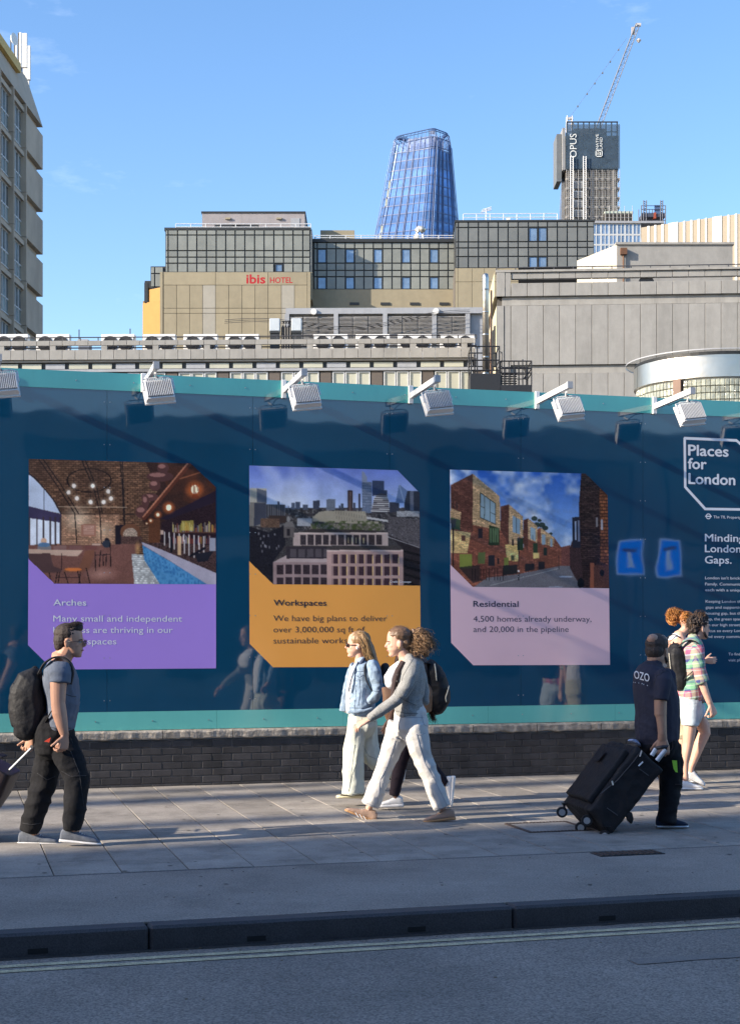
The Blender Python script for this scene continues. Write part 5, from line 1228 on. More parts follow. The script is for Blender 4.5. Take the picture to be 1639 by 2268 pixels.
# litter and leaves in the gutter, gum spots on the paving
lit = mat('litter', (.10, .075, .045), .9, .4, 20); gum = mat('old_gum', (.05, .048, .046), .9, .2)
b = MB(); rr = random.Random(4)
for k in range(150):
    x = rr.uniform(-3.5, 2.2); n = rr.choice((7.44, 7.45, 7.47, 7.50, 7.9, 6.5, 8.6, 5.6)) + rr.uniform(-.03, .12); z = (ZR + .006 if n > 7.4 else .002); s = rr.uniform(.004, .012); a = rr.uniform(0, 6)
    P = [(x + s * math.cos(a + q), -n + s * .6 * math.sin(a + q), z + (.004 if q > 2 else 0)) for q in (0, 1.7, 3.2, 4.9)]; b.poly(P, lit)
o = b.build('gutter_litter', None, WF.O, rot=(0, 0, WF.a)); o['kind'] = 'stuff'; o['label'] = 'bits of leaf and litter in the gutter and on the paving'; o['category'] = 'litter'
b = MB()
for k in range(130):
    x = rr.uniform(-4.5, 4.5); n = rr.uniform(.2, 7.2); r = rr.uniform(.006, .018); b.add([(x + r * math.cos(q * math.pi / 4) * 1.2, -n + r * math.sin(q * math.pi / 4), .0035) for q in range(8)], [list(range(8))], gum)
o = b.build('gum_spots', None, WF.O, rot=(0, 0, WF.a)); o['kind'] = 'stuff'; o['label'] = 'small dark spots of old chewing gum on the paving'; o['category'] = 'stains'

# covers
def gpt(px, py, z=0.0): Y = F * (ZC - z) / (py - HY); return Vector(((px - CX) / F * Y, Y, z))
rustm = mat('rusty_iron', (.075, .05, .038), .7, .3, 12, bump=.5, bscale=80)
c0 = gpt(1215, 1832); t = thing('utility_cover', 'paved utility cover with a rusty iron frame near the suitcase wheels', 'cover', (c0.x, c0.y, 0), WF.a)
pbox('cover_infill', t, -.25, .25, -.25, .25, -.03, .0045, slab_m, .002)
b = MB()
for (a, c, d, e) in ((-.29, .29, -.29, -.255), (-.29, .29, .255, .29), (-.29, -.255, -.25, .25), (.255, .29, -.25, .25)): b.box(a, c, d, e, -.03, .006, rustm)
for y in (-.273, .273):
    for k in range(18): b.box(-.28 + k * .031, -.265 + k * .031, y - .012, y + .012, .006, .009, rustm)
b.build('iron_frame', t)
c0 = gpt(1388, 1889); t = thing('drain_grate', 'dark slotted drain grate at the edge of the paving', 'drain', (c0.x, c0.y - .02, 0), WF.a)
pbox('grate_frame', t, -.26, .26, -.10, .10, -.05, .003, black_steel)
b = MB()
for k in range(11): b.box(-.23 + k * .046 - .010, -.23 + k * .046 + .010, -.08, .08, .003, .008, rustm)
b.build('grate_bars', t)

# ================================================================== ACROSS THE STREET (seen mirrored in the glossy boards, and shading the road)
op = thing('opposite_building', 'stone fronted building across the street, behind the viewer', 'building', WF.O, WF.a)
opm = mat('portland_stone', (.34, .32, .28), .85, .15, 1, stain=.2); opg = mat('shop_glass', (.03, .04, .05), .1, .3, .5, spec=.8)
pbox('wall', op, -24, 22, -31, -21.3, -.1, 7.0, opm)
i = 0
for x in np.arange(-23, 21, 3.4):
    for z in (.4, 3.9): window(op, x, x + 2.4, z, z + (3.0 if z < 1 else 2.4), -21.2, dark_frame, opg, .09, mull=1)
ob = thing('far_street_building', 'tall block down the street to the left, shading the roadway', 'building', WF.O, WF.a)  # out of view, added to keep the roadway in shade
td = math.tan(SUN_AZ - WF.a); xb_ = -45.0
lat = lambda n: -(n - xb_ * td)
pbox('wall', ob, xb_ - 12, xb_, lat(30), -(3.95 - (xb_ - 12) * td), -.1, 27, opm)
for (a, c) in ((2.68, 3.0), (.85, 1.3), (.2, .4)): pbox('pier', ob, xb_ - .5, xb_, lat(c), lat(a), -.1, 24, opm)  # unseen slim uprights added to break the sunlight on the paving into strips
ns = mat('sign_blue', (.005, .13, .75), .35, .03, emit=(.0, .13, .75)); nw = mat('sign_white', (.75, .76, .78), .35, emit=(.22, .32, .55)); nr = mat('sign_red', (.6, .02, .02), .35); pgrey = mat('grey_post', (.25, .26, .27), .5)  # emission added to the sign faces so the glossy boards mirror them
for k, (x, n) in enumerate(((6.52, 7.0), (7.2, 7.0))):
    p = WF.O + Matrix.Rotation(WF.a, 3, 'Z') @ Vector((x, -n, 0))
    t = thing('no_through_road_sign', ['blue no through road sign on a grey post by the kerb, left of a pair', 'blue no through road sign on a grey post by the kerb, right of a pair'][k], 'road sign', p, WF.a + math.radians(12), 'road signs by the kerb')
    b = MB(); b.tube([(0, 0, 0), (0, 0, 3.15)], .03, pgrey, 8); b.build('post', t)
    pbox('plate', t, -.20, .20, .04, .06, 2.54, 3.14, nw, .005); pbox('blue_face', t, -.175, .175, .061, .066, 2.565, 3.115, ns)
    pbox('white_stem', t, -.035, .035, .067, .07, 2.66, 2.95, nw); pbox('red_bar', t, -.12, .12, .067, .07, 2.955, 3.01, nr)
# ================================================================== PEOPLE
class Tr:
    """reads positions off an enlarged detail of the photograph, at a depth Y; returns real positions"""
    def __init__(s, ox, oy, k, Y): s.ox, s.oy, s.k, s.Y = ox, oy, k, Y; s.u = Y / F / (k * 1.5254)
    def __call__(s, zx, zy, dy=0.0):
        px = (s.ox + zx / s.k) / 1.5254; py = (s.oy + zy / s.k) / 1.5254; Y = s.Y + dy
        return Vector(((px - CX) / F * Y, Y, ZC + (HY - py) / F * Y))
def ring(c, N, B, hn, hb, n=16, e=2.0):
    out = []
    for k in range(n):
        a = 2 * math.pi * k / n; ca, sa = math.cos(a), math.sin(a); q = 2 / e
        out.append(c + N * hn * math.copysign(abs(ca) ** q, ca) + B * hb * math.copysign(abs(sa) ** q, sa))
    return out
class Body:
    def __init__(s): s.v = []; s.f = []
    def rings(s, R, cap=True):
        n = len(R[0]); b = len(s.v)
        for r in R: s.v += r
        for i in range(len(R) - 1):
            for k in range(n): s.f.append([b + i * n + k, b + i * n + (k + 1) % n, b + (i + 1) * n + (k + 1) % n, b + (i + 1) * n + k])
        if cap:
            for i, rv in ((0, 1), (len(R) - 1, 0)):
                c = sum(R[i], Vector()) / n; ci = len(s.v); s.v.append(c)
                for k in range(n):
                    q = [b + i * n + k, b + i * n + (k + 1) % n, ci]; s.f.append(q[::-1] if rv else q)
    def loft(s, tr, secs, n=16, e=2.0, round_=True, flat=False):
        """secs: (zx, zy, dy, half width in picture units, half depth in metres)"""
        P = [tr(a[0], a[1], a[2]) for a in secs]; s.loft3(P, [a[3] * tr.u for a in secs], [a[4] for a in secs], n, e, round_)
    def loft3(s, P, H, D, n=16, e=2.0, round_=True, depth=Vector((0, 1, 0))):
        L = len(P)
        if round_:
            t0 = (P[0] - P[1]).normalized(); t1 = (P[-1] - P[-2]).normalized(); m0 = min(H[0], D[0]); m1 = min(H[-1], D[-1])
            P = [P[0] + t0 * m0 * .75, P[0] + t0 * m0 * .45] + P + [P[-1] + t1 * m1 * .45, P[-1] + t1 * m1 * .75]
            H = [H[0] * .4, H[0] * .8] + H + [H[-1] * .8, H[-1] * .4]; D = [D[0] * .4, D[0] * .8] + D + [D[-1] * .8, D[-1] * .4]; L += 4
        R = []
        for i in range(L):
            t = (P[min(i + 1, L - 1)] - P[max(i - 1, 0)]).normalized()
            N = t.cross(depth); N = N.normalized() if N.length > 1e-3 else Vector((1, 0, 0)); B = N.cross(t).normalized()
            R.append(ring(P[i], N, B, H[i], D[i], n, e))
        s.rings(R)
    def ell(s, c, rx, ry, rz, M=None, n=14):
        R = []; m = 9
        for i in range(m):
            a = -math.pi / 2 + math.pi * (i + .35) / (m - .3); r = math.cos(a)
            q = [Vector((rx * r * math.cos(2 * math.pi * k / n), ry * r * math.sin(2 * math.pi * k / n), rz * math.sin(a))) for k in range(n)]
            R.append([Vector(c) + (M @ p if M else p) for p in q])
        s.rings(R)
    def mesh(s, name, m, voxel=.008, smooth=2, fold=0.0, freq=9.0, stretch=(1, 1, 1), seed=0.0, curl=0.0):
        me = bpy.data.meshes.new(name); me.from_pydata([tuple(p) for p in s.v], [], s.f); me.update()
        o = bpy.data.objects.new(name, me); COL.objects.link(o)
        r = o.modifiers.new('r', 'REMESH'); r.mode = 'VOXEL'; r.voxel_size = voxel; r.use_smooth_shade = True
        if smooth: q = o.modifiers.new('s', 'SMOOTH'); q.iterations = smooth; q.factor = .5
        o2 = bpy.data.meshes.new_from_object(o.evaluated_get(bpy.context.evaluated_depsgraph_get()))
        bpy.data.objects.remove(o); bpy.data.meshes.remove(me); me = o2; me.name = name
        if fold or curl:
            nv = len(me.vertices); co = np.zeros(nv * 3); me.vertices.foreach_get('co', co); co = co.reshape(-1, 3)
            no = np.zeros(nv * 3); me.vertices.foreach_get('normal', no); no = no.reshape(-1, 3)
            d = np.zeros(nv)
            for i in range(nv):
                p = Vector((co[i, 0] * freq * stretch[0] + seed, co[i, 1] * freq * stretch[1], co[i, 2] * freq * stretch[2]))
                if fold:
                    w = noise.noise(p * .5) * .9; a = noise.noise(p + Vector((w, w, w))); d[i] += fold * ((1 - abs(a) * 2.6) * .8 + noise.noise(p * 2.3) * .3)
                if curl: d[i] += curl * noise.noise(p * 4.0) + curl * .6 * noise.noise(p * 8.5)
            co += no * d[:, None]; me.vertices.foreach_set('co', co.ravel()); me.update()
        me.materials.clear(); me.materials.append(m)
        me.polygons.foreach_set('use_smooth', [True] * len(me.polygons)); return me
    def build(s, name, parent, m, **k):
        me = s.mesh(name, m, **k); o = bpy.data.objects.new(name, me); COL.objects.link(o)
        if parent is not None: o.parent = parent; o.location = -parent.location
        return o
def person(label, tr, zx, zy, dy=0.0):
    p = tr(zx, zy, dy); p.z = 0; return thing('person', label, 'person', p)
def fit(b, parent, name, smooth=True): return b.build(name, parent, -parent.location, smooth)

def head(B, c, h, face, pitch=0.0, jaw=1.0, nose=1.0, neckto=None, neck_r=.055, brow=1.0):
    """head of height h (chin to crown) centred c; face = direction it looks, in the ground plane angle (radians, 0 = +x)"""
    M = Matrix.Rotation(face, 3, 'Z') @ Matrix.Rotation(-pitch, 3, 'Y'); s = h / .235
    T = lambda x, y, z: Vector(c) + M @ (Vector((x - .0, y, z - .118)) * s)
    prof = [(.000, .060, .016, .016), (.010, .050, .032, .030), (.030, .036, .054 * jaw, .048 * jaw), (.055, .026, .067, .058), (.080, .018, .075, .064), (.105, .010, .083, .069), (.130, .003, .092, .073),
            (.155, -.001, .096, .077), (.180, -.003, .094, .077), (.203, -.003, .084, .069), (.222, -.003, .062, .052), (.233, -.003, .030, .026)]
    R = []
    for z, cx_, rx, ry in prof:
        R.append([T(cx_ + rx * math.cos(2 * math.pi * k / 20) * (1.0 if math.cos(2 * math.pi * k / 20) < 0 else .98), ry * math.sin(2 * math.pi * k / 20), z) for k in range(20)])
    B.rings(R)
    def tube(P, r, n=8):
        P = [T(*p) for p in P]; B.loft3(P, [x * s for x in r], [x * s for x in r], n, depth=M @ Vector((0, 1, 0)))
    tube([(.086, 0, .122), (.096, 0, .102), (.106 + .004 * nose, 0, .084), (.094, 0, .078)], [.009, .011, .0125, .010])
    tube([(.080, -.035, .128), (.091, -.012, .127), (.091, .012, .127), (.080, .035, .128)], [.009 * brow, .010 * brow, .010 * brow, .009 * brow])
    tube([(.082, -.016, .054), (.090, 0, .056), (.082, .016, .054)], [.007, .009, .007]); tube([(.080, -.014, .044), (.087, 0, .045), (.080, .014, .044)], [.007, .0085, .007])
    tube([(.066, -.014, .016), (.074, 0, .014), (.066, .014, .016)], [.014, .016, .014])
    for sg in (-1, 1):
        B.ell(T(.052, sg * .036, .088), .026 * s, .022 * s, .022 * s)
        E = Matrix.Rotation(face + sg * -.35, 3, 'Z'); B.ell(T(-.004, sg * .076, .098), .018 * s, .009 * s, .031 * s, E); B.ell(T(-.010, sg * .080, .112), .014 * s, .007 * s, .012 * s, E)
    if neckto is not None:
        a = T(-.015, 0, .05); B.loft3([T(-.010, 0, .07), a, a.lerp(Vector(neckto), .6), Vector(neckto)], [neck_r * s] * 3 + [neck_r * 1.25 * s], [neck_r * .95 * s] * 3 + [neck_r * 1.2 * s], 14, depth=M @ Vector((0, 1, 0)))
    return T, s
def eyes(parent, T, s, sides, name='eye'):
    b = MB(); b.tube([T(.088, -.020, .0495) - parent.location, T(.0965, 0, .0505) - parent.location, T(.088, .020, .0495) - parent.location], [.003 * s, .0055 * s, .003 * s], lip_m, 6); b.build('lips', parent, smooth=True)
    for sg in sides:
        b = MB(); c = T(.078, sg * .033, .108) - parent.location; b.disc(c, (0, 0, 1), .001, .001, eye_w, 6)
        B2 = Body(); B2.ell(Vector((0, 0, 0)), .012 * s, .013 * s, .009 * s); b = MB(); b.add([p + c for p in B2.v], B2.f, eye_w); c2 = T(.0865, sg * .035, .108) - parent.location; B3 = Body(); B3.ell(Vector((0, 0, 0)), .0045 * s, .006 * s, .006 * s); b.add([p + c2 for p in B3.v], B3.f, eye_d)
        c3 = [T(.074, sg * .052, .121) - parent.location, T(.090, sg * .034, .127) - parent.location, T(.094, sg * .016, .124) - parent.location]; b.tube(c3, .0028 * s, eye_d, 5); b.build(name, parent, smooth=True)

def hand(B, wrist, d, pn, curl=.5, s=1.0, thumb=1, spread=.10, tcurl=.3, curls=None):
    """palm and five fingers: d = direction wrist to knuckles, pn = direction the palm faces"""
    d = d.normalized(); pn = (pn - d * pn.dot(d)).normalized(); w = d.cross(pn) * thumb     # w points to the thumb side
    W_ = Vector(wrist)
    P = [W_ - d * .02 * s, W_ + d * .01 * s, W_ + d * .045 * s, W_ + d * .085 * s]
    B.loft3(P, [.024 * s, .028 * s, .038 * s, .039 * s], [.020 * s, .017 * s, .016 * s, .012 * s], 12, e=2.6, depth=pn)
    for k, (o, L) in enumerate(((.029, .072), (.010, .080), (-.009, .075), (-.027, .058))):
        cu = curl if curls is None else curls[k]
        p = W_ + d * (.082 if k in (1, 2) else .078) * s + w * o * s; dirv = (d + w * spread * (1.5 - k) * .5).normalized(); Q = [p - dirv * .018 * s, p]; a = 0
        for seg in (.45, .32, .25):
            a += cu; t = dirv * math.cos(a) + pn * math.sin(a); p = p + t * L * seg * s; Q.append(p)
        r = [.0085 * s, .0088 * s, .0078 * s, .0070 * s, .0060 * s]; B.loft3(Q, r, r, 8, depth=w)
    p = W_ + d * .018 * s + w * .022 * s; t = (d * .65 + w * .75 + pn * .25).normalized(); Q = [p, p + t * .030 * s]; t2 = (t + pn * tcurl + d * .35).normalized(); Q += [Q[-1] + t2 * .030 * s]; t3 = (t2 + pn * tcurl * .8).normalized(); Q += [Q[-1] + t3 * .024 * s]
    r = [.013 * s, .011 * s, .0095 * s, .0078 * s]; B.loft3(Q, r, r, 8, depth=pn)

def shoe(parent, tr, heel, toe, hgt, dy, up_m, sole_m, toe_up=0.0, name='shoe', sole=.028, wid=.045, lace_m=None):
    """heel, toe: picture points of the sole line; hgt in metres at the ankle"""
    A = tr(heel[0], heel[1], dy); C = tr(toe[0], toe[1], dy); L = (C - A).length; t = (C - A).normalized(); up = Vector((0, 1, 0)).cross(t) * -1
    if up.z < 0: up = -up
    side = Vector((0, 1, 0))
    def body(prof, z0, m, nm, vox, n=16):
        R = []
        for (u, h, w) in prof:
            c = A + t * L * u + up * (z0 + (h - z0) / 2)
            R.append(ring(c, up, side, (h - z0) / 2, w, n, 2.6))
        B = Body(); B.rings(R); return B.build(nm, parent, m, voxel=vox, smooth=1)
    k = wid / .045
    o = body([(-.005, hgt * .55, .018 * k), (.02, hgt * .85, .030 * k), (.12, hgt, .036 * k), (.28, hgt * .98, .037 * k), (.42, hgt * .80, .038 * k), (.58, hgt * .62, .042 * k), (.75, hgt * .50, .044 * k), (.90, hgt * .38, .038 * k), (.985, hgt * .26, .022 * k)], sole * .5, up_m, name, .006)
    body([(-.02, sole * .9, .020 * k), (.0, sole, .032 * k), (.15, sole, .038 * k), (.45, sole * .9, .040 * k), (.75, sole * .85, .047 * k), (.92, sole * .8, .041 * k), (1.0, sole * .7, .024 * k), (1.01, sole * .6, .012 * k)], 0, sole_m, 'sole', .006)
    if lace_m:
        b = MB()
        for q in range(5):
            u = .36 + q * .055; h = hgt * (.92 - q * .09); c = A + t * L * u + up * (h + .002); b.tube([c - side * .02, c + up * .004, c + side * .02], .0028, lace_m, 4)
        c = A + t * L * .34 + up * (hgt * .98); b.tube([c, c + side * -.02 + t * .015, c + side * -.035 - up * .015], .003, lace_m, 4); b.tube([c, c - side * .012 - t * .02, c - side * .03 - up * .01], .003, lace_m, 4)
        b.build('laces', parent, -parent.location)
    return o
def strands(parent, name, guides, n, m, r=.0022, jit=.6, curl=0.0, cf=5.0, seg=12, seed=1, m2=None, frizz=0.0):
    """hair strands following guide tubes: guides = list of (points, radii)"""
    rg = random.Random(seed); b = MB()
    for k in range(n):
        P, Rr = rg.choice(guides); L = len(P); a = rg.uniform(0, 2 * math.pi); q = math.sqrt(rg.uniform(.1, 1)); ph = rg.uniform(0, 6.28); t1 = rg.uniform(.75, 1.0); t0 = rg.uniform(0, .15)
        pts = []; cfq = cf * rg.uniform(.7, 1.3); wob = [rg.gauss(0, 1) for _ in range(3)]
        for i in range(seg):
            u = (t0 + (t1 - t0) * i / (seg - 1)) * (L - 1); j = min(int(u), L - 2); fr = u - j
            c = P[j].lerp(P[j + 1], fr); rr = Rr[j] * (1 - fr) + Rr[j + 1] * fr; t = (P[j + 1] - P[j]).normalized()
            N = t.cross(Vector((0, 1, 0))).normalized(); B_ = N.cross(t)
            p = c + (N * math.cos(a) + B_ * math.sin(a)) * rr * q
            if curl: w = cfq * u / (L - 1) * 6.28 + ph; p += (N * math.cos(w) + B_ * math.sin(w)) * curl
            if frizz: p += Vector(wob) * frizz * (i / seg) ** 1.5
            pts.append(p)
        b.tube(pts, [r * (1 - .5 * i / seg) for i in range(seg)], m2 if (m2 and rg.random() < .45) else m, 3, cap=False)
    o = b.build(name, parent, -parent.location, True); o['kind'] = 'stuff'; return o

def seam(o, tr, lines, m, r=.0028, name='seam', lift=.001):
    bv_ = BVHTree.FromPolygons([v.co.copy() for v in o.data.vertices], [tuple(p.vertices) for p in o.data.polygons]); par = o.parent; b = MB()
    for P in lines:
        run = []
        for i in range(len(P) - 1):
            for q in range(10):
                w = q / 9; p = tr(P[i][0] * (1 - w) + P[i + 1][0] * w, P[i][1] * (1 - w) + P[i + 1][1] * w); oo = Vector((0, 0, ZC)); d = (p - oo).normalized(); h = bv_.ray_cast(oo, d)
                if h[0]: run.append(h[0] - d * lift - par.location)
                elif len(run) > 1: b.tube(run, r, m, 4); run = []
                else: run = []
        if len(run) > 1: b.tube(run, r, m, 4)
    if b.v: b.build(name, par, smooth=True)
skin = mat('skin_medium', (.50, .27, .18), .5, .06, 20, spec=.4); skin_l = mat('skin_light', (.62, .37, .27), .5, .06, 20, spec=.4); skin_s = mat('skin_tan', (.46, .26, .17), .5, .07, 20); skin_b = mat('skin_brown', (.20, .10, .065), .5, .06, 20)
lip_m = mat('lips', (.36, .13, .11), .45)
eye_w = mat('eye_white', (.42, .38, .36), .4); eye_d = mat('dark_brown', (.025, .015, .012), .4)
hair_dk = mat('hair_dark_brown', (.028, .018, .015), .75, .4, 60, stretch=(1, 1, .2)); hair_bl = mat('hair_blonde', (.50, .33, .16), .45, .4, 50, stretch=(1, 1, .15)); hair_bl2 = mat('hair_blonde_dark', (.26, .155, .075), .45, .3, 50)
hair_br = mat('hair_brown', (.14, .08, .045), .5, .4, 60); hair_cu = mat('hair_light_brown', (.42, .26, .14), .5, .4, 60); hair_rd = mat('hair_ginger', (.55, .24, .06), .5, .4, 60); hair_rd2 = mat('hair_ginger_dark', (.30, .11, .025), .5, .3, 60)
def cloth(name, col, **k):
    d = dict(rough=.9, var=.12, scale=9, bump=.35, bscale=260, spec=.25, lowbump=.012, lowscale=13); d.update(k); return mat(name, col, **d)
tee_grey = cloth('grey_blue_cotton', (.115, .135, .175)); black_c = cloth('black_cotton', (.012, .012, .014), var=.3); navy_c = cloth('navy_grey_cotton', (.040, .040, .058)); bag_m = cloth('black_nylon', (.016, .016, .018), rough=.6, var=.25, bump=.5, bscale=180)
denim = cloth('washed_denim', (.27, .36, .47), var=.30, scale=26, bump=.6, bscale=150, stain=.15, sscale=5); denim_d = cloth('dark_denim', (.06, .08, .13), var=.3)
pale_denim = cloth('pale_green_denim', (.56, .58, .51)); white_c = cloth('white_denim', (.56, .54, .51), bump=.3); knit = cloth('grey_wool_knit', (.28, .28, .27), speck=.30, bscale=160, bump=.8); white_t = cloth('white_jersey', (.70, .69, .70))
tan_l = cloth('tan_suede', (.40, .27, .20)); gum_s = mat('gum_sole', (.50, .27, .12), .6); white_s = mat('white_leather', (.74, .73, .72), .5, .05, 20); cream_s = mat('cream_rubber', (.62, .56, .38), .6); grey_s = cloth('grey_mesh', (.13, .145, .175)); navy_s = cloth('navy_mesh', (.02, .028, .05)); plum = cloth('plum_leggings', (.018, .012, .018)); leather = mat('brown_leather', (.30, .155, .08), .5, .15, 6, bump=.2, bscale=90)
short_m = cloth('pale_blue_cotton', (.44, .51, .55)); lime = mat('lime_patch', (.38, .75, .06), .6); silver = mat('brushed_aluminium', (.60, .60, .60), .35, .06, metal=.7); darkred = cloth('dark_brown_trim', (.05, .035, .035))

# ---------------------------------------------------------------- 1: man with glasses, left
t1 = Tr(0, 2050, 2.668, 11.62)
m1 = person('man in a grey blue T-shirt, black trousers and glasses walking right with a backpack', t1, 480, 2140)
B = Body()
nb_ = t1(560, 470, 0)
T, s = head(B, t1(628, 305, 0), .262, math.radians(2), neckto=nb_, neck_r=.064)
B.loft(t1, [(560, 480, 0, 90, .12), (540, 560, 0, 125, .20), (555, 700, 0, 135, .19), (570, 850, 0, 125, .17), (560, 1000, 0, 115, .16), (500, 1200, 0, 130, .17)])
B.loft(t1, [(545, 560, -.19, 85, .055), (530, 690, -.225, 74, .062), (528, 800, -.235, 68, .056), (528, 870, -.24, 64, .052), (540, 960, -.245, 66, .050), (562, 1060, -.245, 54, .042), (582, 1140, -.24, 40, .032)])
hand(B, t1(588, 1160, -.24), Vector((-.12, .0, -1)), Vector((-.75, .65, 0)), curl=.75, s=1.18, thumb=-1)
B.loft(t1, [(540, 560, .19, 80, .055), (470, 760, .24, 66, .055), (400, 930, .25, 60, .05), (330, 1090, .24, 46, .04), (295, 1170, .22, 38, .032)])
hand(B, t1(285, 1180, .2), Vector((-.25, 0, -1)), Vector((-.3, -1, 0)), curl=1.0, s=1.1, thumb=1)
for (kx_, hx_, ax_) in (((395, 1560), (490, 1230), (285, 1980)), ((700, 1530), (560, 1230), (650, 1970))):
    d = .09 if kx_[0] < 500 else -.09; B.loft(t1, [(hx_[0], hx_[1], d, 100, .09), (kx_[0], kx_[1], d, 70, .06), (ax_[0], ax_[1], d, 45, .04), (ax_[0] + 30, ax_[1] + 80, d, 45, .035)])
B.build('body', m1, skin, voxel=.0048, smooth=2)
eyes(m1, T, s, (-1, 1))
H = Body()
for a in ((-.014, 0, .168, .096, .084, .076), (-.045, 0, .120, .066, .079, .07), (-.062, 0, .085, .042, .062, .05), (.035, 0, .205, .062, .066, .036), (.055, 0, .218, .042, .050, .020)): H.ell(T(a[0], a[1], a[2]), a[3] * s, a[4] * s, a[5] * s)
H.build('hair', m1, hair_dk, voxel=.005, smooth=2, curl=.0025, freq=26)
g = [( [T(-.02, y, .205), T(.03, y, .228), T(.070, y, .238), T(.092, y, .232)], [.02 * s, .020 * s, .015 * s, .008 * s]) for y in (-.05, -.02, .01, .04)]
strands(m1, 'hair_tufts', g, 90, hair_dk, .0022, seg=6, seed=3, frizz=.006)
gl = MB(); L0 = m1.location
for sg in (-1, 1):
    gl.tube([T(.112 + .018 * math.cos(a) * 0, sg * (.034 + .021 * math.cos(a)), .106 + .017 * math.sin(a)) - L0 for a in np.linspace(0, 2 * math.pi, 13)[:-1]], .0026, eye_d, 5, closed=True); gl.tube([T(.110, sg * .056, .112) - L0, T(.06, sg * .078, .114) - L0, T(-.002, sg * .08, .112) - L0], .0026, eye_d, 5)
gl.tube([T(.113, -.012, .108) - L0, T(.113, .012, .108) - L0], .0025, eye_d, 5); gl.build('glasses', m1, smooth=True)
S = Body()
S.loft(t1, [(560, 462, 0, 62, .085), (555, 500, 0, 100, .14), (540, 570, 0, 138, .215), (552, 680, 0, 156, .20), (568, 780, 0, 150, .185), (575, 880, 0, 143, .175), (565, 980, 0, 130, .172), (545, 1090, 0, 122, .175)])
for d, sx_o in ((-.20, 0), (.20, -10)): S.loft(t1, [(548 + sx_o, 540, d * .8, 95, .07), (546 + sx_o, 610, d * 1.08, 96, .072), (543 + sx_o, 690, d * 1.15, 92, .078)], round_=False)
ts1 = S.build('t_shirt', m1, tee_grey, voxel=.008, smooth=3, fold=.006, freq=7, stretch=(1, 1, 1.4))
Tm = Body()
Tm.loft(t1, [(485, 1070, 0, 172, .17), (490, 1150, 0, 182, .178), (495, 1230, 0, 185, .175)])
Tm.loft(t1, [(455, 1220, .06, 128, .105), (432, 1400, .085, 118, .10), (405, 1560, .09, 118, .092), (358, 1720, .09, 114, .088), (305, 1880, .09, 98, .085), (285, 1960, .09, 94, .084), (268, 2025, .09, 82, .078)], round_=False)
Tm.loft(t1, [(560, 1220, -.06, 132, .105), (640, 1400, -.09, 128, .10), (700, 1540, -.095, 112, .095), (695, 1680, -.095, 106, .09), (675, 1840, -.095, 98, .086), (660, 1940, -.095, 90, .084), (655, 2010, -.095, 74, .078)], round_=False)
tj1 = Tm.build('trousers', m1, black_c, voxel=.009, smooth=2, fold=.010, freq=6, stretch=(1, 1, 1.6), seed=3)
b = MB(); p = [t1(*q, -.215) - L0 for q in ((400, 1215), (440, 1190), (462, 1178), (448, 1222))]; b.poly(p, mat('red_mark', (.6, .05, .02), .6)); b.build('trouser_logo', m1)
shoe(m1, t1, (172, 2146), (548, 2146), .115, .09, grey_s, white_s, lace_m=white_s); shoe(m1, t1, (545, 2120), (912, 2148), .115, -.095, grey_s, white_s, lace_m=white_s)
# backpack and straps
bp = person('x', t1, 300, 2140); bp.name = 'backpack'; bp['label'] = 'black backpack on the back of the man with glasses'; bp['category'] = 'backpack'
K = Body()
K.loft(t1, [(320, 600, 0, 62, .10), (290, 640, 0, 112, .14), (262, 740, 0, 150, .155), (262, 860, 0, 168, .16), (268, 960, 0, 168, .16), (262, 1060, 0, 155, .155), (240, 1120, 0, 110, .14)], e=2.8)
K.build('bag_body', bp, bag_m, voxel=.008, smooth=2, fold=.007, freq=6)
K = Body(); K.loft(t1, [(165, 700, 0, 40, .11), (150, 800, 0, 50, .12), (148, 950, 0, 50, .12), (160, 1060, 0, 40, .11)], e=3); K.build('front_pocket', bp, bag_m, voxel=.008, smooth=2, fold=.003, freq=8)
def strap(parent, tr, pts, w, th, m, name='strap', n=8):
    B_ = Body(); P = [tr(a, c, d) for a, c, d in pts]; Q = []
    for i in range(len(P) - 1):
        for q in range(4): Q.append(P[i].lerp(P[i + 1], q / 4))
    Q.append(P[-1])
    for _ in range(2): Q = [Q[0]] + [(Q[i - 1] + Q[i] * 2 + Q[i + 1]) / 4 for i in range(1, len(Q) - 1)] + [Q[-1]]
    B_.loft3(Q, [th] * len(Q), [w] * len(Q), 8, e=3, round_=False)
    me = to_mesh(name, B_.v, B_.f, m, smooth=True); return link(name, me, parent, -parent.location)
for d in (-.135, .135): strap(bp, t1, [(355, 600, d * .7), (400, 510, d), (480, 455, d), (570, 450, d), (640, 500, d * 1.15), (668, 600, d * 1.3), (640, 700, d * 1.35)], .028, .008, bag_m)
strap(bp, t1, [(415, 1040, -.14), (470, 930, -.19), (560, 860, -.20)], .014, .004, bag_m, 'webbing'); strap(bp, t1, [(300, 600, 0), (298, 548, 0), (330, 535, 0), (345, 590, 0)], .015, .006, bag_m, 'grab_handle')
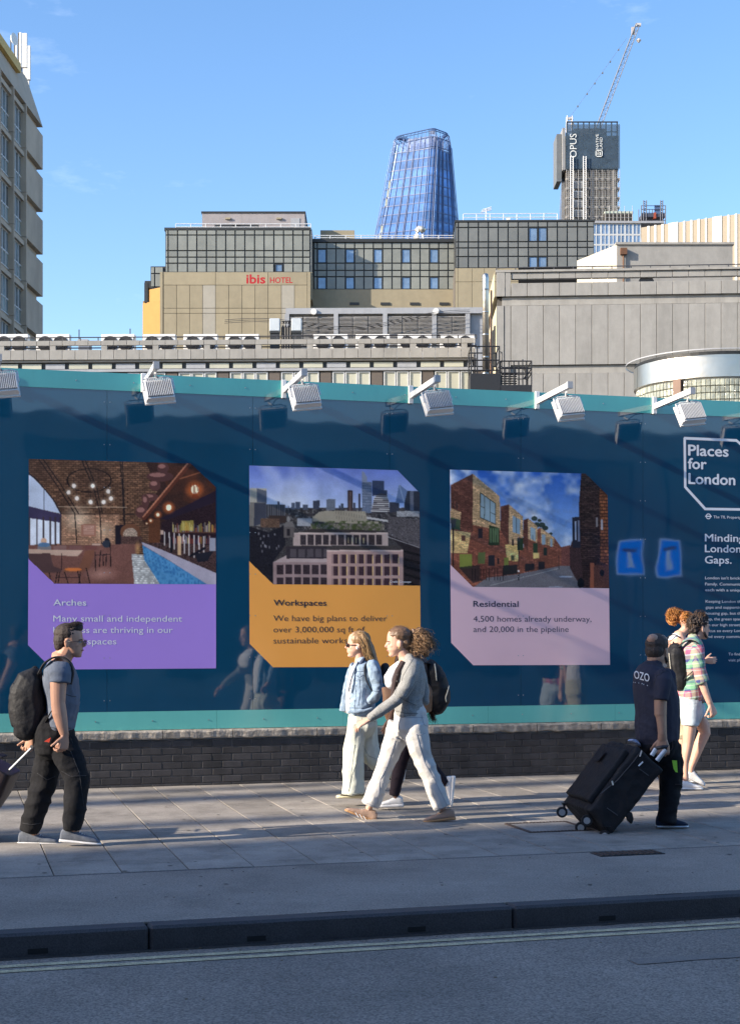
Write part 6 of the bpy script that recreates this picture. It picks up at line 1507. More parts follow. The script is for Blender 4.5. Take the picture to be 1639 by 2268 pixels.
# trolley case at the left edge
tc_ = person('x', t1, 20, 2140, .2); tc_.name = 'trolley_case'; tc_['label'] = 'dark brown trolley case pulled behind the man with glasses'; tc_['category'] = 'suitcase'
K = Body(); K.loft(t1, [(40, 1440, .2, 130, .22), (-60, 1620, .2, 150, .22), (-330, 2010, .2, 150, .22)], e=6, round_=False); K.build('case_body', tc_, mat('dark_brown_shell', (.035, .022, .022), .5, .2), voxel=.012, smooth=2)
b = MB(); Lc = tc_.location
for d in (.14, .26): b.tube([t1(90, 1470, d) - Lc, t1(290, 1270, d) - Lc], .009, silver, 8)
b.tube([t1(288, 1262, .13) - Lc, t1(288, 1262, .27) - Lc], .014, silver, 8); b.build('telescopic_handle', tc_)
K = Body(); K.loft(t1, [(0, 1330, .2, 10, .09), (50, 1350, .2, 10, .09)]); K.build('top_handle', tc_, bag_m, voxel=.006)
b = MB()
for d in (.05, .35): c = t1(-390, 2100, d); b.disc(c - Lc, (0, 1, 0), .04, .03, black_steel, 14)
b.build('wheels', tc_)

# ---------------------------------------------------------------- 2: blonde woman in denim jacket
tu = Tr(1130, 2090, 4.0975, 14.15); tl = Tr(1130, 2400, 3.642, 14.15)
w2 = person('blonde woman in a denim jacket, sunglasses and wide pale jeans walking left', tl, 240, 1085)
B = Body(); nb_ = tu(360, 600, 0)
T, s = head(B, tu(325, 360, 0), .245, math.pi, pitch=.06, jaw=.86, nose=.4, neckto=nb_, neck_r=.046, brow=.6)
B.loft(tu, [(380, 610, 0, 70, .09), (400, 700, 0, 130, .17), (400, 900, 0, 135, .15), (380, 1200, 0, 120, .14), (380, 1350, 0, 130, .16)])
B.loft(tu, [(545, 720, -.17, 60, .04), (580, 850, -.20, 55, .04), (590, 1000, -.2, 50, .038), (530, 1100, -.19, 45, .034), (480, 1130, -.14, 40, .03)])
hand(B, tu(460, 1130, -.10), Vector((-1, .2, -.1)), Vector((0, 1, -.3)), curl=.4, s=1.0)
B.loft(tu, [(450, 690, .17, 70, .05), (380, 900, .2, 60, .045), (300, 1080, .2, 50, .038), (240, 1150, .2, 45, .03)]); hand(B, tu(235, 1155, .2), Vector((-.6, .2, -.8)), Vector((0, 1, 0)), curl=.5)
B.loft(tl, [(310, 120, -.07, 90, .09), (240, 600, -.07, 60, .06), (210, 960, -.07, 40, .04), (190, 1040, -.07, 36, .03)]); B.loft(tl, [(400, 120, .07, 90, .09), (420, 520, .07, 60, .06), (640, 720, .07, 45, .045), (800, 800, .07, 36, .035)])
B.build('body', w2, skin_l, voxel=.0048, smooth=2)
# sunglasses, earbud
b = MB(); L0 = w2.location
for sg in (-1, 1):
    B2 = Body(); B2.ell(T(.098, sg * .034, .108) - L0, .012, .024, .021); b.add(B2.v, B2.f, eye_d); b.tube([T(.095, sg * .055, .112) - L0, T(.05, sg * .074, .114) - L0, T(.0, sg * .078, .112) - L0], .0035, eye_d, 5)
b.build('sunglasses', w2, smooth=True)
b = MB(); B2 = Body(); B2.ell(T(.004, .082, .088) - L0, .010, .008, .014); b.add(B2.v, B2.f, white_s); B2 = Body(); B2.ell(T(.004, -.082, .088) - L0, .010, .008, .014); b.add(B2.v, B2.f, white_s); b.build('earbud', w2, smooth=True)
H = Body()
H.ell(T(-.015, 0, .165), .102 * s, .088 * s, .082 * s)
H.loft(tu, [(400, 300, 0, 85, .092), (460, 420, 0, 95, .095), (500, 520, 0, 80, .095), (560, 640, 0, 55, .085), (610, 740, 0, 28, .06)])
H.build('hair', w2, hair_bl2, voxel=.006, smooth=2, fold=.005, freq=30, stretch=(1, 1, .2))
g = []
for y, o in ((-.085, 0), (-.06, 10), (-.03, 20), (0, 25), (.05, 20), (.08, 5)):
    g.append(([tu(300 + o, 215 - 0 * o, y * .5), tu(390 + o, 205, y * .9), tu(450 + o, 320, y * 1.12), tu(480 + o, 470, y * 1.15), tu(530 + o, 600, y * 1.05), tu(590 + o, 710, y * .9), tu(640, 790, y * .6)], [.015, .022, .024, .024, .022, .016, .008]))
    g.append(([tu(310 + o, 240, y * .9), tu(380 + o, 340, y * 1.1), tu(410 + o, 450, y * 1.12), tu(450 + o, 570, y * 1.08), tu(520 + o, 640, y)], [.012, .016, .018, .016, .008]))
strands(w2, 'hair_strands', g, 620, hair_bl, .0026, curl=.004, cf=2.2, seg=12, seed=8, m2=hair_bl2, frizz=.012)
# jacket
J = Body()
J.loft(tu, [(385, 590, 0, 80, .10), (400, 650, 0, 145, .165), (395, 760, 0, 175, .175), (390, 900, 0, 180, .17), (380, 1050, 0, 185, .17), (375, 1180, 0, 190, .175), (370, 1290, 0, 188, .178)])
J.loft(tu, [(525, 650, -.15, 90, .075), (555, 760, -.185, 92, .078), (585, 880, -.20, 82, .072), (600, 1000, -.205, 66, .062), (560, 1090, -.205, 66, .06), (500, 1140, -.2, 58, .055)])
J.loft(tu, [(460, 660, .15, 80, .07), (380, 860, .2, 80, .07), (300, 1050, .2, 60, .055)])
jk2 = J.build('denim_jacket', w2, denim, voxel=.007, smooth=2, fold=.007, freq=13, stretch=(1, 1, 1), seed=5)
J = Body(); J.loft(tu, [(265, 640, .10, 40, .05), (210, 760, .14, 42, .04), (170, 950, .15, 44, .03), (140, 1120, .15, 45, .03), (118, 1280, .15, 48, .03)], e=3, round_=False); J.build('open_jacket_front', w2, denim, voxel=.007, smooth=1, fold=.006, freq=14, seed=2)
J = Body(); J.loft(tu, [(330, 640, -.02, 60, .09), (270, 760, 0, 70, .10), (230, 950, 0, 60, .10), (215, 1150, 0, 60, .10), (215, 1310, 0, 45, .10)], e=2.6, round_=False); J.build('white_top', w2, white_t, voxel=.008, smooth=2, fold=.004, freq=9)
strap(w2, tu, [(330, 600, -.10), (265, 740, -.15), (215, 900, -.145), (195, 1010, -.13)], .012, .006, denim_d, 'dark_placket')
J = Body(); J.loft(tu, [(400, 560, -.075, 16, .045), (370, 620, -.10, 34, .03), (345, 690, -.12, 26, .02)], e=2.5); J.loft(tu, [(330, 590, .03, 14, .05), (285, 640, .08, 26, .03)]); J.build('collar', w2, denim_d, voxel=.005, smooth=1)
b = MB()
for k in range(7): p = tu(232 - k * 4, 830 + k * 70, -.172) - L0; b.disc(p, (0, 1, 0), .006, .006, silver, 8)
b.build('buttons', w2)
strap(w2, tu, [(180, 1290, -.17), (300, 1295, -.19), (420, 1275, -.185), (540, 1240, -.16)], .006, .014, denim, 'waistband')
bg2 = person('x', tl, 420, 1085); bg2.name = 'shoulder_bag'; bg2['label'] = 'black backpack strap and bag worn by the blonde woman'; bg2['category'] = 'backpack'
strap(bg2, tu, [(560, 600, -.09), (480, 585, -.13), (420, 640, -.17), (415, 740, -.20), (440, 850, -.215), (490, 950, -.22), (520, 1000, -.2)], .022, .006, bag_m)
K = Body(); K.loft(tu, [(700, 660, .05, 55, .10), (710, 760, .05, 70, .12), (690, 850, .05, 55, .12)], e=2.6); K.build('bag_body', bg2, bag_m, voxel=.008, smooth=2, fold=.006, freq=9)
Tm = Body()
Tm.loft(tl, [(330, 20, 0, 155, .155), (335, 100, 0, 175, .165), (340, 200, 0, 180, .17)])
Tm.loft(tl, [(270, 180, -.07, 115, .11), (250, 350, -.08, 115, .115), (235, 520, -.08, 120, .12), (228, 700, -.08, 122, .125), (228, 860, -.08, 128, .13), (235, 1020, -.08, 140, .135)], round_=False)
Tm.loft(tl, [(400, 180, .06, 125, .11), (400, 350, .08, 140, .115), (410, 500, .08, 140, .12), (520, 620, .085, 115, .12), (680, 720, .09, 100, .115), (800, 790, .09, 95, .10)], round_=False)
tj2 = Tm.build('wide_jeans', w2, pale_denim, voxel=.009, smooth=2, fold=.014, freq=6.5, stretch=(1.4, 1.4, .55), seed=7)
b = MB(); b.disc(tl(290, 40, -.165) - L0, (0, 1, 0), .014, .01, silver, 12); b.build('belt_buckle', w2)
shoe(w2, tl, (370, 1085), (25, 1080), .075, -.08, eye_d, cream_s, sole=.04)
shoe(w2, tl, (860, 870), (880, 720), .08, .10, white_s, white_s)

# ---------------------------------------------------------------- 3: woman in grey cardigan and white jeans
tu = Tr(1130, 2090, 4.0975, 13.05); tl = Tr(1130, 2400, 3.642, 13.05)
w3 = person('woman with a curly ponytail, grey cardigan and white jeans striding left', tl, 800, 1385)
L0 = w3.location
B = Body(); nb_ = tu(985, 570, 0)
T, s = head(B, tu(888, 320, 0), .252, math.pi, pitch=-.05, jaw=.86, nose=.4, neckto=nb_, neck_r=.048, brow=.6)
B.loft(tu, [(990, 600, 0, 70, .08), (1030, 720, 0, 120, .13), (1020, 900, 0, 150, .14), (1020, 1150, 0, 140, .14), (1030, 1300, 0, 160, .15)])
B.loft(tu, [(1050, 780, -.185, 75, .045), (1000, 900, -.215, 75, .048), (880, 1100, -.23, 68, .045), (700, 1240, -.24, 58, .038), (520, 1370, -.245, 46, .030)])
hand(B, tu(490, 1395, -.245), Vector((-1, 0, -.45)), Vector((-.35, .35, -.9)), curl=.42, s=1.12, thumb=-1, spread=.16)
B.loft(tu, [(1100, 680, .18, 80, .05), (1180, 900, .2, 70, .05), (1230, 1100, .2, 55, .045)])
B.loft(tl, [(800, 220, .07, 95, .08), (665, 600, .08, 80, .06), (470, 1100, .08, 45, .035), (420, 1210, .08, 42, .032)]); B.loft(tl, [(960, 150, -.07, 150, .1), (1120, 650, -.08, 80, .06), (1320, 1130, -.08, 42, .035), (1340, 1230, -.08, 42, .032)])
B.build('body', w3, skin_l, voxel=.0048, smooth=2)
eyes(w3, T, s, (-1, 1))
b = MB()
for sg in (-1, 1): b.tube([T(-.004, sg * .083, .068 + .010 * math.sin(a)) - L0 + Vector((.010 * math.cos(a), 0, 0)) for a in np.linspace(0, 6.28, 11)[:-1]], .003, mat('gold', (.7, .5, .2), .3, metal=.8) if 'gold' not in bpy.data.materials else bpy.data.materials['gold'], 5, closed=True)
b.build('earring', w3, smooth=True)
H = Body()
H.ell(T(-.013, 0, .170), .1005 * s, .085 * s, .073 * s); H.ell(T(-.058, 0, .110), .050 * s, .070 * s, .062 * s)
H.build('hair', w3, hair_br, voxel=.005, smooth=2, fold=.003, freq=40, stretch=(.3, 1, 1))
cen = [tu(1090, 190, 0), tu(1150, 220, 0), tu(1200, 300, 0), tu(1230, 400, 0), tu(1270, 500, 0)]
H = Body(); H.loft3(cen, [.030, .045, .055, .050, .025], [.03, .045, .055, .05, .025]); H.build('ponytail', w3, hair_br, voxel=.006, smooth=1, curl=.015, freq=14)
g = [(cen, [.035, .075, .10, .10, .09]), ([cen[0], cen[1], tu(1240, 240, 0), tu(1290, 340, 0), tu(1330, 450, 0)], [.03, .05, .05, .05, .05]), ([cen[0], tu(1120, 300, 0), tu(1150, 400, 0), tu(1130, 470, 0)], [.03, .05, .055, .04])]
strands(w3, 'ponytail_curls', g, 620, hair_cu, .0022, curl=.011, cf=3.8, seg=26, seed=2, m2=hair_br, frizz=.034)
strands(w3, 'flyaway_hairs', [([T(.065, 0, .19), T(.0, 0, .215), T(-.07, 0, .19), T(-.09, 0, .14)], [.03, .045, .045, .03])], 110, hair_br, .0013, seg=9, seed=6, m2=hair_cu, frizz=.005)
# cardigan
J = Body()
J.loft(tu, [(1035, 560, 0, 100, .105), (1060, 620, 0, 165, .16), (1060, 720, 0, 200, .18), (1040, 850, 0, 220, .18), (1030, 1000, 0, 212, .172), (1020, 1150, 0, 195, .168), (1030, 1320, 0, 198, .172)])
J.loft(tu, [(1080, 650, -.15, 110, .07), (1050, 780, -.19, 112, .075), (1000, 920, -.215, 100, .07), (920, 1050, -.23, 92, .062), (800, 1170, -.24, 82, .055), (650, 1270, -.245, 74, .050), (500, 1370, -.248, 60, .042)])
J.loft(tu, [(1120, 660, .15, 110, .07), (1180, 800, .2, 95, .07), (1230, 1000, .21, 80, .06), (1250, 1150, .2, 66, .05)])
jk3 = J.build('cardigan', w3, knit, voxel=.007, smooth=2, fold=.006, freq=8, stretch=(1, 1, 1), seed=11)
J = Body(); J.loft(tu, [(905, 620, .0, 40, .09), (830, 720, .02, 85, .13), (790, 820, .03, 105, .14), (790, 900, .03, 95, .13)]); J.build('pale_top', w3, white_t, voxel=.008, smooth=3, fold=.003, freq=8)
J = Body(); J.loft(tu, [(955, 590, -.02, 40, .10), (880, 720, -.02, 55, .13), (840, 850, -.02, 50, .14), (820, 1000, -.01, 40, .14), (810, 1090, 0, 35, .13)], e=2.6, round_=False); J.build('dark_trim', w3, darkred, voxel=.007, smooth=2)
b = MB()
for k in range(5): b.disc(tu(870 - k * 4 if k else 868, 690 + k * 88, -.185) - L0, (0, 1, 0), .007, .006, mat('horn_button', (.12, .11, .10), .4) if 'horn_button' not in bpy.data.materials else bpy.data.materials['horn_button'], 8)
b.build('buttons', w3)
Tm = Body()
Tm.loft(tl, [(930, 20, 0, 195, .155), (940, 120, 0, 208, .175), (945, 220, 0, 205, .18)])
Tm.loft(tl, [(820, 180, .07, 165, .11), (760, 330, .085, 150, .112), (700, 480, .085, 128, .10), (650, 620, .085, 112, .09), (600, 760, .085, 104, .088), (545, 900, .085, 108, .09), (490, 1040, .085, 118, .095), (435, 1165, .085, 122, .098)], round_=False)
Tm.loft(tl, [(985, 190, -.07, 155, .115), (1010, 340, -.085, 150, .118), (1050, 480, -.09, 132, .105), (1095, 620, -.09, 118, .095), (1165, 780, -.09, 112, .09), (1225, 930, -.09, 112, .09), (1275, 1070, -.09, 112, .09), (1325, 1195, -.09, 108, .09)], round_=False)
tj3 = Tm.build('white_jeans', w3, white_c, voxel=.008, smooth=2, fold=.0065, freq=5.5, stretch=(1, 1, 1.5), seed=1)
shoe(w3, tl, (495, 1385), (125, 1235), .105, .085, tan_l, gum_s, lace_m=white_s, sole=.03); shoe(w3, tl, (1485, 1345), (1095, 1385), .105, -.09, tan_l, gum_s, lace_m=tan_l, sole=.03)
b = MB()      # three pale stripes on the shoe
for k in range(3):
    p = [tl(250 + k * 48 + q, 1255 + k * 20 + r, .085 - .048) - L0 for q, r in ((0, 0), (14, 2), (52, 62), (38, 58))]; b.poly(p, white_s)
b.build('shoe_stripes', w3)

# ---------------------------------------------------------------- 4: woman behind with long hair, leather bag, black leggings
tu = Tr(1130, 2090, 4.0975, 13.75); tl = Tr(1130, 2400, 3.642, 13.75)
w4 = person('woman in black leggings half hidden behind the curly haired woman', tl, 700, 1195)
L0 = w4.location
B = Body(); T, s = head(B, tu(990, 360, 0), .24, math.pi, neckto=tu(1060, 620, 0), neck_r=.048)
B.loft(tu, [(1060, 620, 0, 80, .09), (1060, 760, 0, 130, .15), (1060, 1100, 0, 120, .13), (1060, 1350, 0, 150, .16)])
B.loft(tu, [(960, 760, -.12, 60, .045), (880, 1000, -.13, 55, .042), (820, 1250, -.12, 46, .036), (775, 1400, -.1, 38, .03)]); hand(B, tu(765, 1410, -.1), Vector((-.4, 0, -1)), Vector((-.2, 1, 0)), curl=.45, s=1.05)
B.loft(tl, [(920, 200, .05, 120, .1), (830, 560, .05, 80, .065), (760, 900, .05, 45, .04), (750, 1100, .05, 36, .034)]); B.loft(tl, [(960, 200, -.02, 120, .1), (1080, 620, .0, 80, .06), (1330, 850, .0, 48, .04), (1385, 910, 0, 40, .034)])
B.build('body', w4, skin_b, voxel=.0055, smooth=2)
H = Body(); H.ell(T(-.015, 0, .16), .105, .09, .09)
H.loft(tu, [(1000, 330, 0, 100, .09), (1080, 500, 0, 110, .10), (1180, 640, 0, 110, .11), (1240, 800, 0, 80, .10), (1260, 1000, .0, 60, .07)]); H.loft(tu, [(930, 430, .04, 45, .06), (880, 580, .04, 42, .05), (850, 690, .04, 20, .04)]); H.build('hair', w4, mat('hair_auburn_dark', (.05, .022, .015), .5, .4, 50), voxel=.007, smooth=2, fold=.006, freq=25, stretch=(1, 1, .2))
g = [([tu(1350, 1230, 0), tu(1350, 1320, 0), tu(1370, 1430, 0)], [.02, .025, .006]), ([tu(1150, 470, 0), tu(1230, 620, 0), tu(1290, 800, 0), tu(1290, 1000, 0)], [.03, .04, .035, .03])]; strands(w4, 'hair_ends', g, 160, hair_br, .003, curl=.006, seed=5, frizz=.02)
J = Body(); J.loft(tu, [(1060, 640, 0, 110, .13), (1070, 800, 0, 150, .16), (1060, 1050, 0, 140, .15), (1060, 1300, 0, 160, .165)]); J.loft(tu, [(980, 700, -.1, 75, .06), (900, 950, -.13, 66, .055), (850, 1150, -.13, 56, .05)]); J.build('dark_jacket', w4, black_c, voxel=.009, smooth=2, fold=.006)
Tm = Body(); Tm.loft(tl, [(980, 60, 0, 160, .15), (980, 200, 0, 165, .16)])
Tm.loft(tl, [(940, 200, .05, 125, .105), (880, 430, .05, 100, .085), (815, 640, .05, 84, .07), (775, 830, .05, 76, .062), (740, 1010, .05, 66, .055), (738, 1045, .05, 64, .054)], round_=False)
Tm.loft(tl, [(1000, 200, -.01, 125, .105), (1060, 430, .0, 105, .085), (1110, 620, .0, 92, .07), (1240, 760, .0, 76, .062), (1370, 900, .0, 56, .052)], round_=False)
Tm.build('leggings', w4, plum, voxel=.008, smooth=2, fold=.003, freq=9)
shoe(w4, tl, (845, 1192), (515, 1198), .11, .05, white_s, white_s, lace_m=grey_s, sole=.04)
shoe(w4, tl, (1490, 815), (1450, 1190), .10, .0, white_s, white_s, sole=.04)
lb = person('x', tu, 1000, 1300); lb.name = 'leather_tote_bag'; lb['label'] = 'brown leather tote bag hanging between the two women'; lb['category'] = 'bag'
K = Body(); K.loft(tu, [(1010, 925, -.03, 368, .06), (1020, 1080, -.03, 350, .085), (1020, 1300, -.03, 330, .08), (1040, 1370, -.03, 300, .06)], e=5, round_=False); K.build('bag_body', lb, leather, voxel=.010, smooth=2, fold=.008, freq=4)
strap(lb, tu, [(800, 930, -.03), (950, 700, -.03), (1150, 700, -.03), (1300, 930, -.03)], .012, .006, leather)
bk4 = person('x', tu, 1450, 1300, .05); bk4.name = 'backpack'; bk4['label'] = 'black backpack with pale zips behind the curly ponytail'; bk4['category'] = 'backpack'
K = Body(); K.loft(tu, [(1330, 610, .05, 50, .10), (1370, 700, .05, 110, .14), (1400, 850, .05, 150, .15), (1430, 1000, .05, 165, .15), (1430, 1120, .05, 165, .15), (1400, 1210, .05, 140, .13)], e=2.8); K.build('bag_body', bk4, bag_m, voxel=.008, smooth=2, fold=.008, freq=7)
zipm = mat('pale_zip', (.6, .56, .45), .5)
strap(bk4, tu, [(1385, 625, -.08), (1400, 720, -.105), (1412, 860, -.11)], .004, .005, zipm, 'zip'); strap(bk4, tu, [(1585, 930, -.07), (1560, 1030, -.09), (1535, 1090, -.10), (1548, 1155, -.09)], .004, .005, zipm, 'zip')
strap(bk4, tu, [(1320, 620, -.05), (1180, 600, -.1), (1050, 680, -.14), (1020, 800, -.16)], .02, .006, bag_m)

# ---------------------------------------------------------------- 5: heavy man in navy T-shirt pulling the suitcase
tu = Tr(2120, 2040, 4.683, 12.55); tl = Tr(2120, 2400, 4.683, 12.55)
m5 = person('heavy balding man seen from behind in a navy T-shirt with white OZO print', tl, 650, 1850)
L0 = m5.location
B = Body(); fc = math.radians(48)
T, s = head(B, tu(470, 720, 0), .262, fc, jaw=1.05, neckto=tu(440, 960, 0), neck_r=.072)
B.loft(tu, [(430, 960, 0, 90, .08), (420, 1120, 0, 190, .16), (440, 1400, 0, 290, .22), (470, 1750, 0, 320, .24)])
B.loft(tu, [(540, 1260, -.22, 90, .06), (520, 1400, -.24, 96, .068), (515, 1560, -.25, 98, .065), (515, 1750, -.25, 95, .058)]); B.loft(tl, [(515, 0, -.25, 92, .056), (535, 200, -.25, 76, .050), (545, 360, -.25, 68, .046), (545, 450, -.245, 74, .034)])
hand(B, tl(545, 440, -.245), Vector((.05, 0, -1)), Vector((.2, 1, -.0)), curl=.95, s=1.45, thumb=-1, tcurl=.6)
B.loft(tu, [(640, 1230, .18, 90, .06), (700, 1400, .24, 90, .06), (740, 1650, .24, 80, .05)]); B.loft(tl, [(740, 0, .2, 70, .05), (740, 250, .15, 55, .04)]); hand(B, tl(740, 280, .12), Vector((.1, 0, -1)), Vector((-1, 0, 0)), curl=.5)
B.loft(tl, [(480, 450, .0, 200, .12), (600, 1000, .03, 120, .08), (600, 1700, .03, 70, .05), (560, 1790, .03, 60, .04)])
B.build('body', m5, skin_s, voxel=.0055, smooth=2)
MF = Matrix.Rotation(fc, 3, 'Z'); H = Body(); H.ell(T(-.010, 0, .160), .098 * s, .085 * s, .079 * s, MF); H.ell(T(-.045, 0, .110), .062 * s, .076 * s, .070 * s, MF)
hk = mat('hair_thin_cropped', (.050, .034, .026), .7, .5, 45)
H.build('hair', m5, hk, voxel=.005, smooth=2, curl=.003, freq=20)
H = Body(); H.ell(T(-.068, .0, .196), .043 * s, .045 * s, .040 * s, MF); H.build('bald_patch', m5, skin_s, voxel=.005, smooth=2)
H = Body(); H.loft3([T(.0, -.066, .055), T(.03, -.060, .03), T(.065, -.02, .012), T(.066, .02, .012)], [.016] * 4, [.016] * 4); H.build('beard', m5, hair_dk, voxel=.005, smooth=1, curl=.002)
S = Body()
S.loft(tu, [(425, 945, 0, 130, .11), (400, 1010, 0, 215, .17), (390, 1110, 0, 300, .225), (400, 1250, 0, 318, .235), (430, 1400, 0, 340, .245), (455, 1550, 0, 350, .255), (465, 1700, 0, 352, .26), (465, 1860, 0, 350, .26)]); S.loft(tl, [(465, 80, 0, 350, .26), (465, 230, 0, 348, .255), (468, 430, 0, 335, .245)])
for d in (-.215, .215): S.loft(tu, [(550 if d < 0 else 620, 1120, d * .8, 130, .09), (550 if d < 0 else 640, 1260, d * 1.08, 132, .098), (535 if d < 0 else 650, 1400, d * 1.15, 120, .10), (520 if d < 0 else 660, 1530, d * 1.2, 108, .10)], round_=False)
so5 = S.build('t_shirt', m5, navy_c, voxel=.008, smooth=3, fold=.006, freq=5.0, stretch=(1, 1, 1.3), seed=21)
bv = BVHTree.FromPolygons([v.co.copy() for v in so5.data.vertices], [tuple(p.vertices) for p in so5.data.polygons])
def project(txt, quadp, quadq, cap, m, wdt, bold=0):
    me = text_mesh(txt, 1.0, cap, m, 0, bold); ax = (quadq - quadp); 
    for v in me.vertices:
        p = quadp + ax * v.co.x + Vector((0, 0, 1)) * v.co.z; o = Vector((0, 0, ZC)); d = (p - o).normalized(); hit = bv.ray_cast(o, d)
        v.co = (hit[0] - d * .012 if hit[0] else p) - L0
    me.update(); return me
link('shirt_print', project('OZO', tu(98, 1175, -.2), tu(340, 1235, -.2), .068, white_s, 1, .01), m5)
b = MB()
for (a, c) in ((95, 1240), (120, 1245), (172, 1252), (225, 1262), (250, 1275), (308, 1292)):
    p = tu(a, c, -.2); o = Vector((0, 0, ZC)); d = (p - o).normalized(); hit = bv.ray_cast(o, d)
    if hit[0]: b.disc(hit[0] - d * .003 - L0, (0, 1, 0), .005, .004, white_s, 6)
b.build('shirt_print_dots', m5)
Tm = Body()
Tm.loft(tl, [(470, 380, 0, 310, .22), (490, 520, 0, 320, .22), (500, 640, 0, 310, .20)])
Tm.loft(tl, [(640, 560, -.02, 215, .14), (680, 760, -.03, 190, .125), (690, 960, -.03, 170, .115), (680, 1180, -.03, 165, .11), (655, 1400, -.03, 150, .105), (625, 1600, -.03, 130, .10), (605, 1760, -.03, 145, .105)], round_=False)
Tm.loft(tl, [(420, 560, .1, 200, .14), (560, 900, .12, 150, .12), (640, 1200, .12, 120, .1), (640, 1600, .12, 100, .09), (640, 1740, .12, 90, .08)], round_=False)
tr5 = Tm.build('work_trousers', m5, black_c, voxel=.010, smooth=2, fold=.012, freq=5, stretch=(1, 1, 1.5), seed=31)
b = MB(); b.poly([tl(a, c, -.20) - L0 for a, c in ((698, 790), (776, 793), (788, 984), (755, 975), (722, 925))][::-1], lime); b.poly([tl(a, c, -.199) - L0 for a, c in ((698, 790), (776, 793), (788, 984), (755, 975), (722, 925))], lime)
b.build('lime_label', m5)
shoe(m5, tl, (448, 1860), (955, 1850), .115, -.03, navy_s, silver, sole=.028, wid=.05, lace_m=white_s); shoe(m5, tl, (560, 1830), (860, 1830), .11, .13, navy_s, silver, sole=.028)

# big suitcase: box with thickness, tilted, on four castors
ts_ = Tr(1870, 2480, 3.563, 12.35)
sc5 = person('x', ts_, 620, 1230); sc5.name = 'large_suitcase'; sc5['label'] = 'large black soft suitcase tilted on its wheels, pulled by the balding man'; sc5['category'] = 'suitcase'
Ls = sc5.location
# near face corners (picture): top right (1310,430) .. ; the case leans right; near side face and sloping front face
def quadsolid(A, Bc, C, D, off, m, name, vox=.012, fold=.005, extra=None):
    K = Body(); q = [A, Bc, C, D]; v = [p.copy() for p in q] + [p + off for p in q]; f = [[0, 1, 2, 3], [7, 6, 5, 4]] + [[i, 4 + i, 4 + (i + 1) % 4, (i + 1) % 4] for i in range(4)]
    K.v = v; K.f = f; return K.build(name, sc5, m, voxel=vox, smooth=4, fold=fold, freq=6)
P0 = ts_(680, 1235, -.12); P1 = ts_(430, 925, -.12); P2 = ts_(1010, 150, -.12); P3 = ts_(1325, 440, -.12); 
off = ts_(110, 815, .34) - ts_(430, 925, -.12)
quadsolid(P0, P1, P2, P3, off, bag_m, 'case_body', fold=.008)
up = (P2 - P1).normalized(); outn = (P1 - P0).normalized()
g0 = P1 + off * .08 + up * .06; g1 = P1 + off * .92 + up * .06
quadsolid(g0, g1, g1 + up * ((P2 - P1).length - .14), g0 + up * ((P2 - P1).length - .14), outn * .05, bag_m, 'front_pocket', .010, .004)
b = MB(); c0 = P1.lerp(P2, .60) + off * .50 + outn * .078; w_ = off.normalized()
b.poly([c0 - Ls, c0 + w_ * .11 - Ls, c0 + w_ * .11 + up * .10 - Ls, c0 + up * .10 - Ls], cloth('grey_tag', (.05, .05, .055))); b.poly([c0 - Ls, c0 + up * .10 - Ls, c0 + w_ * .11 + up * .10 - Ls, c0 + w_ * .11 - Ls], cloth('grey_tag', (.05, .05, .055))); b.build('luggage_tag', sc5)
fwd = Vector((0, -1, 0))
def near(zx, zy): return ts_(zx, zy, -.135) - Ls
for nm, P in (('zip_pull', ((1058, 200), (1035, 270))), ('zip_pull', ((700, 565), (712, 615))), ('side_bracket', ((1020, 385), (1072, 335)))): b = MB(); b.tube([near(*P[0]), near(*P[1])], .007, silver, 6); b.build(nm, sc5)
for P in (((560, 720), (760, 560), (960, 330), (1060, 190)), ((640, 890), (770, 980)), ((1030, 420), (1140, 500))): b = MB(); b.tube([near(*q) for q in P], .004, mat('seam', (.05, .05, .055), .6) if 'seam' not in bpy.data.materials else bpy.data.materials['seam'], 5); b.build('seam', sc5)
b = MB(); far_ = lambda zx, zy, d: ts_(zx, zy, d) - Ls
b.tube([far_(1240, 320, -.24), far_(1345, 185, -.24)], .019, silver, 10); b.build('handle_tube', sc5); b = MB(); b.tube([far_(1178, 258, -.20), far_(1228, 178, -.20)], .019, silver, 10); b.build('handle_tube', sc5)
b = MB(); b.tube([far_(1345, 185, -.24), far_(1368, 152, -.245), far_(1300, 158, -.24), far_(1228, 172, -.20)], .016, black_steel, 8); b.build('handle_grip', sc5)
K = Body(); K.loft(ts_, [(940, 85, .12, 30, .08), (985, 95, .1, 32, .08), (1030, 130, .08, 18, .05)]); K.build('scarf', sc5, cloth('blue_white_print', (.42, .46, .58), var=.5, scale=40), voxel=.006, smooth=1)
K = Body(); K.loft(ts_, [(900, 960, -.1, 45, .02), (920, 1030, -.1, 42, .02), (930, 1070, -.1, 15, .015)], e=3); K.build('strap_flap', sc5, bag_m, voxel=.006)
for (zx, zy, d) in ((610, 1225, -.16), (322, 1125, .05), (395, 1040, -.05), (98, 940, .28)):
    w = thing('x', 'x', 'x', (0, 0, 0)); del w['category'], w['label']; w.name = 'castor'; w.parent = sc5; c = ts_(zx, zy, d) - Ls
    b = MB(); b.tube([c + Vector((.02, .0, .08)), c + Vector((.02, .0, .03)), c], [.028, .022, .014], black_steel, 8); b.build('fork', w)
    b = MB(); b.tube([c + Vector((0, -.014, 0)), c + Vector((0, .014, 0))], .046, black_steel, 20); b.build('tyre', w); b = MB(); b.disc(c + Vector((0, -.016, 0)), (0, 1, 0), .028, .006, silver, 16); b.build('hub', w)

